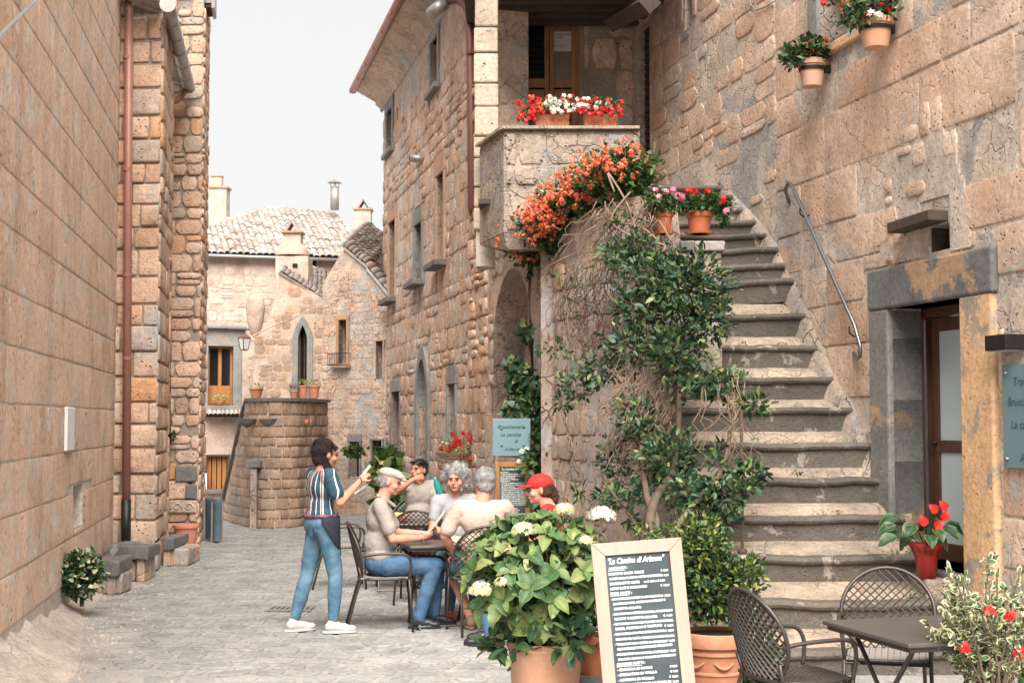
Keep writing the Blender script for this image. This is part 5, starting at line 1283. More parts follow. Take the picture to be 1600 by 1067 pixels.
# --- arch climber ---
def arch_climber():
    rt = empty('rose_climber', at(832, 860, 14.9), 0, 'leafy climber hanging down the right side of the arch over the blue sign', 'shrub')
    def B(px, py, Y, rx, ry, n, rd=.12):
        c = at(px, py, Y); k = Y/FPX; return (vec(c), (rx*k, rd, ry*k), n)
    foliage('foliage', [B(815, 600, 14.9, 26, 34, 330, .16), B(808, 640, 14.8, 22, 16, 90), B(835, 640, 14.8, 14, 40, 150), B(822, 520, 15.0, 12, 14, 40), B(836, 700, 14.7, 10, 40, 110), B(800, 572, 15.0, 18, 12, 50), B(826, 725, 14.6, 12, 18, 50), B(828, 410, 15.1, 12, 26, 60, .1), B(850, 545, 14.6, 10, 10, 16), B(832, 770, 14.5, 10, 24, 40)], .085, M_leafd, rt, seed=12, up=.5, shell=.1, tv=IVY_V, tf=IVY_T)
    P = catmull([at(836, 850, 14.8), at(838, 720, 14.85), at(830, 620, 15.0), at(826, 500, 15.1), at(830, 400, 15.15)], 4)
    MB().tube(P, .018, 6).mk('stem', M_bark, rt, world=True, smooth=True)
    blooms('roses', [vec(at(x, y, 14.6)) for x, y in ((816, 706), (823, 702), (811, 722), (868, 562), (852, 540), (1, 1))[:5]], .025, 8, .025, M_whf, rt, 5)
arch_climber()
# --- geranium ledge ---
def geraniums():
    bs = []
    LN = [(834, 374, 15.0), (858, 350, 14.5), (880, 325, 14.3), (915, 298, 13.9), (950, 275, 13.5), (975, 262, 13.3)]
    # three visible troughs, each its own plant box
    TR = [((835, 384, 15.45), 'leftmost terracotta trough of orange geraniums at the low end of the curved ledge', LN[:2]), ((900, 352, 14.4), 'middle terracotta trough of orange geraniums on the curved ledge', LN[2:4]), ((975, 296, 13.4), 'terracotta box of orange geraniums at the top end of the curved ledge by the balcony', LN[4:])]
    for k, ((x, y, Y), lab, ln) in enumerate(TR):
        c = at(x, y, Y); r = empty('geranium_trough', c, R(-35+k*14), lab, 'planter', 'geranium troughs along the curved ledge')
        w_ = .24 if k < 2 else .17
        MB().add([(-w_+.03, -.09, -.12), (w_-.03, -.09, -.12), (w_-.03, .09, -.12), (-w_+.03, .09, -.12), (-w_, -.11, .06), (w_, -.11, .06), (w_, .11, .06), (-w_, .11, .06)], [(0, 1, 5, 4), (1, 2, 6, 5), (2, 3, 7, 6), (3, 0, 4, 7), (0, 3, 2, 1), (4, 5, 6, 7)]).mk('trough', M_terran, r, bevel=.008)
        MB().box(-w_-.012, w_+.012, -.122, .122, .05, .085).mk('rim', M_terran, r, bevel=.006)
        bl = []; pts = []; rg = random.Random(k+5)
        for (px, py, YY) in ln:
            kk = YY/FPX; bl.append((vec(at(px, py, YY-.1)), (54*kk, .22, 38*kk), 900)); bl.append((vec(at(px+14, py+16, YY-.15)), (44*kk, .18, 30*kk), 500))
            for _ in range(125 if k < 2 else 62):
                a = rg.uniform(0, 6.28); q = rg.uniform(.25, 1.08)
                dx, dy = math.cos(a)*46*q-12, math.sin(a)*34*q-(2 if k < 2 else 12)
                if dx > 8 and dy > -4 and rg.random() < .8: continue
                pts.append(vec(at(px+dx, py+dy, YY-.30)))
        foliage('foliage', bl, .05, M_leafiv, r, seed=20+k, up=.6, shell=.1, tv=IVY_V, tf=IVY_T)
        blooms('flowers', pts, .030, 13, .0135, M_ger, r, seed=30+k)
        if k == 0:
            blooms('bright_flowers', [vec(at(px, py, 14.6)) for px, py in ((862, 352), (823, 382), (845, 372), (870, 356))], .035, 16, .028, M_red, r, 9)
    # flat stone behind the top trough
    p = at(985, 240, 14.3)
geraniums()
# --- balcony flower boxes ---
def balcony_boxes():
    for k, (x0, x1, lab, seed) in enumerate(((836, 890, 'left terracotta flower box on the balcony with red, orange and white flowers', 1), (912, 966, 'right terracotta flower box on the balcony with red and white flowers', 2))):
        Y = 14.62; A = at(x0, 190, Y); B = at(x1, 172, Y); r = empty('flower_box', ((A.x+B.x)/2, Y+.09, 4.84), 0, lab, 'planter', 'terracotta flower boxes on the balcony coping'); w_ = (B.x-A.x)/2
        MB().add([(-w_+.015, -.09, 0), (w_-.015, -.09, 0), (w_-.015, .09, 0), (-w_+.015, .09, 0), (-w_, -.1, .15), (w_, -.1, .15), (w_, .1, .15), (-w_, .1, .15)], [(0, 1, 5, 4), (1, 2, 6, 5), (2, 3, 7, 6), (3, 0, 4, 7), (0, 3, 2, 1), (4, 5, 6, 7)]).mk('box', M_terra, r, bevel=.008)
        m = MB()
        for q in range(5):
            cx = -w_+.03+q*(2*w_-.06)/4; m.tube([(cx-.022, -.098, .04), (cx-.01, -.1, .09), (cx, -.1, .105), (cx+.01, -.1, .09), (cx+.022, -.098, .04)], .005, 5)
        m.mk('relief_garland', M_terra, r)
        MB().box(-w_-.03, w_+.03, -.12, .12, -.0, .012).mk('tray', M_terral, r)
        rg = random.Random(seed); kk = Y/FPX; bl = [(vec(at((x0+x1)/2-4, 165, Y)), (44*kk, .14, 12*kk), 420)]; pr = []; pw = []; po = []
        if k == 0: bl.append((vec(at(825, 180, Y)), (15*kk, .1, 13*kk), 180))
        for _ in range(70):
            x = rg.uniform(x0-10, x1+8); y = 165+rg.uniform(-14, 12)
            if k == 0: (po if x < 850 and rg.random() < .6 else (pw if x > 850 and rg.random() < .7 else pr)).append(vec(at(x, y, Y-.1)))
            else: (pw if (y < 165 and rg.random() < .5) else pr).append(vec(at(x, y+4, Y-.1)))
        if k == 0:
            for _ in range(26): pr.append(vec(at(rg.uniform(808, 836), rg.uniform(158, 190), Y-.12)))
        foliage('foliage', bl, .04, M_leafiv, r, seed=40+k, shell=.1)
        blooms('red_flowers', pr, .02, 7, .02, M_red, r, seed); blooms('white_flowers', pw, .024, 8, .023, M_whf, r, seed+4)
        if po: blooms('orange_flowers', po, .02, 7, .018, M_ger, r, seed+7)
balcony_boxes()
# --- pots on the pier ---
def pier_pots():
    for k, (px, py, w_, h, lab) in enumerate(((1093, 366, 42, 34, 'large terracotta pot of pink and red geraniums on the pier beside the stairs'), (1037, 366, 30, 34, 'smaller terracotta pot of pale pink geraniums on the pier, left of the larger pot'))):
        Y = 12.95; c = at(px, py, Y); kk = Y/FPX; r = empty('potted_geranium', c, 0, lab, 'potted plant', 'geranium pots on the pier')
        pot(r, std_pot(w_*kk/2, h*kk), M_terran, soil=(w_*kk*.42, h*kk-.03)); MB().lathe([(0, 0), (w_*kk*.52, .0), (w_*kk*.56, .018), (w_*kk*.5, .018)], n=22).mk('saucer', M_terran, r)
        kx = (48, 30)[k]
        foliage('foliage', [(vec(at(px+(6, -6)[k], py-h-14, Y-.05)), (kx*kk, .2, 17*kk), (620, 380)[k])]+([(vec(at(px+36, py-30, Y-.1)), (12*kk, .1, 24*kk), 160)] if k == 0 else []), .045, M_leafiv, r, seed=50+k, tv=IVY_V, tf=IVY_T, shell=.1)
        if k == 0:
            blooms('red_flowers', [vec(at(x, y, Y-.25)) for x, y in ((1131, 311), (1129, 314), (1085, 300), (1075, 298), (1105, 300))], .03, 16, .022, M_red, r, 3)
            blooms('pink_flowers', [vec(at(x, y, Y-.25)) for x, y in ((1060, 306), (1066, 310), (1052, 298), (1135, 330))], .03, 14, .022, M_pinkf, r, 4)
        else: blooms('pink_flowers', [vec(at(x, y, Y-.25)) for x, y in ((1024, 298), (1040, 300), (1030, 308))], .025, 12, .022, M_pinkf, r, 6)
pier_pots()
# --- wall pots on brackets ---
def wall_pots():
    F = FR
    for k, (px, py, w_, h, lab) in enumerate(((1368, 62, 56, 46, 'large clay wall pot with red and white flowers in an iron ring, upper right'), (1268, 122, 44, 42, 'smaller clay wall pot of orange flowers in an iron ring, left of the larger one'))):
        a, z = F.px(px+4, py+14, -.16); c = F.w(a, -.18, z); Y = c.y; kk = Y/FPX; rr = w_*kk/2; hh = h*kk
        r = empty('wall_pot', c, F.ang, lab, 'wall pot', 'clay pots in iron rings on the tavern wall')
        pot(r, std_pot(rr, hh, hh*.22), M_terral, soil=(rr*.8, hh-.02))
        MB().lathe([(rr*.90, hh*.58), (rr*.93, hh*.58), (rr*.96, hh*.72), (rr*.93, hh*.72)], n=24).mk('iron_ring', M_iron, r)
        MB().box(-.02, .02, rr*.8, .2, hh*.55, hh*.85).mk('bracket', M_iron, r)
        t = Vector((0, 0, hh)); cc = c+t
        foliage('foliage', [(vec(cc+Vector((-.03, -.03, .08))), (rr*1.35, rr*1.2, .12), 420)]+([(vec(cc+Vector((-.2, -.1, .0))), (.1, .1, .1), 130)]), .075 if k else .07, M_leafd, r, seed=60+k, shell=.1)
        rg = random.Random(k+60)
        pts = [vec(cc+Vector((rg.uniform(-1.2, .9)*rr, -rg.uniform(.3, 1.1)*rr, rg.uniform(0, .17)))) for _ in range(8)]
        blooms('flowers', pts, .022, 9, .026, M_red if k == 0 else M_ger, r, seed=k+70)
        if k == 0: blooms('white_flowers', [vec(cc+Vector((-.08, -.16, .0))), vec(cc+Vector((-.02, -.17, -.02)))], .03, 9, .028, M_whf, r, 77)
    a, z = F.px(1325, 24, .05); c = F.w(a, .05, z-.02); r = empty('window_pot', c, F.ang, 'terracotta pot of red flowers standing in the dark upper window, cut by the top edge', 'potted plant')
    pot(r, std_pot(.085, .15), M_terran, soil=(.07, .12)); foliage('foliage', [(vec(c+Vector((-.1, -.05, .2))), (.2, .1, .08), 200)], .06, M_leafd, r, seed=66)
    blooms('flowers', [vec(c+Vector((x, -.15, z_))) for x, z_ in ((-.22, .12), (-.18, .14), (.0, .2), (-.25, .09))], .025, 10, .026, M_red, r, 71)
wall_pots()
# --- hydrangea ---
def leaf_obj_mesh(seed, L=1., W=.62):
    rg = random.Random(seed); n = 7; V = []; t_ = []
    for i in range(n+1):
        t = i/n; wd = W*.5*math.sin(math.pi*min(1, t**.85))**.8 if 0 < i < n else .0; bend = -.28*t*t*rg.uniform(.6, 1.5); 
        for s in (-1, -.5, 0, .5, 1):
            V.append((s*wd, t*L, bend+abs(s)*wd*.35+(.03*math.sin(i*2.3+s) if abs(s) == 1 else 0)+(-.012 if s == 0 else .008*(i % 2)))); t_.append(.9 if abs(s) == 1 else (.6 if s == 0 else .15))
    F = [(i*5+j, i*5+j+1, (i+1)*5+j+1, (i+1)*5+j) for i in range(n) for j in range(4)]
    me = bpy.data.meshes.new('big_leaf'); me.from_pydata(V, [], F); shade(me, True); a = me.attributes.new('tint', 'FLOAT', 'POINT'); a.data.foreach_set('value', t_); me.materials.append(M_hyd); return me
def hydrangea():
    Y = 8.0; c0 = at(852, 1000, Y); base = Vector((c0.x, Y, 0))
    rt = empty('potted_hydrangea', base, 0, 'big hydrangea with yellowing leaves and pale blooms in a tall pale terracotta pot', 'potted plant')
    k = Y/FPX; rr = 58*k; hz = c0.z
    pot(rt, [(0, 0), (rr*.72, 0), (rr*.78, .03), (rr*.98, hz-.05), (rr*1.02, hz-.04), (rr*1.03, hz-.005), (rr*.97, hz), (rr*.92, hz-.02), (0, hz-.05)], M_terral, soil=(rr*.9, hz-.02))
    LM = [leaf_obj_mesh(i) for i in range(5)]; rg = random.Random(8)
    C = at(840, 905, Y); Rx, Ry, Rz = 108*k, .36, 98*k
    tips = []
    for cl in range(54):
        for _ in range(40):
            v = Vector((rg.gauss(0, 1), rg.gauss(0, 1)-.55, rg.gauss(0, 1)+.15)).normalized()
            if all((v-t).length > .36 for t in tips): break
        tips.append(v)
    cnt = 0
    for v in tips:
        lump = rg.uniform(.82, 1.05); p = C+Vector((v.x*Rx, v.y*Ry, v.z*Rz))*lump
        if v.z < -.5: p.z += .03
        ax = (v*.8+Vector((0, -.15, .55))).normalized(); a0 = rg.uniform(0, 6)
        u = ax.orthogonal().normalized(); w2 = ax.cross(u)
        nl = rg.choice((5, 6, 6)); 
        for q in range(nl):
            a = a0+q*2.4; el_ = .35+.15*q/nl
            d = (u*math.cos(a)+w2*math.sin(a))*1.0+ax*(.15+.75*q/nl); d.normalize(); d.z -= .12; d.normalize()
            nr = (ax-d*ax.dot(d)).normalized(); x = d.cross(nr)
            s = rg.uniform(.095, .172)*(1-.35*q/nl)
            o = bpy.data.objects.new('leaf', rg.choice(LM)); COL.objects.link(o); o.parent = rt; cnt += 1
            o.matrix_basis = Matrix.Translation(p-base) @ Matrix((x, d, nr)).transposed().to_4x4() @ Matrix.Scale(s, 4)
    st = MB()
    for v in tips[::2]: 
        p = C+Vector((v.x*Rx, v.y*Ry, v.z*Rz))*.85; st.tube([Vector((c0.x+v.x*.08, Y+v.y*.05, hz-.03)), Vector((c0.x+v.x*.2, Y+v.y*.15, (hz+p.z)/2)), p], .006, 5)
    st.tube([at(925, 870, 8.0), at(938, 835, 8.0), at(940, 808, 8.0)], .006, 5)
    st.mk('stems', M_twig, rt, world=True)
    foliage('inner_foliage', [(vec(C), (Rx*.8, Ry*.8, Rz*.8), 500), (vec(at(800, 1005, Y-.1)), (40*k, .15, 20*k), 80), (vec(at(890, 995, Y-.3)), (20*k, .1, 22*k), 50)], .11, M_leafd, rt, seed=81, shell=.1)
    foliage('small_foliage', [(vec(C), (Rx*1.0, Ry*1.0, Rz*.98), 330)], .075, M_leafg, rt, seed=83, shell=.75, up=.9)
    for i, (x, y, s, YY) in enumerate(((940, 806, 22, 8.0), (818, 829, 19, 7.75), (752, 922, 20, 7.75), (882, 797, 16, 8.2), (915, 845, 10, 7.7), (785, 910, 12, 7.7))):
        c = at(x, y, YY); r0 = s*YY/FPX
        rg2 = np.random.RandomState(i); n = 120; v = unit(rg2.normal(size=(n, 3))); v[:, 2] = np.abs(v[:, 2])*.8-.15; P = np.array(vec(c))+v*r0*rg2.uniform(.85, 1.08, (n, 1))
        scatter('bloom', *PET, P, np.cross(v, rg2.normal(size=(n, 3))), v, .016*np.ones(n), M_whf if i == 0 else M_hydf, rt)
hydrangea()
# --- boxwood in ornate pot ---
def boxwood():
    Y = 8.45; c0 = at(1118, 985, Y); base = Vector((c0.x, Y, 0)); k = Y/FPX
    rt = empty('potted_boxwood', base, 0, 'bushy boxwood in an ornate orange terracotta pot with relief garlands', 'potted plant')
    rr = 52*k; hz = c0.z
    pot(rt, [(0, 0), (rr*.62, 0), (rr*.66, .04), (rr*.8, hz*.55), (rr*.84, hz*.56), (rr*.84, hz*.58), (rr*.8, hz*.59), (rr*.87, hz-.13), (rr*.94, hz-.125), (rr*.94, hz-.11), (rr*.9, hz-.10), (rr*.92, hz-.085), (rr*1.04, hz-.08), (rr*1.08, hz-.05), (rr*1.06, hz-.005), (rr*.98, hz), (rr*.9, hz-.03), (0, hz-.04)], M_terra, n=36, soil=(rr*.9, hz-.02))
    m = MB()
    for q in range(5):
        a = -math.pi/2-.9+q*1.05; P = []
        for t in range(9):
            aa = a+(t-4)*.085; z = hz*.70-.025*math.cos((t-4)/4*math.pi/2)*1.3; P.append((math.cos(aa)*rr*.865, math.sin(aa)*rr*.865, z))
        m.tube(P, [.005+.007*math.sin(i/8*math.pi) for i in range(9)], 6)
    m.mk('relief_garland', M_terra, rt, smooth=True)
    def B(px, py, rx, ry, n, dY=0, rd=.2):
        c = at(px, py, Y+dY); return (vec(c), (rx*k, rd, ry*k), n)
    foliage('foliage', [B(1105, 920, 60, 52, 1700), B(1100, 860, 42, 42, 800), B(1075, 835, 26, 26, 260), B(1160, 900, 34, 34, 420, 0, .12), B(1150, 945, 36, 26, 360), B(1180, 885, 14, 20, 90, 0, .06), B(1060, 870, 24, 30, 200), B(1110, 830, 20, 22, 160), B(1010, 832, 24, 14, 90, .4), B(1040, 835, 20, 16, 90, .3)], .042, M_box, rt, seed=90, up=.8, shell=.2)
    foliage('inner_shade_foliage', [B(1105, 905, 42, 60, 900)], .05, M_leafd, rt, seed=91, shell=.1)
    # low dark plant right of the pot
    c = at(1180, 1040, 8.9); r = empty('low_shrub', Vector((c.x, c.y, .0)), 0, 'low dark leafy shrub right of the ornate boxwood pot', 'shrub')
    foliage('foliage', [(vec(at(1182, 1030, 8.9)), (34*k, .15, 44*k), 420), (vec(at(1190, 1075, 8.8)), (50*k, .2, 20*k), 200)], .07, M_leafd, r, seed=93, shell=.1)
    MB().tube([c-Vector((0, 0, c.z)), c], .01, 5).mk('stem', M_bark, r, world=True)
    # small clay pot between hydrangea and blackboard
    c = at(926, 1012, 8.3); r = empty('small_clay_pot', Vector((c.x, 8.3, .32)), 0, 'small brown clay pot wedged between the hydrangea and the menu board', 'pot')
    pot(r, std_pot(.10, c.z-.3+.06), M_terra, soil=(.08, .2)); MB().box(-.1, .1, -.1, .1, -.32, 0).mk('stone_stand', M_basalt, r)
    foliage('foliage', [(vec(c+Vector((0, 0, .1))), (.1, .1, .07), 120)], .06, M_leafd, r, seed=95)
boxwood()
# --- variegated bush bottom right ---
def variegated():
    Y = 7.0; base = at(1545, 1067, Y); base.z = 0; k = Y/FPX
    rt = empty('variegated_bush', base, 0, 'cream-edged variegated bush in a pot at the bottom right corner', 'shrub'); rg = random.Random(3)
    pot(rt, std_pot(.17, .34), M_terra, soil=(.14, .3))
    st = MB(); P = []; D = []
    for i in range(62):
        a = rg.uniform(-1.15, 1.0); x = 1535+math.sin(a)*rg.uniform(60, 135)*(.9 if a > 0 else .85); y = 1045-math.cos(a)*rg.uniform(60, 180); yy = Y+rg.uniform(-.25, .3)
        p0 = Vector((base.x+rg.uniform(-.06, .06), Y+rg.uniform(-.06, .06), .33)); p1 = at(x, max(y, 872), yy); pm = p0.lerp(p1, .5)+Vector((0, 0, .06))
        C = catmull([p0, pm, p1], 5); st.tube(C, .004, 4)
        for q in range(30):
            t = rg.uniform(.35, 1.0); j = t*(len(C)-1); i0 = min(int(j), len(C)-2); p = C[i0].lerp(C[i0+1], j-i0); d = (C[i0+1]-C[i0]).normalized()
            s = Vector((rg.gauss(0, 1), rg.gauss(0, 1), rg.gauss(0, 1))).normalized(); P.append(vec(p)); D.append(vec(s*.9+d*.7))
    st.mk('stems', M_twig, rt, world=True)
    n = len(P); P = np.array(P); D = np.array(D); nr = np.random.normal(size=(n, 3))*.5+np.array([0, -.4, .9])
    tv = LEAF_V.copy(); tv[:, 0] *= 1.35
    scatter('foliage', tv, LEAF_T, P, D, nr, .046*np.random.uniform(.6, 1.2, n), M_vari, rt, edge=True)
    blooms('red_flowers', [vec(at(x, y, Y-.3)) for x, y in ((1545, 957), (1507, 1012), (1594, 1022), (1580, 962))], .028, 9, .02, M_red, rt, 6)
    foliage('green_foliage', [(vec(at(1560, 1030, Y+.3)), (70*k, .15, 40*k), 260)], .06, M_leafg, rt, seed=97)
variegated()
# --- anthurium on the landing ---
def anthurium():
    c = at(1448, 905, 10.75); c.z = .60; k = c.y/FPX; rt = empty('potted_anthurium', c, 0, 'red anthurium in a red wrapped pot beside the tavern doorway', 'potted plant'); rg = random.Random(4)
    MB().lathe([(0, 0), (.07, 0), (.085, .15), (.10, .2), (.14, .26), (.135, .265), (.08, .2)], n=22).mk('red_pot', plain('red_wrap', (.27, .018, .015), .35, .25, 18, .1, spec=.5), rt, smooth=True)
    m = MB(); 
    for i in range(12):
        a = i*.52; m.add([(math.cos(a)*.08, math.sin(a)*.08, .17), (math.cos(a+.4)*.08, math.sin(a+.4)*.08, .17), (math.cos(a+.2)*.19, math.sin(a+.2)*.19, .27+rg.uniform(-.04, .05))], [(0, 1, 2)])
    m.mk('wrapping', MATS['red_wrap'], rt)
    LM = [leaf_obj_mesh(i+20, 1., .7) for i in range(2)]
    for q in LM: q.materials.clear(); q.materials.append(M_leafd)
    RM = leaf_obj_mesh(30, 1., .85); RM.materials.clear(); RM.materials.append(M_red); st = MB()
    for i in range(15):
        a = i*2.4; rad = rg.uniform(.06, .2); h = rg.uniform(.3, .48); tip = Vector((math.cos(a)*rad*1.1-.03, math.sin(a)*rad*.7, h)); st.tube([(0, 0, .2), (tip.x*.4, tip.y*.4, h*.75), tip], .004, 4)
        d = Vector((tip.x, tip.y-.05, -.05)).normalized(); nr = Vector((d.x*.3, -.6, .7)); nr = (nr-d*nr.dot(d)).normalized()
        o = bpy.data.objects.new('leaf', LM[i % 2]); COL.objects.link(o); o.parent = rt; o.matrix_basis = Matrix.Translation(tip) @ Matrix((d.cross(nr), d, nr)).transposed().to_4x4() @ Matrix.Scale(rg.uniform(.13, .18), 4)
    for (x, z) in ((.06, .50), (.10, .44), (.13, .52), (-.03, .40), (.04, .38)):
        tip = Vector((x, -.1, z)); st.tube([(0, 0, .2), (x*.5, -.03, z*.8), tip], .004, 4)
        o = bpy.data.objects.new('red_spathe', RM); COL.objects.link(o); o.parent = rt; d = Vector((rg.uniform(-1, 1), -.2, .6)).normalized(); nr = Vector((0, -1, .1)); nr = (nr-d*nr.dot(d)).normalized()
        o.matrix_basis = Matrix.Translation(tip) @ Matrix((d.cross(nr), d, nr)).transposed().to_4x4() @ Matrix.Scale(.085, 4)
    st.mk('stems', M_leafg, rt)
anthurium()
def ledge_weed(px, py, Y, rx, ry, n, lab, size=.05, mat=None, name='weed'):
    c = at(px, py+ry, Y); k = Y/FPX; r = empty(name, c, 0, lab, 'plant')
    foliage('foliage', [(vec(at(px, py, Y)), (rx*k, .08, ry*k), n)], size, mat or M_leafg, r, seed=int(px), shell=.1, tv=IVY_V, tf=IVY_T)
    MB().tube([c, at(px, py, Y)], .008, 5).mk('stem', M_bark, r, world=True); return r
# --- ivy bush left, misc background plants ---
def small_plants():
    Y = 12.95; k = Y/FPX; c = at(128, 935, Y); c.z = 0.1; r = empty('ivy_bush', c, 0, 'small variegated ivy bush at the foot of the left wall', 'shrub')
    foliage('foliage', [(vec(at(122, 898, Y)), (27*k, .2, 36*k), 700), (vec(at(145, 890, Y)), (14*k, .12, 22*k), 160)], .058, M_leafd, r, seed=7, tv=IVY_V, tf=IVY_T, shell=.3)
    foliage('pale_foliage', [(vec(at(130, 895, Y-.03)), (30*k, .22, 36*k), 240)], .055, M_vari, r, seed=9, tv=IVY_V, tf=IVY_T, shell=.6)
    MB().tube([c, c+Vector((0, 0, .3))], .02, 6).mk('stem', M_bark, r, world=True)
    # pink plastic pot
    c = at(290, 857, 19.9); c.z = 0; k = 19.9/FPX; r = empty('pink_pot', c, 0, 'empty wide pink terracotta pot at the foot of the far left pier', 'pot')
    pot(r, std_pot(20*k, 36*k), M_pink, soil=(17*k, 30*k))
    # pots on the curved stair wall
    for i, (px, w_, h, kind, lab) in enumerate(((400, 22, 16, 0, 'pot with pale green succulents at the left end of the curved stair wall'), (459, 14, 12, 1, 'small clay pot with a dry plant in the middle of the curved stair wall'), (455+18, 16, 20, 2, 'taller clay pot under the pointed window, left of the wide one'), (478+12, 20, 20, 2, 'wide clay pot right of the pointed window on the curved stair wall'))):
        Y = 23.9+abs(px-440)*.012; k = Y/FPX; c = at(px, 625, Y); c.z = 2.16
        r = empty('wall_top_pot', c, 0, lab, 'potted plant', 'pots along the curved stair wall')
        if kind == 2 and px > 480: px_w = 22
        pot(r, std_pot(w_*k/2, h*k, .03), M_pink if kind == 2 else M_terra, n=14, soil=(w_*k*.4, h*k-.02))
        foliage('foliage', [(vec(c+Vector((0, 0, h*k+.03))), (w_*k*.6, .1, .06), 70)], .045, M_succ if kind != 1 else M_leafg, r, seed=i)
    F = FC; a, z = F.px(344, 632, -.1); c = F.w(a, -.08, z); r = empty('window_plant', c, 0, 'yellow-green succulent in a low pot on the sill of the orange framed window', 'potted plant')
    pot(r, std_pot(.10, .08, .02), M_terra, n=14); foliage('foliage', [(vec(c+Vector((0, 0, .12))), (.17, .1, .08), 130)], .05, M_succ, r, seed=3)
    ledge_weed(268, 680, 20.1, 8, 12, 40, 'small green weed growing from the foot of the slim drainpipe')
    # background climbers around 540-640 x 700-800
    ledge_weed(553, 706, 26.2, 20, 9, 120, 'trailing green plant in a wall basket left of the far narrow doorway', .09, M_leafg, 'hanging_basket')
    ledge_weed(603, 708, 24.6, 16, 12, 110, 'leafy wall plant right of the narrow doorway, far end of the street', .09, M_leafg, 'wall_plant')
    Y = 21.5; k = Y/FPX; c = at(606, 800, Y); c.z = 0; r = empty('fig_shrub', c, 0, 'tall bright green leafy shrub with yellow leaves behind the drinking man', 'shrub')
    foliage('foliage', [(vec(at(605, 735, Y)), (24*k, .3, 26*k), 190), (vec(at(612, 780, Y)), (26*k, .3, 30*k), 150)], .16, M_leafg, r, seed=13, shell=.1, tv=IVY_V, tf=IVY_T)
    foliage('yellow_foliage', [(vec(at(603, 745, Y-.2)), (22*k, .2, 18*k), 26)], .2, M_succ, r, seed=14, tv=IVY_V, tf=IVY_T)
    MB().tube([c, at(606, 740, Y)], .03, 6).mk('stem', M_bark, r, world=True)
    Y = 16.4; k = Y/FPX; c = at(672, 840, Y); c.z = 0; r = empty('aspidistra', c, 0, 'big dark leaved plant behind the round chair and the drinking man', 'plant')
    LM = leaf_obj_mesh(41, 1., .5); LM.materials.clear(); LM.materials.append(M_leafd); rg = random.Random(6)
    for i in range(46):
        a = rg.uniform(0, 6.28); h = rg.uniform(.35, .95); p = Vector((math.cos(a)*rg.uniform(.05, .35), math.sin(a)*.2, h)); d = Vector((math.cos(a), math.sin(a)-.2, rg.uniform(-.3, .5))).normalized(); nr = Vector((0, -.5, 1)); nr = (nr-d*nr.dot(d)).normalized()
        o = bpy.data.objects.new('leaf', LM); COL.objects.link(o); o.parent = r; o.matrix_basis = Matrix.Translation(p) @ Matrix((d.cross(nr), d, nr)).transposed().to_4x4() @ Matrix.Scale(rg.uniform(.16, .28), 4)
    pot(r, std_pot(.2, .36), M_terra, soil=(.16, .3))
    # red geranium tray on facade
    F = FB; a, z = F.px(712, 716, -.2); c = F.w(a, -.2, z); r = empty('geranium_tray', c, F.ang, 'shallow wall tray of red geraniums under the small ground floor window', 'planter')
    MB().lathe([(0, -.03), (.2, .0), (.27, .08), (.25, .08), (0, .05)], n=20).mk('tray', M_curve, r); k = c.y/FPX
    foliage('foliage', [(vec(c+Vector((0, 0, .15))), (.22, .15, .1), 220), (vec(c+Vector((.1, -.15, -.05))), (.1, .08, .15), 90)], .05, M_succ, r, seed=15)
    rg = random.Random(2); blooms('flowers', [vec(c+Vector((rg.uniform(-.2, .22), -.1, rg.uniform(.12, .34)))) for _ in range(16)]+[vec(c+Vector((.14, -.2, -.12))), vec(c+Vector((.2, -.2, .0)))], .03, 8, .03, M_red, r, 15)
    # vase with white flowers right of the cream shirt
    c = at(800, 838, 10.9)
small_plants()
# ================= SIGNS BY THE ARCH =================
def arch_signs():
    Y = 14.62; A = at(770, 712, Y); B = at(829, 654, Y); rt = empty('glass_sign', Vector((A.x, Y, A.z)), R(4), 'blue glass sign of the cantina hanging above the framed blackboard by the arch', 'sign')
    W, H = (B.x-A.x), B.z-A.z; RX = Matrix.Rotation(math.pi/2, 4, 'X')
    MB().box(0, W, -.006, .006, 0, H).mk('sign_plate', M_signg, rt, bevel=.002)
    for (x, z) in ((.09, .11), (W-.07, H-.08), (.09, H-.1), (W-.07, .11)): MB().lathe([(0, -.02), (.012, -.018), (.012, .05)], n=10, M=Matrix.Translation((x, 0, z)) @ Matrix.Rotation(-math.pi/2, 4, 'X')).mk('bolt', M_steel, rt)
    for s, x, z in (('Bruschetteria', .05, H-.10), ('La cantina', .08, H-.18), ('di', .22, H-.25), ('Arianna', .12, H-.33)): text_obj(s, .052, M_signt, rt, Matrix.Translation((x, -.009, z)) @ RX, shear=.2, bold=.0008)
    MB().box(.02, W-.02, .04, .9, .05, H-.05).mk('standoff', M_mort, rt)
    # framed blackboard on the wall
    A = at(773, 850, Y); B = at(828, 722, Y); rt = empty('wall_blackboard', Vector((A.x, Y+.02, A.z)), R(4), 'wood framed menu blackboard hanging on the wall under the blue glass sign', 'menu board')
    W, H = B.x-A.x, B.z-A.z; f = .05
    for bx in ((0, f, 0, H), (W-f, W, 0, H), (f, W-f, H-f, H), (f, W-f, 0, f)): MB().box(bx[0], bx[1], -.03, .01, bx[2], bx[3]).mk('frame_rail', M_woodor, rt, bevel=.004)
    MB().box(f-.005, W-f+.005, -.015, -.002, f-.005, H-f+.005).mk('board', M_chalk, rt)
    text_obj('"La Cantina di Arianna"', .030, M_white_l, rt, Matrix.Translation((f+.01, -.018, H-f-.03)) @ RX, shear=.3, bold=.0004)
    text_obj('\n'.join(MENU[1:]), .0172, M_white_l, rt, Matrix.Translation((f+.008, -.018, H-f-.06)) @ RX, bold=.0002, lsp=1.08)
    MB().box(.02, W-.02, .02, .9, .05, H-.05).mk('wall_batten', M_mort, rt)
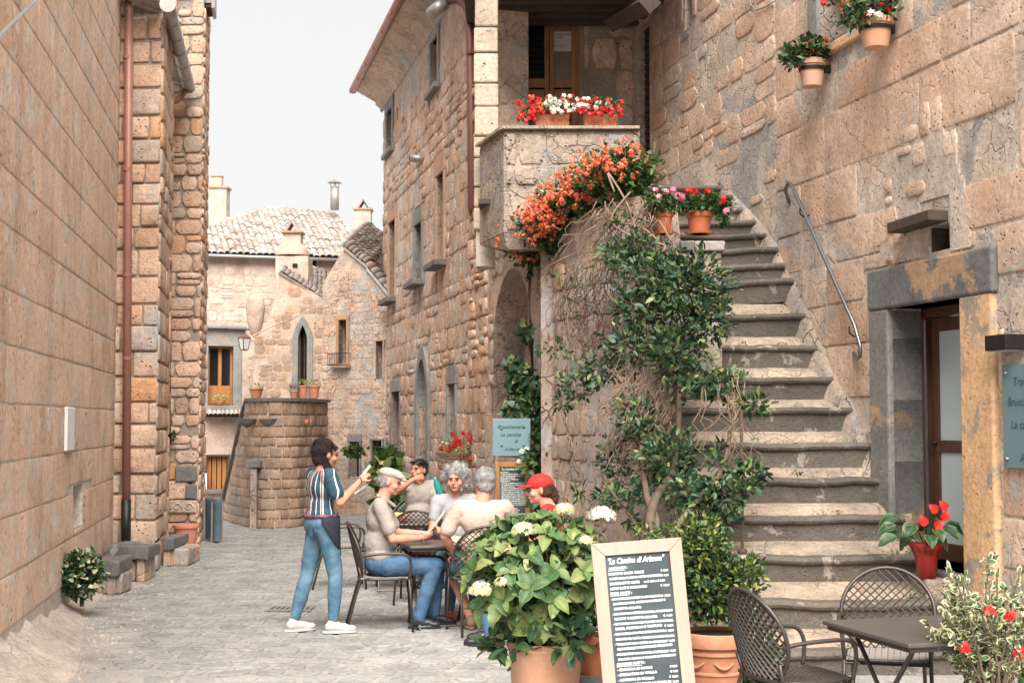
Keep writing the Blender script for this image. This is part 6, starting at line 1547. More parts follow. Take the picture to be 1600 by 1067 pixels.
MENU = ['"La Cantina di Arianna"', 'ANTIPASTI :', 'CALICI DI SALSA VERDE', 'OVETTI DI BUFALINO E ACETO BALSAMICO', 'BRUSCHETTE MISTE', 'AFFETTATI E FORMAGGI', 'PRIMI PIATTI :', '- GNOCCHI RIPIENI DI RICOTTA CON VELLUTATA', '  DI POMODORO, CREMA DI BASILICO E', '  RICOTTA SALATA', '- GNOCCHI CON PESTO DI RUCOLA, POMODORINI', '  CONFIT E RICOTTA SALATA', '- FETTUCCINE CON RAGU\' BIANCO DI CINGHIALE,', '  SPECK, PECORINO E TARTUFO', '- PAPPARDELLE CON POMODORI PACHINO,', '  MELANZANE, PESTO, MANDORLE E MENTUCCIA', '- TAGLIOLINI CON CREMA DI ASPARAGI,', '  GUANCIALE E PECORINO ROMANO', '- STROZZAPRETI CON SALSICCIA, SPLENDORE,', '  BRANDY, PANNA E CAGLIO DI PECORINO', 'SECONDI PIATTI :', '- BRACIOLA DI MAIALE', '- SPEZZATINO DI VITELLA', '- LOMBATA DI VITELLO', '- TAGLIATA CON RUCOLA E GRANA O', '  BALSAMICO E ACETO', '- FILETTO DI MAIALE CARAMELLATO CON', '  CON UVA E MELE D\'ACACIA', '- STRACCETTI DI CINGHIALE CON VERDURE', '  DI MONTE CON CREMA DI SPINACI', 'CONTORNI :', '- PATATE FRITTE', '- VERDURE ALLA GRIGLIA', '- INSALATA MISTA']
PRICE = {2: '\u20ac 4,00', 3: '\u20ac 4,00', 4: 'da \u20ac 3,00 a \u20ac 8,00', 5: '\u20ac 12,00', 7: '\u20ac 12,00', 11: '\u20ac 11,00', 13: '\u20ac 12,00', 14: '\u20ac 10,00', 16: '\u20ac 12,00', 18: '\u20ac 13,00', 21: '\u20ac 8,00', 22: '\u20ac 9,00', 23: '\u20ac 12,00', 24: '\u20ac 15,00', 26: '\u20ac 13,00', 28: '\u20ac 12,00', 30: '\u20ac 5,00', 31: '\u20ac 5,00', 32: '\u20ac 5,00', 33: '\u20ac 4,00'}
arch_signs()
def a_board():
    Y = 7.42; TL = at(923, 850, Y); TR = at(1064, 845, Y); W = (TR-TL).length; H = 1.22
    rt = empty('menu_board', Vector(((TL.x+TR.x)/2+.06, Y-.12, 0)), 0, 'tall wooden framed menu blackboard standing in front between hydrangea and boxwood', 'menu board', rot=(0, 0, 0))
    # face panel: local x 0..W, z 0..H; leans back and tips a little to the left
    RXl = Matrix.Rotation(R(-4.3), 4, 'Y'); lean = Matrix.Rotation(R(-8), 4, 'X')
    M0 = Matrix.Translation(Vector(rt.location).xyz*-1) @ Matrix.Translation(TL+Vector((0, 0, 0))) @ RXl @ Matrix.Rotation(R(-9), 4, 'X') @ Matrix.Translation((0, 0, -H)); f = .068
    def bar(x0, x1, z0, z1, nm, mat, y0=-.02, y1=.02, bev=.004): return MB().box(x0, x1, y0, y1, z0, z1, M0).mk(nm, mat, rt, bevel=bev)
    def mitre(poly, nm): return MB().wallprism(poly, -.02, .02, M0).mk(nm, M_frame, rt, bevel=.003)
    mitre([(0, 0), (f, f), (f, H-f), (0, H)], 'frame_rail'); mitre([(W, 0), (W, H), (W-f, H-f), (W-f, f)], 'frame_rail')
    mitre([(0.001, H), (f+.001, H-f+.001), (W-f-.001, H-f+.001), (W-.001, H)], 'frame_rail'); mitre([(0.001, 0), (W-.001, 0), (W-f-.001, f), (f+.001, f)], 'frame_rail')
    b = bar(f-.004, W-f+.004, f-.004, H-f+.004, 'board', M_chalk, -.006, .008, 0)
    RX = Matrix.Rotation(math.pi/2, 4, 'X')
    def T(x, z): return M0 @ Matrix.Translation((x, -.0075, z)) @ RX
    cw = W-2*f
    tt = text_obj(MENU[0], .040, M_white_l, rt, T(f+.008, H-f-.042), shear=.35, bold=.0011); tt.scale = ((cw-.035)/max(v.co.x for v in tt.data.vertices), 1, 1)
    z = H-f-.072; rg = random.Random(2)
    for i, l in enumerate(MENU[1:], 1):
        if z < f+.03: break
        head = l.endswith(':'); s = .0185 if head else .0175
        mx = cw-.02; 
        if len(l)*s*.62 > mx: s = mx/(len(l)*.62)
        s = max(s, .0155)
        o = text_obj(l, s, M_white_l, rt, T(f+.010+rg.uniform(0, .004), z) @ Matrix.Rotation(R(rg.uniform(-.4, .8)), 4, 'Z'), bold=.0006)
        wd = max([v.co.x for v in o.data.vertices] or [0])
        lim = cw-.02-(0 if i not in PRICE else .0)
        if i in PRICE:
            ps = .0145; pw = len(PRICE[i])*ps*.53; x = W-f-.008-pw
            if f+.01+wd > x-.005: o.scale = ((x-.012-f)/wd, 1, 1)
            text_obj(PRICE[i], ps, M_white_l, rt, T(x, z), bold=.0004)
        elif f+.01+wd > W-f-.01: o.scale = ((cw-.025)/wd, 1, 1)
        if head: MB().box(f+.01, f+.01+wd*.9, -.0085, -.0065, z-.006, z-.004, M0).mk('underline', M_white_l, rt)
        z -= .0255 if not head else .027
    # rear leg of the A-frame
    MB().box(.02, .07, .0, .03, 0, H*.98, M0 @ Matrix.Translation((0, .02, 0)) @ Matrix.Translation((0, 0, H)) @ Matrix.Rotation(R(24), 4, 'X') @ Matrix.Translation((0, 0, -H))).mk('rear_leg', M_frame, rt, bevel=.003)
    MB().box(W-.07, W-.02, .0, .03, 0, H*.98, M0 @ Matrix.Translation((0, .02, 0)) @ Matrix.Translation((0, 0, H)) @ Matrix.Rotation(R(24), 4, 'X') @ Matrix.Translation((0, 0, -H))).mk('rear_leg', M_frame, rt, bevel=.003)
a_board()
# ================= CHAIRS AND TABLES =================
def chair_proto():
    r = empty('bistro_chair', (0, 0, 0), 0, 'x', 'chair', 'bronze metal chairs with round lattice backs')
    cz, rad = .665, .262
    def S(x, z): return Vector((x, -.215-(z-.45)*.24+x*x*.75, z))
    ring = [S(math.cos(a)*rad*1.02, cz+math.sin(a)*rad*.95) for a in [2*math.pi*i/36 for i in range(36)]]
    MB().tube(ring, .012, 8, closed=True).mk('back_frame', M_chair, r, smooth=True)
    m = MB(); sp = .0345; nb = int(rad*2/sp/1)+1
    for sg in (1, -1):
        for i in range(-nb, nb+1):
            d = i*sp; h = rad*.97
            if abs(d) > h*.98: continue
            L = math.sqrt(h*h-d*d); P = []
            for k in range(6):
                t = -L+2*L*k/5
                x = (t+d*sg)*.70711 if sg == 1 else (t-d)*.70711*1; z = (sg*t-d)*.70711 if sg == 1 else (-t-d)*.70711
                P.append(S(x, cz+z*.95)+Vector((0, .002*sg, 0)))
            m.tube(P, .0088, 4, flat=.45)
    m.mk('back_lattice', M_chair, r)
    # seat
    def Q(x, y): return Vector((x, y, .45-.012*math.exp(-(x*x+y*y)/.03)))
    sr = [Q(math.copysign(abs(math.cos(a))**.6, math.cos(a))*.235, .0+math.copysign(abs(math.sin(a))**.6, math.sin(a))*.225) for a in [2*math.pi*i/32 for i in range(32)]]
    MB().tube(sr, .012, 6, closed=True).mk('seat_frame', M_chair, r, smooth=True)
    m = MB()
    for i in range(-6, 7):
        a = i*.035; m.tube([Q(a, -.215), Q(a, 0), Q(a, .215)], .0062, 4, flat=1.8); m.tube([Q(-.225, a), Q(0, a), Q(.225, a)], .0062, 4, flat=1.8)
    m.mk('seat', M_chair, r)
    for s in (-1, 1):
        MB().tube([(s*.245, .235, 0), (s*.24, .22, .25), (s*.235, .2, .45)], .0115, 8).mk('leg', M_chair, r, smooth=True)
        MB().tube([(s*.215, -.33, 0), (s*.205, -.25, .3), (s*.2, -.2, .46), (s*.215, -.225, .55)], .0115, 8).mk('leg', M_chair, r, smooth=True)
        MB().tube(catmull([(s*.235, .2, .45), (s*.245, .215, .58), (s*.262, .17, .655), (s*.27, .02, .665), (s*.262, -.14, .655), (s*.25, -.225, .64)], 5), .012, 8, flat=1.0).mk('armrest', M_chair, r, smooth=True)
    MB().tube([(-.23, .2, .43), (.23, .2, .43)], .009, 6).mk('front_rail', M_chair, r)
    return r
CH = chair_proto(); first = [True]
def chair(X, Y, face, label):
    """face: world direction the sitter looks to"""
    a = math.atan2(face[1], face[0])-math.pi/2
    c = CH if first[0] else copy_tree(CH); first[0] = False
    c.location = (X, Y, 0); c.rotation_euler = (0, 0, a); c['label'] = label; return c
def table(X, Y, rz, size, label, group=None):
    r = empty('bistro_table', (X, Y, 0), rz, label, 'table', group); h = size/2
    MB().box(-h, h, -h, h, .70, .722).mk('tabletop', M_table, r, bevel=.006)
    MB().box(-h+.02, h-.02, -h+.02, h-.02, .675, .699).mk('apron', M_chair, r)
    for sx in (-1, 1):
        MB().tube([(sx*h*.75, -h*.75, .69), (sx*h*.72, h*.75, .0)], .013, 6).mk('leg', M_chair, r); MB().tube([(sx*h*.7, h*.75, .69), (sx*h*.67, -h*.75, .0)], .013, 6).mk('leg', M_chair, r)
    for sy in (-1, 1): MB().tube([(-h*.72, sy*h*.72, .03), (h*.72, sy*h*.72, .03)], .01, 6).mk('stretcher', M_chair, r)
    return r
fang = math.atan2(.24, .81)
table(2.19, 7.36, fang, .84, 'dark square metal table at the bottom right beside the variegated bush')
chair(1.50, 7.55, (.93, .36), 'lattice chair seen from its side, nearest the boxwood pot at the bottom')
chair(2.16, 8.18, (-.28, -1), 'lattice chair facing the camera behind the dark table at the bottom right')
GT = 'tables where the guests sit'
table(-.64, 12.42, .25, .62, 'small dark table between the man in the flat cap and the grey haired couple', GT)
table(-1.16, 15.0, .1, .74, 'dark table with the bread basket in front of the drinking man', GT)
chair(-1.10, 12.25, (1, .12), 'lattice chair in which the man with the flat cap sits')
chair(-.27, 12.06, (-.22, 1), 'lattice chair with its round back to the camera, under the man in the cream shirt')
chair(-.90, 14.05, (.1, 1), 'empty lattice chair seen from behind with a pink bag on it')
chair(-1.82, 15.2, (1, .2), 'empty lattice chair at the left end of the bread basket table')
chair(-.50, 13.1, (.1, -1), 'lattice chair in which the grey haired woman sits')
chair(-1.05, 15.72, (.15, -1), 'lattice chair in which the man drinking from a bottle sits')
chair(.27, 11.45, (-1, .1), 'lattice chair of the woman with the red cap, behind the hydrangea')
# ================= TABLEWARE =================
def tableware():
    c = at(620, 806, 14.8); c.z = .724; r = empty('bread_basket', c, 0, 'woven orange bread basket on the far table', 'basket')
    MB().lathe([(0, 0), (.08, 0), (.10, .04), (.13, .09), (.12, .09), (.07, .015)], n=20).mk('basket', plain('wicker', (.55, .28, .12), .8, .3, 60, .6), r, smooth=True)
    for k in range(4): MB().lathe([(0, .0), (.035, .01), (.045, .03), (.03, .05), (0, .055)], c=(math.cos(k*1.6)*.055, math.sin(k*1.6)*.05, .05), n=10).mk('bread_roll', plain('bread', (.60, .40, .22), .9, .2, 20, .3) if 'bread' not in MATS else MATS['bread'], r, smooth=True)
    c = Vector((-.42, 12.35, .723)); r = empty('paper_placemat', c, .4, 'cream paper placemat and menu sheet on the small table', 'paper')
    MB().box(-.15, .15, -.1, .1, 0, .004).mk('sheet', plain('cream_paper', (.72, .62, .45), .9, .06, 9, 0), r); MB().add([(-.1, -.08, .01), (.12, -.06, .006), (.1, .1, .05), (-.12, .08, .055)], [(0, 1, 2, 3)]).mk('folded_sheet', MATS['cream_paper'], r)
    pk = plain('pink_fabric', (.52, .03, .16), .7, .2, 12, .3)
    b = empty('pink_bag', (-.90, 13.98, .46), .2, 'crumpled bright pink bag on the empty lattice chair', 'bag')
    blob('bag_body', [('e', (0, 0, .07), (.16, .12, .08)), ('e', (-.1, -.04, .1), (.09, .08, .1)), ('e', (.1, .02, .08), (.09, .09, .07))], pk, b, .015, 2, .02, 9)
    MB().tube([(-.08, 0, .14), (-.04, -.02, .22), (.05, -.02, .22), (.09, 0, .13)], .007, 6).mk('strap', pk, b, smooth=True)
# ================= PEOPLE =================
def capsule(mb, p0, r0, p1, r1, n=14, rings=4):
    p0, p1 = Vector(p0), Vector(p1); t = (p1-p0); L = t.length; t = t/L if L > 1e-6 else Vector((0, 0, 1))
    a = t.orthogonal().normalized(); b = t.cross(a); V = []; prof = []
    for i in range(rings+1): th = math.pi/2*(1-i/rings); prof.append((-math.sin(th)*r0, math.cos(th)*r0, 0))
    for i in range(rings+1): th = math.pi/2*i/rings; prof.append((L+math.sin(th)*r1, math.cos(th)*r1, 1))
    for (h, r, _) in prof:
        for j in range(n): an = 2*math.pi*j/n; V.append(p0+t*h+(a*math.cos(an)+b*math.sin(an))*max(r, 1e-4))
    k = len(prof); mb.add(V, [(i*n+j, i*n+(j+1) % n, (i+1)*n+(j+1) % n, (i+1)*n+j) for i in range(k-1) for j in range(n)]+[tuple(range(n))[::-1], tuple((k-1)*n+j for j in range(n))])
def ellip(mb, c, r, Rm=None, n=18, m=12):
    c = Vector(c); V = []
    for i in range(m+1):
        th = math.pi*i/m
        for j in range(n):
            ph = 2*math.pi*j/n; v = Vector((math.sin(th)*math.cos(ph)*r[0], math.sin(th)*math.sin(ph)*r[1], math.cos(th)*r[2]))
            if v.length < 1e-9: v = Vector((1e-5, 0, 0))
            if Rm: v = Rm @ v
            V.append(c+v)
    mb.add(V, [(i*n+j, (i+1)*n+j, (i+1)*n+(j+1) % n, i*n+(j+1) % n) for i in range(m) for j in range(n)])
def blob(name, prims, mat, parent, voxel=.01, smooth=3, namp=0., nsc=8., M=None, thresh=None):
    mb = MB()
    for p in prims:
        if p[0] == 'c': capsule(mb, *p[1:5])
        else: ellip(mb, p[1], p[2], p[3] if len(p) > 3 else None)
    vs = [tuple((M @ v) if M else v) for v in mb.v]
    me = bpy.data.meshes.new(name); me.from_pydata(vs, [], mb.f); o = bpy.data.objects.new('tmp', me); COL.objects.link(o)
    m = o.modifiers.new('r', 'REMESH'); m.mode = 'VOXEL'; m.voxel_size = voxel
    s = o.modifiers.new('s', 'SMOOTH'); s.factor = .5; s.iterations = smooth
    dg = bpy.context.evaluated_depsgraph_get(); dg.update(); m2 = bpy.data.meshes.new_from_object(o.evaluated_get(dg)); bpy.data.objects.remove(o)
    m2.materials.clear()
    if namp:
        n = len(m2.vertices); co = np.empty(n*3, np.float32); m2.vertices.foreach_get('co', co); no = np.empty(n*3, np.float32); m2.vertex_normals.foreach_get('vector', no)
        co = co.reshape(-1, 3); no = no.reshape(-1, 3)
        d = np.array([mnoise.fractal(Vector(c)*nsc, .8, 2.2, 3) for c in co.tolist()])
        co += no*d[:, None]*namp; m2.vertices.foreach_set('co', co.ravel()); m2.update()
    shade(m2, True); m2.name = name; ob = link(name, m2, mat, parent)
    if mat.name.endswith('hair'):
        n = len(m2.vertices); co = np.empty(n*3, np.float32); m2.vertices.foreach_get('co', co); no = np.empty(n*3, np.float32); m2.vertex_normals.foreach_get('vector', no)
        co = co.reshape(-1, 3); no = no.reshape(-1, 3); k = 3200; ii = np.random.randint(0, n, k); nn = no[ii]
        curly = 'curl' in name or namp > .013
        dn = np.array([[0, -.25, -1.]])-nn*(nn @ np.array([0, -.25, -1.]))[:, None]; d = unit(dn)*.8+nn*(.55 if curly else .16)+np.random.normal(size=(k, 3))*(.55 if curly else .14)
        tv = np.array([(-.07, 0, 0), (.07, 0, 0), (.05, .5, .10), (-.05, .5, .10), (0, 1, 0)], np.float32); tf = np.array([(0, 1, 2), (0, 2, 3), (3, 2, 4)], np.int32)
        s = scatter('strands', tv, tf, co[ii]-nn*.002, d, nn, np.random.uniform(.018, .04, k), mat, None); s.parent = ob; s['kind'] = 'stuff'
    return ob
tableware()
def skin(name, c): 
    m = plain(name, c, .65, .12, 22, .12, spec=.25, col2=(c[0]*.85, c[1]*.7, c[2]*.65)); b = m.node_tree.nodes['Principled BSDF']; b.inputs['Subsurface Weight'].default_value = .06; b.inputs['Subsurface Radius'].default_value = (.02, .008, .004); return m
SK = skin('skin_warm', (.52, .27, .18)); SK2 = skin('skin_tan', (.46, .235, .15)); SK3 = skin('skin_pink', (.60, .30, .22))
JEANS = plain('denim', (.06, .135, .205), .85, .4, 9, .4, col2=(.13, .235, .315)); JEANS2 = plain('denim_dark', (.045, .10, .185), .85, .4, 9, .4, col2=(.09, .175, .28))
HAIRD = plain('dark_hair', (.022, .016, .016), .45, .4, 60, .8, spec=.5); HAIRG = plain('grey_hair', (.36, .35, .35), .6, .45, 55, .9, col2=(.55, .54, .53)); HAIRB = plain('brown_hair', (.09, .045, .025), .5, .4, 60, .8); LIP = plain('lips', (.40, .12, .10), .5, .05, 9, 0); EYEW = plain('eye_white', (.5, .47, .45), .3, .05, 9, 0); EYED = plain('eye_dark', (.02, .015, .01), .2, .05, 9, 0)
def hand_prims(w_, d, n, s=1., curl=.5, side=1):
    """w_ wrist, d direction of fingers, n palm normal (towards the palm side)"""
    w_, d, n = Vector(w_), Vector(d).normalized(), Vector(n); n = (n-d*n.dot(d)).normalized(); x = d.cross(n).normalized()*side
    P = []; Rm = Matrix((x, d, n)).transposed()
    P.append(('e', w_+d*.045*s, (.040*s, .052*s, .017*s), Rm)); P.append(('c', w_-d*.01, .024*s, w_+d*.04*s, .024*s))
    for i, (o, L) in enumerate(((-.029, .066), (-.010, .076), (.010, .072), (.028, .056))):
        b = w_+d*.082*s+x*o*s; d1 = (d*math.cos(curl*.6)+n*math.sin(curl*.6)); d2 = (d*math.cos(curl*1.7)+n*math.sin(curl*1.7)); m_ = b+d1*L*.5*s; e = m_+d2*L*.5*s
        P += [('c', b-d*.015, .0098*s, m_, .0092*s), ('c', m_, .0092*s, e, .0075*s)]
    b = w_+d*.025*s-x*.03*s; m_ = b+(d*.55-x*.75+n*.3)*.04*s; e = m_+(d*.9+n*.45-x*.1)*.032*s
    P += [('c', b, .013*s, m_, .011*s), ('c', m_, .011*s, e, .0085*s)]
    return P
def person(label, loc, face, J, look, skinm, pro=None):
    """local frame: +y where the body faces, +x its right hand side"""
    a = math.atan2(face[1], face[0])-math.pi/2
    r = empty('person', loc, a, label, 'person')
    hd = Vector(J['head']); hy = R(J.get('yaw', 0)); hp = R(J.get('pitch', 0))
    HM = Matrix.Translation(hd) @ Matrix.Rotation(hy, 4, 'Z') @ Matrix.Rotation(hp, 4, 'X'); H3 = HM.to_3x3()
    def h(x, y, z): return HM @ Vector((x, y, z))
    P = []; bare = look.get('bare_legs'); fs = look.get('fs', 1.)
    P += [('e', h(0, -.012, .02), (.074*fs, .092*fs, .098*fs), H3), ('e', h(0, .022, -.045), (.058*fs, .065*fs, .068*fs), H3), ('e', h(0, .062, -.088), (.028, .026, .02), H3),
          ('c', h(0, .082, .018), .010, h(0, .104, -.026), .0135), ('e', h(0, .072, .030), (.05, .022, .014), H3), ('e', h(.045, .05, -.03), (.024, .03, .026), H3), ('e', h(-.045, .05, -.03), (.024, .03, .026), H3),
          ('e', h(0, .084, -.058), (.024, .012, .012), H3), ('e', h(.077, -.012, -.008), (.011, .019, .031), H3), ('e', h(-.077, -.012, -.008), (.011, .019, .031), H3)]
    nk = Vector(J['neck']); P += [('c', nk-Vector((0, .01, .05)), .062*fs, h(0, -.02, -.06), .053*fs)]
    ch = Vector(J['chest']); pv = Vector(J['pelvis']); P += [('c', ch, .085, nk-Vector((0, 0, .08)), .055), ('c', pv, .08, ch, .085)]
    for s, k in ((1, 'R'), (-1, 'L')):
        sh, el_, wr = Vector(J['sh'+k]), Vector(J['el'+k]), Vector(J['wr'+k])
        b = look.get('arm', 1.)
        P += [('c', sh, .050*b, sh.lerp(el_, .5), .046*b), ('c', sh.lerp(el_, .5), .046*b, el_, .036*b), ('c', el_, .038*b, el_.lerp(wr, .35), .038*b), ('c', el_.lerp(wr, .35), .038*b, wr, .025*b)]
        hdn = J.get('hand'+k, ((wr-el_).normalized(), Vector((0, 0, -1)), .5)); P += hand_prims(wr, hdn[0], hdn[1], .95, hdn[2], s)
        hp_, kn, an = Vector(J['hip'+k]), Vector(J['kn'+k]), Vector(J['an'+k])
        q_ = 1. if look.get('shorts') else .62
        P += [('c', pv.lerp(hp_, .5), .06, hp_, .06), ('c', hp_, .07*q_, kn, .052*q_), ('c', kn, .052*q_, kn.lerp(an, .3), .056*q_), ('c', kn.lerp(an, .3), .056*q_, an, .034), ('c', an, .034, an+Vector((0, .06, -.04)), .03)]
    blob('body', P, skinm, r, .0075, 2)
    for s in (1, -1):
        MB().lathe([(0, .006), (.006, .004), (.009, 0), (.006, -.004), (0, -.006)], n=10, M=HM @ Matrix.Translation((s*.031, .083, .006))).mk('eye', EYED, r, smooth=True)
        MB().tube([h(s*.048, .078, .026), h(s*.032, .094, .031), h(s*.014, .094, .027)], .0028, 5).mk('eyebrow', look.get('hairm', HAIRD), r, smooth=True)
    e = MB(); ellip(e, h(0, .0945, -.056), (.022, .005, .006), H3, 12, 6); e.mk('mouth', LIP, r, smooth=True)
    # --- trousers / shorts ---
    tm = look['trousers']; T = [('e', pv+Vector((0, -.01, 0)), (.165*look.get('hipw', 1), .125, .13))]
    for k in 'RL':
        hp_, kn, an = Vector(J['hip'+k]), Vector(J['kn'+k]), Vector(J['an'+k]); g = look.get('leg', 1.)
        T.append(('c', pv.lerp(hp_, .6), .105, hp_, .098*g))
        if look.get('shorts'): T += [('c', hp_, .098*g, hp_.lerp(kn, .85), .085*g)]
        else: T += [('c', hp_, .095*g, kn, .066*g), ('c', kn, .066*g, kn.lerp(an, .35), .064*g), ('c', kn.lerp(an, .35), .064*g, kn.lerp(an, look.get('hem', .97)), .046*g*look.get('flare', 1.))]
    blob('trousers', T, tm, r, .011, 2, .007, 9)
    # --- top ---
    S_ = []; bw = look.get('bw', 1.); nk2 = nk-Vector((0, 0, .035)); w0 = pv.lerp(ch, .25)
    sr, sl = Vector(J['shR']), Vector(J['shL']); up = (ch-pv).normalized()
    S_ += [('e', ch+up*.02, (.165*bw, .115*bw, .16)), ('e', pv.lerp(ch, .5), (.150*bw*look.get('waist', 1), .115*bw*look.get('belly', 1), .17)), ('e', pv+up*.07, (.158*bw*look.get('hipw', 1), .125*bw, .10)), ('c', sl.lerp(nk2, .12), .056, nk2-Vector((0, .01, .02)), .062), ('c', sr.lerp(nk2, .12), .056, nk2-Vector((0, .01, .02)), .062), ('c', sl.lerp(ch, .2), .07, sr.lerp(ch, .2), .07)]
    for k in 'RL':
        sh, el_ = Vector(J['sh'+k]), Vector(J['el'+k]); f = look.get('sleeve', .62); S_ += [('c', sh, .064, sh.lerp(el_, f), .058*look.get('slw', 1.))]
    blob('shirt', S_, look['top'], r, .010, 3, .007, 11)
    # --- shoes ---
    if look.get('shoes'):
        for k in 'RL':
            an = Vector(J['an'+k]); fd = Vector(J.get('foot'+k, (0, 1, 0))).normalized(); z0 = an.z-.09; x = Vector((fd.y, -fd.x, 0))
            s = blob('shoe', [('c', Vector((an.x, an.y, z0+.055))-fd*.03, .042, Vector((an.x, an.y, z0+.045))+fd*.10, .036), ('e', Vector((an.x, an.y, z0+.036))+fd*.14, (.045, .06, .03)), ('c', Vector((an.x, an.y, z0+.08))-fd*.01, .042, Vector((an.x, an.y, z0+.05))+fd*.04, .042)], look['shoes'], r, .008, 2)
            q = MB(); ell = [(Vector((an.x, an.y, 0))+fd*(.055+.145*math.sin(t))+x*.045*math.cos(t)*(1+.15*math.sin(t))) for t in [2*math.pi*i/20 for i in range(20)]]
            q.prism([(v.x, v.y) for v in ell], z0+.004, z0+.024); q.mk('sole', look.get('sole', look['shoes']), s)
    return r, h, HM, H3
def sit(px_off=0, **k):
    J = dict(pelvis=(0, -.02, .56), chest=(0, -.06, .94), neck=(0, -.05, 1.13), head=(0, -.01, 1.27), shR=(.18, -.06, 1.07), shL=(-.18, -.06, 1.07), elR=(.22, .02, .80), elL=(-.22, .02, .80), wrR=(.12, .24, .77), wrL=(-.12, .24, .77),
             hipR=(.09, .02, .54), hipL=(-.09, .02, .54), knR=(.13, .44, .53), knL=(-.13, .44, .53), anR=(.13, .42, .09), anL=(-.13, .42, .09)); J.update(k); return J
def shirt_stripes():
    m, nt, b = newmat('striped_blouse'); pos = nd(nt, 'ShaderNodeTexCoord').outputs['Object']
    sx = nd(nt, 'ShaderNodeSeparateXYZ'); nt.links.new(pos, sx.inputs[0])
    nz = noise(nt, pos, 3.5, 2, .5)
    at2 = nd(nt, 'ShaderNodeMath', operation='ARCTAN2'); 
    yy = nd(nt, 'ShaderNodeMath', operation='MULTIPLY_ADD'); nt.links.new(sx.outputs['Y'], yy.inputs[0]); yy.inputs[1].default_value = 1; yy.inputs[2].default_value = .0
    nt.links.new(sx.outputs['X'], at2.inputs[0]); nt.links.new(yy.outputs[0], at2.inputs[1])
    t = nd(nt, 'ShaderNodeMath', operation='MULTIPLY_ADD'); nt.links.new(at2.outputs[0], t.inputs[0]); t.inputs[1].default_value = 1.11
    n2 = nd(nt, 'ShaderNodeMath', operation='MULTIPLY'); nt.links.new(nz, n2.inputs[0]); n2.inputs[1].default_value = .35; nt.links.new(n2.outputs[0], t.inputs[2])
    fr = nd(nt, 'ShaderNodeMath', operation='FRACT'); nt.links.new(t.outputs[0], fr.inputs[0])
    TE = (.018, .062, .095); WH = (.70, .68, .65); RE = (.45, .03, .035)
    c = ramp(nt, fr.outputs[0], [(0, TE), (.30, WH), (.36, RE), (.46, WH), (.50, TE), (.80, WH), (.86, TE)], 'CONSTANT')
    nt.links.new(c, b.inputs['Base Color']); b.inputs['Roughness'].default_value = .75; return m
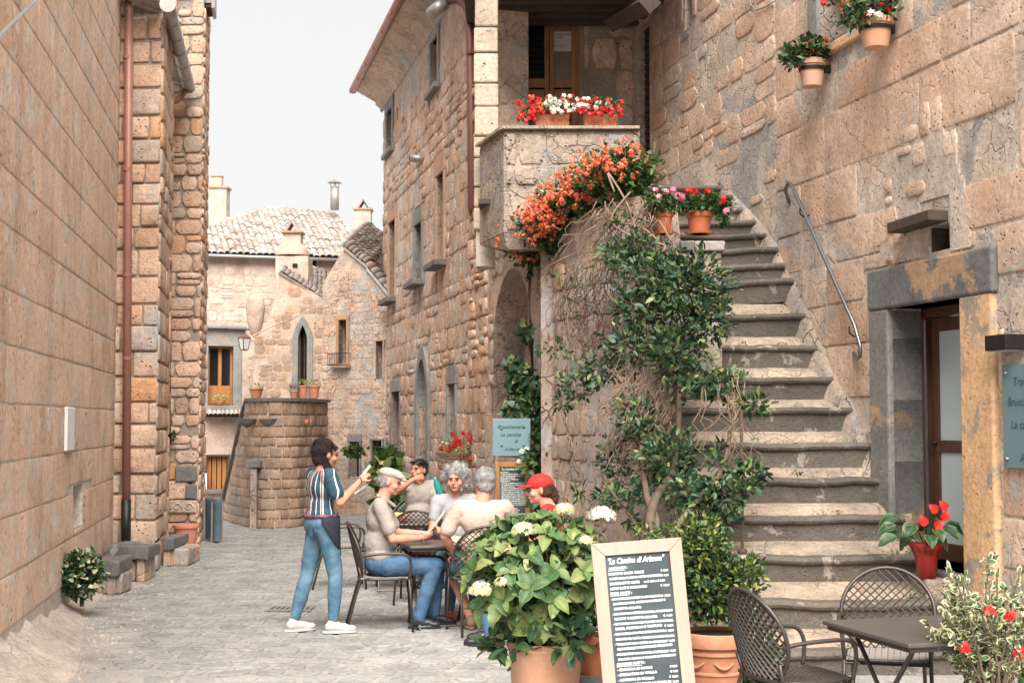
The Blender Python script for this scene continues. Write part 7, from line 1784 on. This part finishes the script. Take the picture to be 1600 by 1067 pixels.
def people():
    # 1. waitress
    J = dict(pelvis=(0, -.01, .92), chest=(0, -.01, 1.20), neck=(0, .0, 1.37), head=(0, .045, 1.50), pitch=-8, yaw=-6, shR=(.165, -.01, 1.33), shL=(-.165, .0, 1.33), elR=(.22, .06, 1.10), elL=(-.20, .10, 1.09), wrR=(.12, .30, 1.27), wrL=(-.06, .26, 1.14),
             handR=((-.05, .6, .6), (-.5, .5, -.5), 1.1), handL=((.3, .9, .2), (0, .2, 1), .7), hipR=(.09, 0, .87), hipL=(-.09, 0, .87), knR=(.13, .07, .49), knL=(-.10, -.08, .49), anR=(.17, .03, .10), anL=(-.10, -.20, .10), footR=(.35, 1, 0), footL=(0, 1, 0))
    WT = plain('white_shoe', (.50, .48, .46), .5, .05, 9, .05)
    r, h, HM, H3 = person('waitress in striped blouse, dark apron and jeans, standing and holding up a white pen', (-1.62, 12.05, 0), (.82, .55), J, dict(trousers=JEANS, top=shirt_stripes(), shoes=WT, hairm=HAIRD, bw=1.0, leg=.98, hem=.92, waist=.95, belly=.95, hipw=1.06, slw=1.15, sleeve=.66, fs=.97), SK)
    rg = random.Random(5); PR = [('e', h(0, -.035, .05), (.088, .092, .085), H3), ('e', h(0, -.06, -.02), (.08, .065, .08), H3)]
    for _ in range(40):
        v = Vector((rg.gauss(0, 1), rg.gauss(-.6, .8), rg.gauss(.3, .9))).normalized(); 
        if v.y > .35 and v.z < .4: continue
        PR.append(('e', h(v.x*.088, -.03+v.y*.095, .035+v.z*.095), (.024, .024, .024)))
    blob('hair', PR, HAIRD, r, .009, 1, .012, 28)
    br = [h(.055, -.03, -.06), h(.075, .0, -.11), h(.085, .03, -.16), h(.08, .05, -.21), h(.07, .055, -.25)]
    blob('braid', [('e', br[i].lerp(br[i+1], t), (.024-.002*i, .024, .026)) for i in range(4) for t in (0, .5)]+[('c', br[-1], .014, br[-1]-Vector((0, 0, .04)), .006)], HAIRD, r, .008, 1, .006, 30)
    AP = plain('apron_black', (.018, .022, .032), .8, .2, 9, .3)
    # apron: band and wrap panel on the right hip
    mb = MB(); V = []; n = 22
    for i in range(n+1):
        a = R(-28+165*i/n); top_, bot = .98, .93-.29*math.sin(min(1, max(0, (i/n)*1.35))*math.pi*.62)
        for t in (0, .35, .7, 1): z = top_+(bot-top_)*t; k = 1+.06*t; V.append((math.cos(a)*.183*k, -.01+math.sin(a)*.150*k, z))
    mb.add(V, [(i*4+j, (i+1)*4+j, (i+1)*4+j+1, i*4+j+1) for i in range(n) for j in range(3)]); ap = mb.mk('apron', AP, r, smooth=True); so = ap.modifiers.new('s', 'SOLIDIFY'); so.thickness = .008; so.offset = 1
    MB().tube([(math.cos(t)*.166, -.01+math.sin(t)*.132, .985) for t in [2*math.pi*i/28 for i in range(28)]], .016, 6, closed=True, flat=1).mk('apron_band', plain('spotted_band', (.05, .03, .05), .8, .5, 30, .1, col2=(.45, .12, .16)), r, smooth=True)
    wr = Vector(J['wrR']); MB().tube([wr+Vector((math.cos(t)*.03, 0, math.sin(t)*.03)) for t in [2*math.pi*i/14 for i in range(14)]], .005, 5, closed=True).mk('bracelet', M_steel, r)
    p = wr+Vector((-.02, .07, .08)); MB().tube([p-Vector((.03, .02, .03)), p+Vector((.02, .03, .05))], .012, 8).mk('pen', plain('white_plastic', (.75, .78, .8), .4, .05, 9, 0), r)
    q = Vector(J['wrL'])+Vector((.04, .09, .03)); MB().box(-.05, .05, -.07, .07, -.006, .006, Matrix.Translation(q) @ Matrix.Rotation(R(-25), 4, 'Y') @ Matrix.Rotation(R(30), 4, 'X')).mk('notepad', MATS['white_plastic'], r)
    for s in (0,):
        MB().box(-.03, .03, -.002, .002, -.05, .05, Matrix.Translation((.07, -.137, .87))).mk('back_pocket', JEANS2, r)
    # 2. man with flat cap
    J = sit(head=(0, .02, 1.26), neck=(0, -.04, 1.12), chest=(0, -.07, .92), pelvis=(0, -.06, .56), pitch=-14, knR=(.11, .42, .55), knL=(-.14, .44, .54), anR=(.10, .27, .10), anL=(-.13, .40, .10), wrR=(.07, .30, .78), wrL=(-.10, .33, .80), elR=(.21, .05, .78), elL=(-.2, .08, .80), handR=((-.2, 1, .25), (-.6, 0, .6), 1.1), handL=((.25, 1, .2), (.6, 0, .6), 1.1))
    POLO = plain('taupe_polo', (.33, .29, .26), .85, .12, 9, .25); BLK = plain('black_leather', (.02, .025, .03), .4, .15, 9, .1)
    r, h, HM, H3 = person('seated man in pale flat cap and taupe polo shirt reading a menu', (-1.08, 12.28, 0), (1, .06), J, dict(trousers=JEANS2, top=POLO, shoes=BLK, hairm=HAIRG, bw=1.05, belly=1.2, leg=1.05, flare=1.25, sleeve=.72, slw=1.1), SK3)
    CAPM = plain('cream_cap', (.37, .34, .30), .85, .12, 16, .3)
    blob('flat_cap', [('e', h(0, -.01, .068), (.085, .108, .05), H3), ('e', h(0, .06, .06), (.07, .065, .028), H3), ('e', h(0, .115, .040), (.055, .04, .011), H3)], CAPM, r, .008, 3, .004, 14)
    blob('hair', [('e', h(0, -.05, -.0), (.079, .062, .055), H3)], HAIRG, r, .008, 1, .004, 40)
    c = Vector((.0, .40, .88)); MB().box(-.09, .09, -.006, .006, -.14, .14, Matrix.Translation(c) @ Matrix.Rotation(R(-38), 4, 'X') @ Matrix.Rotation(R(10), 4, 'Y')).mk('menu_booklet', plain('kraft_menu', (.55, .48, .40), .8, .1, 9, .05), r, bevel=.002)
    MB().tube([Vector(J['wrR'])+Vector((math.cos(t)*.03, -.01, math.sin(t)*.03)) for t in [2*math.pi*i/14 for i in range(14)]], .008, 6, closed=True).mk('wristwatch', M_steel, r)
    blob('collar', [('c', Vector((-.06, -.03, 1.12)), .02, Vector((.06, -.03, 1.12)), .02), ('c', Vector((-.06, -.03, 1.12)), .018, Vector((-.02, .06, 1.05)), .015), ('c', Vector((.06, -.03, 1.12)), .018, Vector((.02, .06, 1.05)), .015), ('c', Vector((-.05, -.08, 1.14)), .02, Vector((.05, -.08, 1.14)), .02)], POLO, r, .008, 2)
    # 3. man in cream shirt, from behind
    J = sit(head=(.02, -.02, 1.27), neck=(0, -.06, 1.12), chest=(0, -.08, .93), pelvis=(0, -.04, .56), yaw=14, elL=(-.31, -.02, .82), wrL=(-.21, .12, .66), elR=(.30, .02, .86), wrR=(.30, .26, .86), shL=(-.20, -.07, 1.06), shR=(.20, -.07, 1.06), handL=((.3, .6, -.6), (.3, -.3, -.8), .6), knR=(.20, .42, .53), knL=(-.19, .42, .53), anL=(-.05, .16, .10), anR=(.20, .35, .10))
    CRM = plain('cream_shirt', (.48, .36, .30), .85, .08, 6, .25); SH = plain('brown_sandal', (.30, .19, .13), .6, .1, 9, .05)
    r, h, HM, H3 = person('grey haired man in cream shirt and denim shorts seated with his back to the camera', (-.27, 12.06, 0), (-.24, 1), J, dict(trousers=JEANS, top=CRM, shoes=SH, hairm=HAIRG, fs=1.1, bw=1.18, belly=1.2, shorts=True, sleeve=.78, slw=1.25, arm=1.1), SK3)
    blob('hair', [('e', h(0, -.035, .045), (.094, .098, .088), H3), ('e', h(0, -.06, -.015), (.086, .06, .07), H3), ('e', h(.06, .0, .03), (.033, .055, .055), H3), ('e', h(-.06, .0, .03), (.033, .055, .055), H3)], HAIRG, r, .008, 2, .006, 34)
    # 4. grey haired woman
    J = sit(head=(0, .02, 1.25), pitch=-5, yaw=-25, knR=(.1, .42, .54), knL=(-.10, .42, .54), anR=(.12, .30, .09), anL=(-.1, .35, .09), shR=(.16, -.05, 1.05), shL=(-.16, -.05, 1.05))
    GT_ = plain('pale_grey_tee', (.30, .30, .31), .85, .08, 8, .2)
    r, h, HM, H3 = person('woman with curly grey hair and pale grey t-shirt facing the man in cream', (-.52, 13.02, 0), (.25, -1), J, dict(trousers=JEANS, top=GT_, shoes=plain('red_shoe', (.45, .02, .03), .5, .1, 9, .05), hairm=HAIRG, bw=.92, sleeve=.6), SK3)
    PR = [('e', h(0, -.03, .05), (.092, .098, .09), H3), ('e', h(0, -.06, -.03), (.098, .07, .09), H3)]; rg = random.Random(9)
    for _ in range(60):
        v = Vector((rg.gauss(0, 1), rg.gauss(-.5, .8), rg.gauss(.1, .9))).normalized()
        if v.y > .3 and v.z < .45: continue
        PR.append(('e', h(v.x*.105, -.03+v.y*.105, .02+v.z*.115), (.028, .028, .028)))
    blob('curly_hair', PR, HAIRG, r, .009, 1, .014, 26)
    # 5. man drinking
    J = sit(head=(.02, .03, 1.24), yaw=-52, pitch=4, elR=(.30, .17, 1.02), wrR=(.12, .24, 1.15), shR=(.19, -.03, 1.07), elL=(-.24, .10, .84), wrL=(-.16, .28, .92), handR=((-.8, .3, .25), (-.3, -.6, .0), 1.2), handL=((.1, .7, .6), (.6, .3, -.2), 1.1))
    TP = plain('taupe_tee', (.36, .31, .28), .85, .1, 8, .2)
    r, h, HM, H3 = person('dark haired man in taupe t-shirt with sunglasses on his head, drinking at the far table', (-1.02, 15.62, 0), (.30, -1), J, dict(trousers=JEANS2, top=TP, shoes=BLK, hairm=HAIRD, bw=1.05, sleeve=.6), SK2)
    blob('hair', [('e', h(0, -.025, .055), (.082, .092, .072), H3), ('e', h(0, -.06, -.0), (.077, .05, .06), H3)], HAIRD, r, .008, 1, .005, 30)
    MB().tube([h(-.085, -.02, .07), h(-.07, .07, .085), h(0, .098, .09), h(.07, .07, .085), h(.085, -.02, .07)], .009, 6, flat=1).mk('sunglasses', M_iron, r, smooth=True)
    c = Vector((-.14, .40, .97)); MB().lathe([(0, 0), (.036, 0), (.038, .02), (.038, .14), (.02, .19), (.018, .22), (0, .22)], n=16, M=Matrix.Translation(c) @ Matrix.Rotation(R(18), 4, 'Y')).mk('bottle', plain('teal_bottle', (.02, .24, .23), .25, .1, 9, 0, spec=.6), r, smooth=True)
    # 6. woman in red cap
    J = sit(head=(0, .02, 1.235), pitch=-6, shR=(.16, -.05, 1.05), shL=(-.16, -.05, 1.05), yaw=6)
    RED = plain('red_cloth', (.55, .022, .02), .8, .12, 9, .2)
    r, h, HM, H3 = person('woman in red baseball cap and red top seated behind the hydrangea', (.24, 11.42, 0), (-1, .06), J, dict(trousers=JEANS2, top=RED, shoes=BLK, hairm=HAIRB, bw=.92, sleeve=.6), SK3)
    blob('baseball_cap', [('e', h(0, -.015, .05), (.088, .105, .078), H3), ('e', h(0, .105, .035), (.068, .075, .011), H3)], RED, r, .0075, 2)
    blob('hair', [('e', h(0, -.045, -.005), (.083, .07, .065), H3), ('e', h(0, -.10, -.03), (.04, .045, .05), H3), ('e', h(0, -.115, -.07), (.03, .035, .05), H3)], HAIRB, r, .008, 1, .006, 30)
    MB().tube([h(.08, -.0, .008), h(.066, .07, .012), h(.02, .10, .006)], .005, 5).mk('sunglasses', M_iron, r)
    for s in (1, -1): e = MB(); ellip(e, h(s*.034, .092, .002), (.026, .010, .019), H3, 12, 8); e.mk('sunglass_lens', EYED, r, smooth=True)
people()

def small_clutter():
    # iron drain grate in the paving
    c = onz(455, 951, .012); r = empty('drain_grate', c, R(-4), 'small rusty slotted drain grate set in the paving left of the waitress', 'drain')
    for k in range(9): MB().box(-.2+k*.047, -.18+k*.047, -.12, .12, 0, .012).mk('grate_bar', M_zinc, r)
    MB().box(-.22, .22, -.14, -.12, 0, .014).mk('grate_rim', M_zinc, r); MB().box(-.22, .22, .12, .14, 0, .014).mk('grate_rim', M_zinc, r)
    # fallen leaves
    rg = np.random.RandomState(3); n = 260; P = np.stack([rg.uniform(-4.2, 1.2, n), rg.uniform(8.5, 20, n), np.full(n, .02)], 1)
    k = rg.rand(n) < .45; P[k, 0] = -1.92-.168*P[k, 1]+.45+rg.rand(k.sum())*.5
    d = rg.normal(size=(n, 3)); d[:, 2] *= .1; nr = rg.normal(size=(n, 3))*.2+np.array([0, 0, 1.])
    scatter('fallen_leaves', LEAF_V, LEAF_T, P, d, nr, rg.uniform(.015, .045, n), plain('dry_leaf', (.30, .20, .09), .8, .3, 9, .1), None)
    # pebbles and grit along the wall foot
    V = []; F_ = []; rr = random.Random(5)
    for i in range(900):
        y = rr.uniform(8.5, 17); x = -1.92-.168*y+.15+abs(rr.gauss(0, .4)); s = rr.uniform(.004, .013); b = len(V)
        V += [(x-s, y-s*.7, 0), (x+s, y-s, 0), (x+s*.8, y+s, 0), (x-s*.7, y+s*.8, 0), (x+rr.uniform(-.4, .4)*s, y, s*.9+.006)]; F_ += [(b, b+1, b+4), (b+1, b+2, b+4), (b+2, b+3, b+4), (b+3, b, b+4)]
    o = MB().add(V, F_).mk('grit', M_bank); o['kind'] = 'stuff'
    # moss and weeds in the stair joints
    rg2 = random.Random(7); bl = []
    for (z, Y, xr) in ST[:12]:
        for _ in range(3):
            t = rg2.choice((rg2.uniform(.93, 1.), rg2.uniform(.2, 1))); X1 = (xr-800)/FPX*Y; bl.append(((XL+(X1-XL)*t, Y+.16, z+.01), (.05, .02, .015), 26))
    b = empty('stair_weeds', (2.3, 11, .5), 0, 'tufts of small weeds growing in the joints of the stone stairs', 'weeds'); b['kind'] = 'stuff'
    foliage('foliage', bl, .022, M_leafg, b, seed=5)
small_clutter()
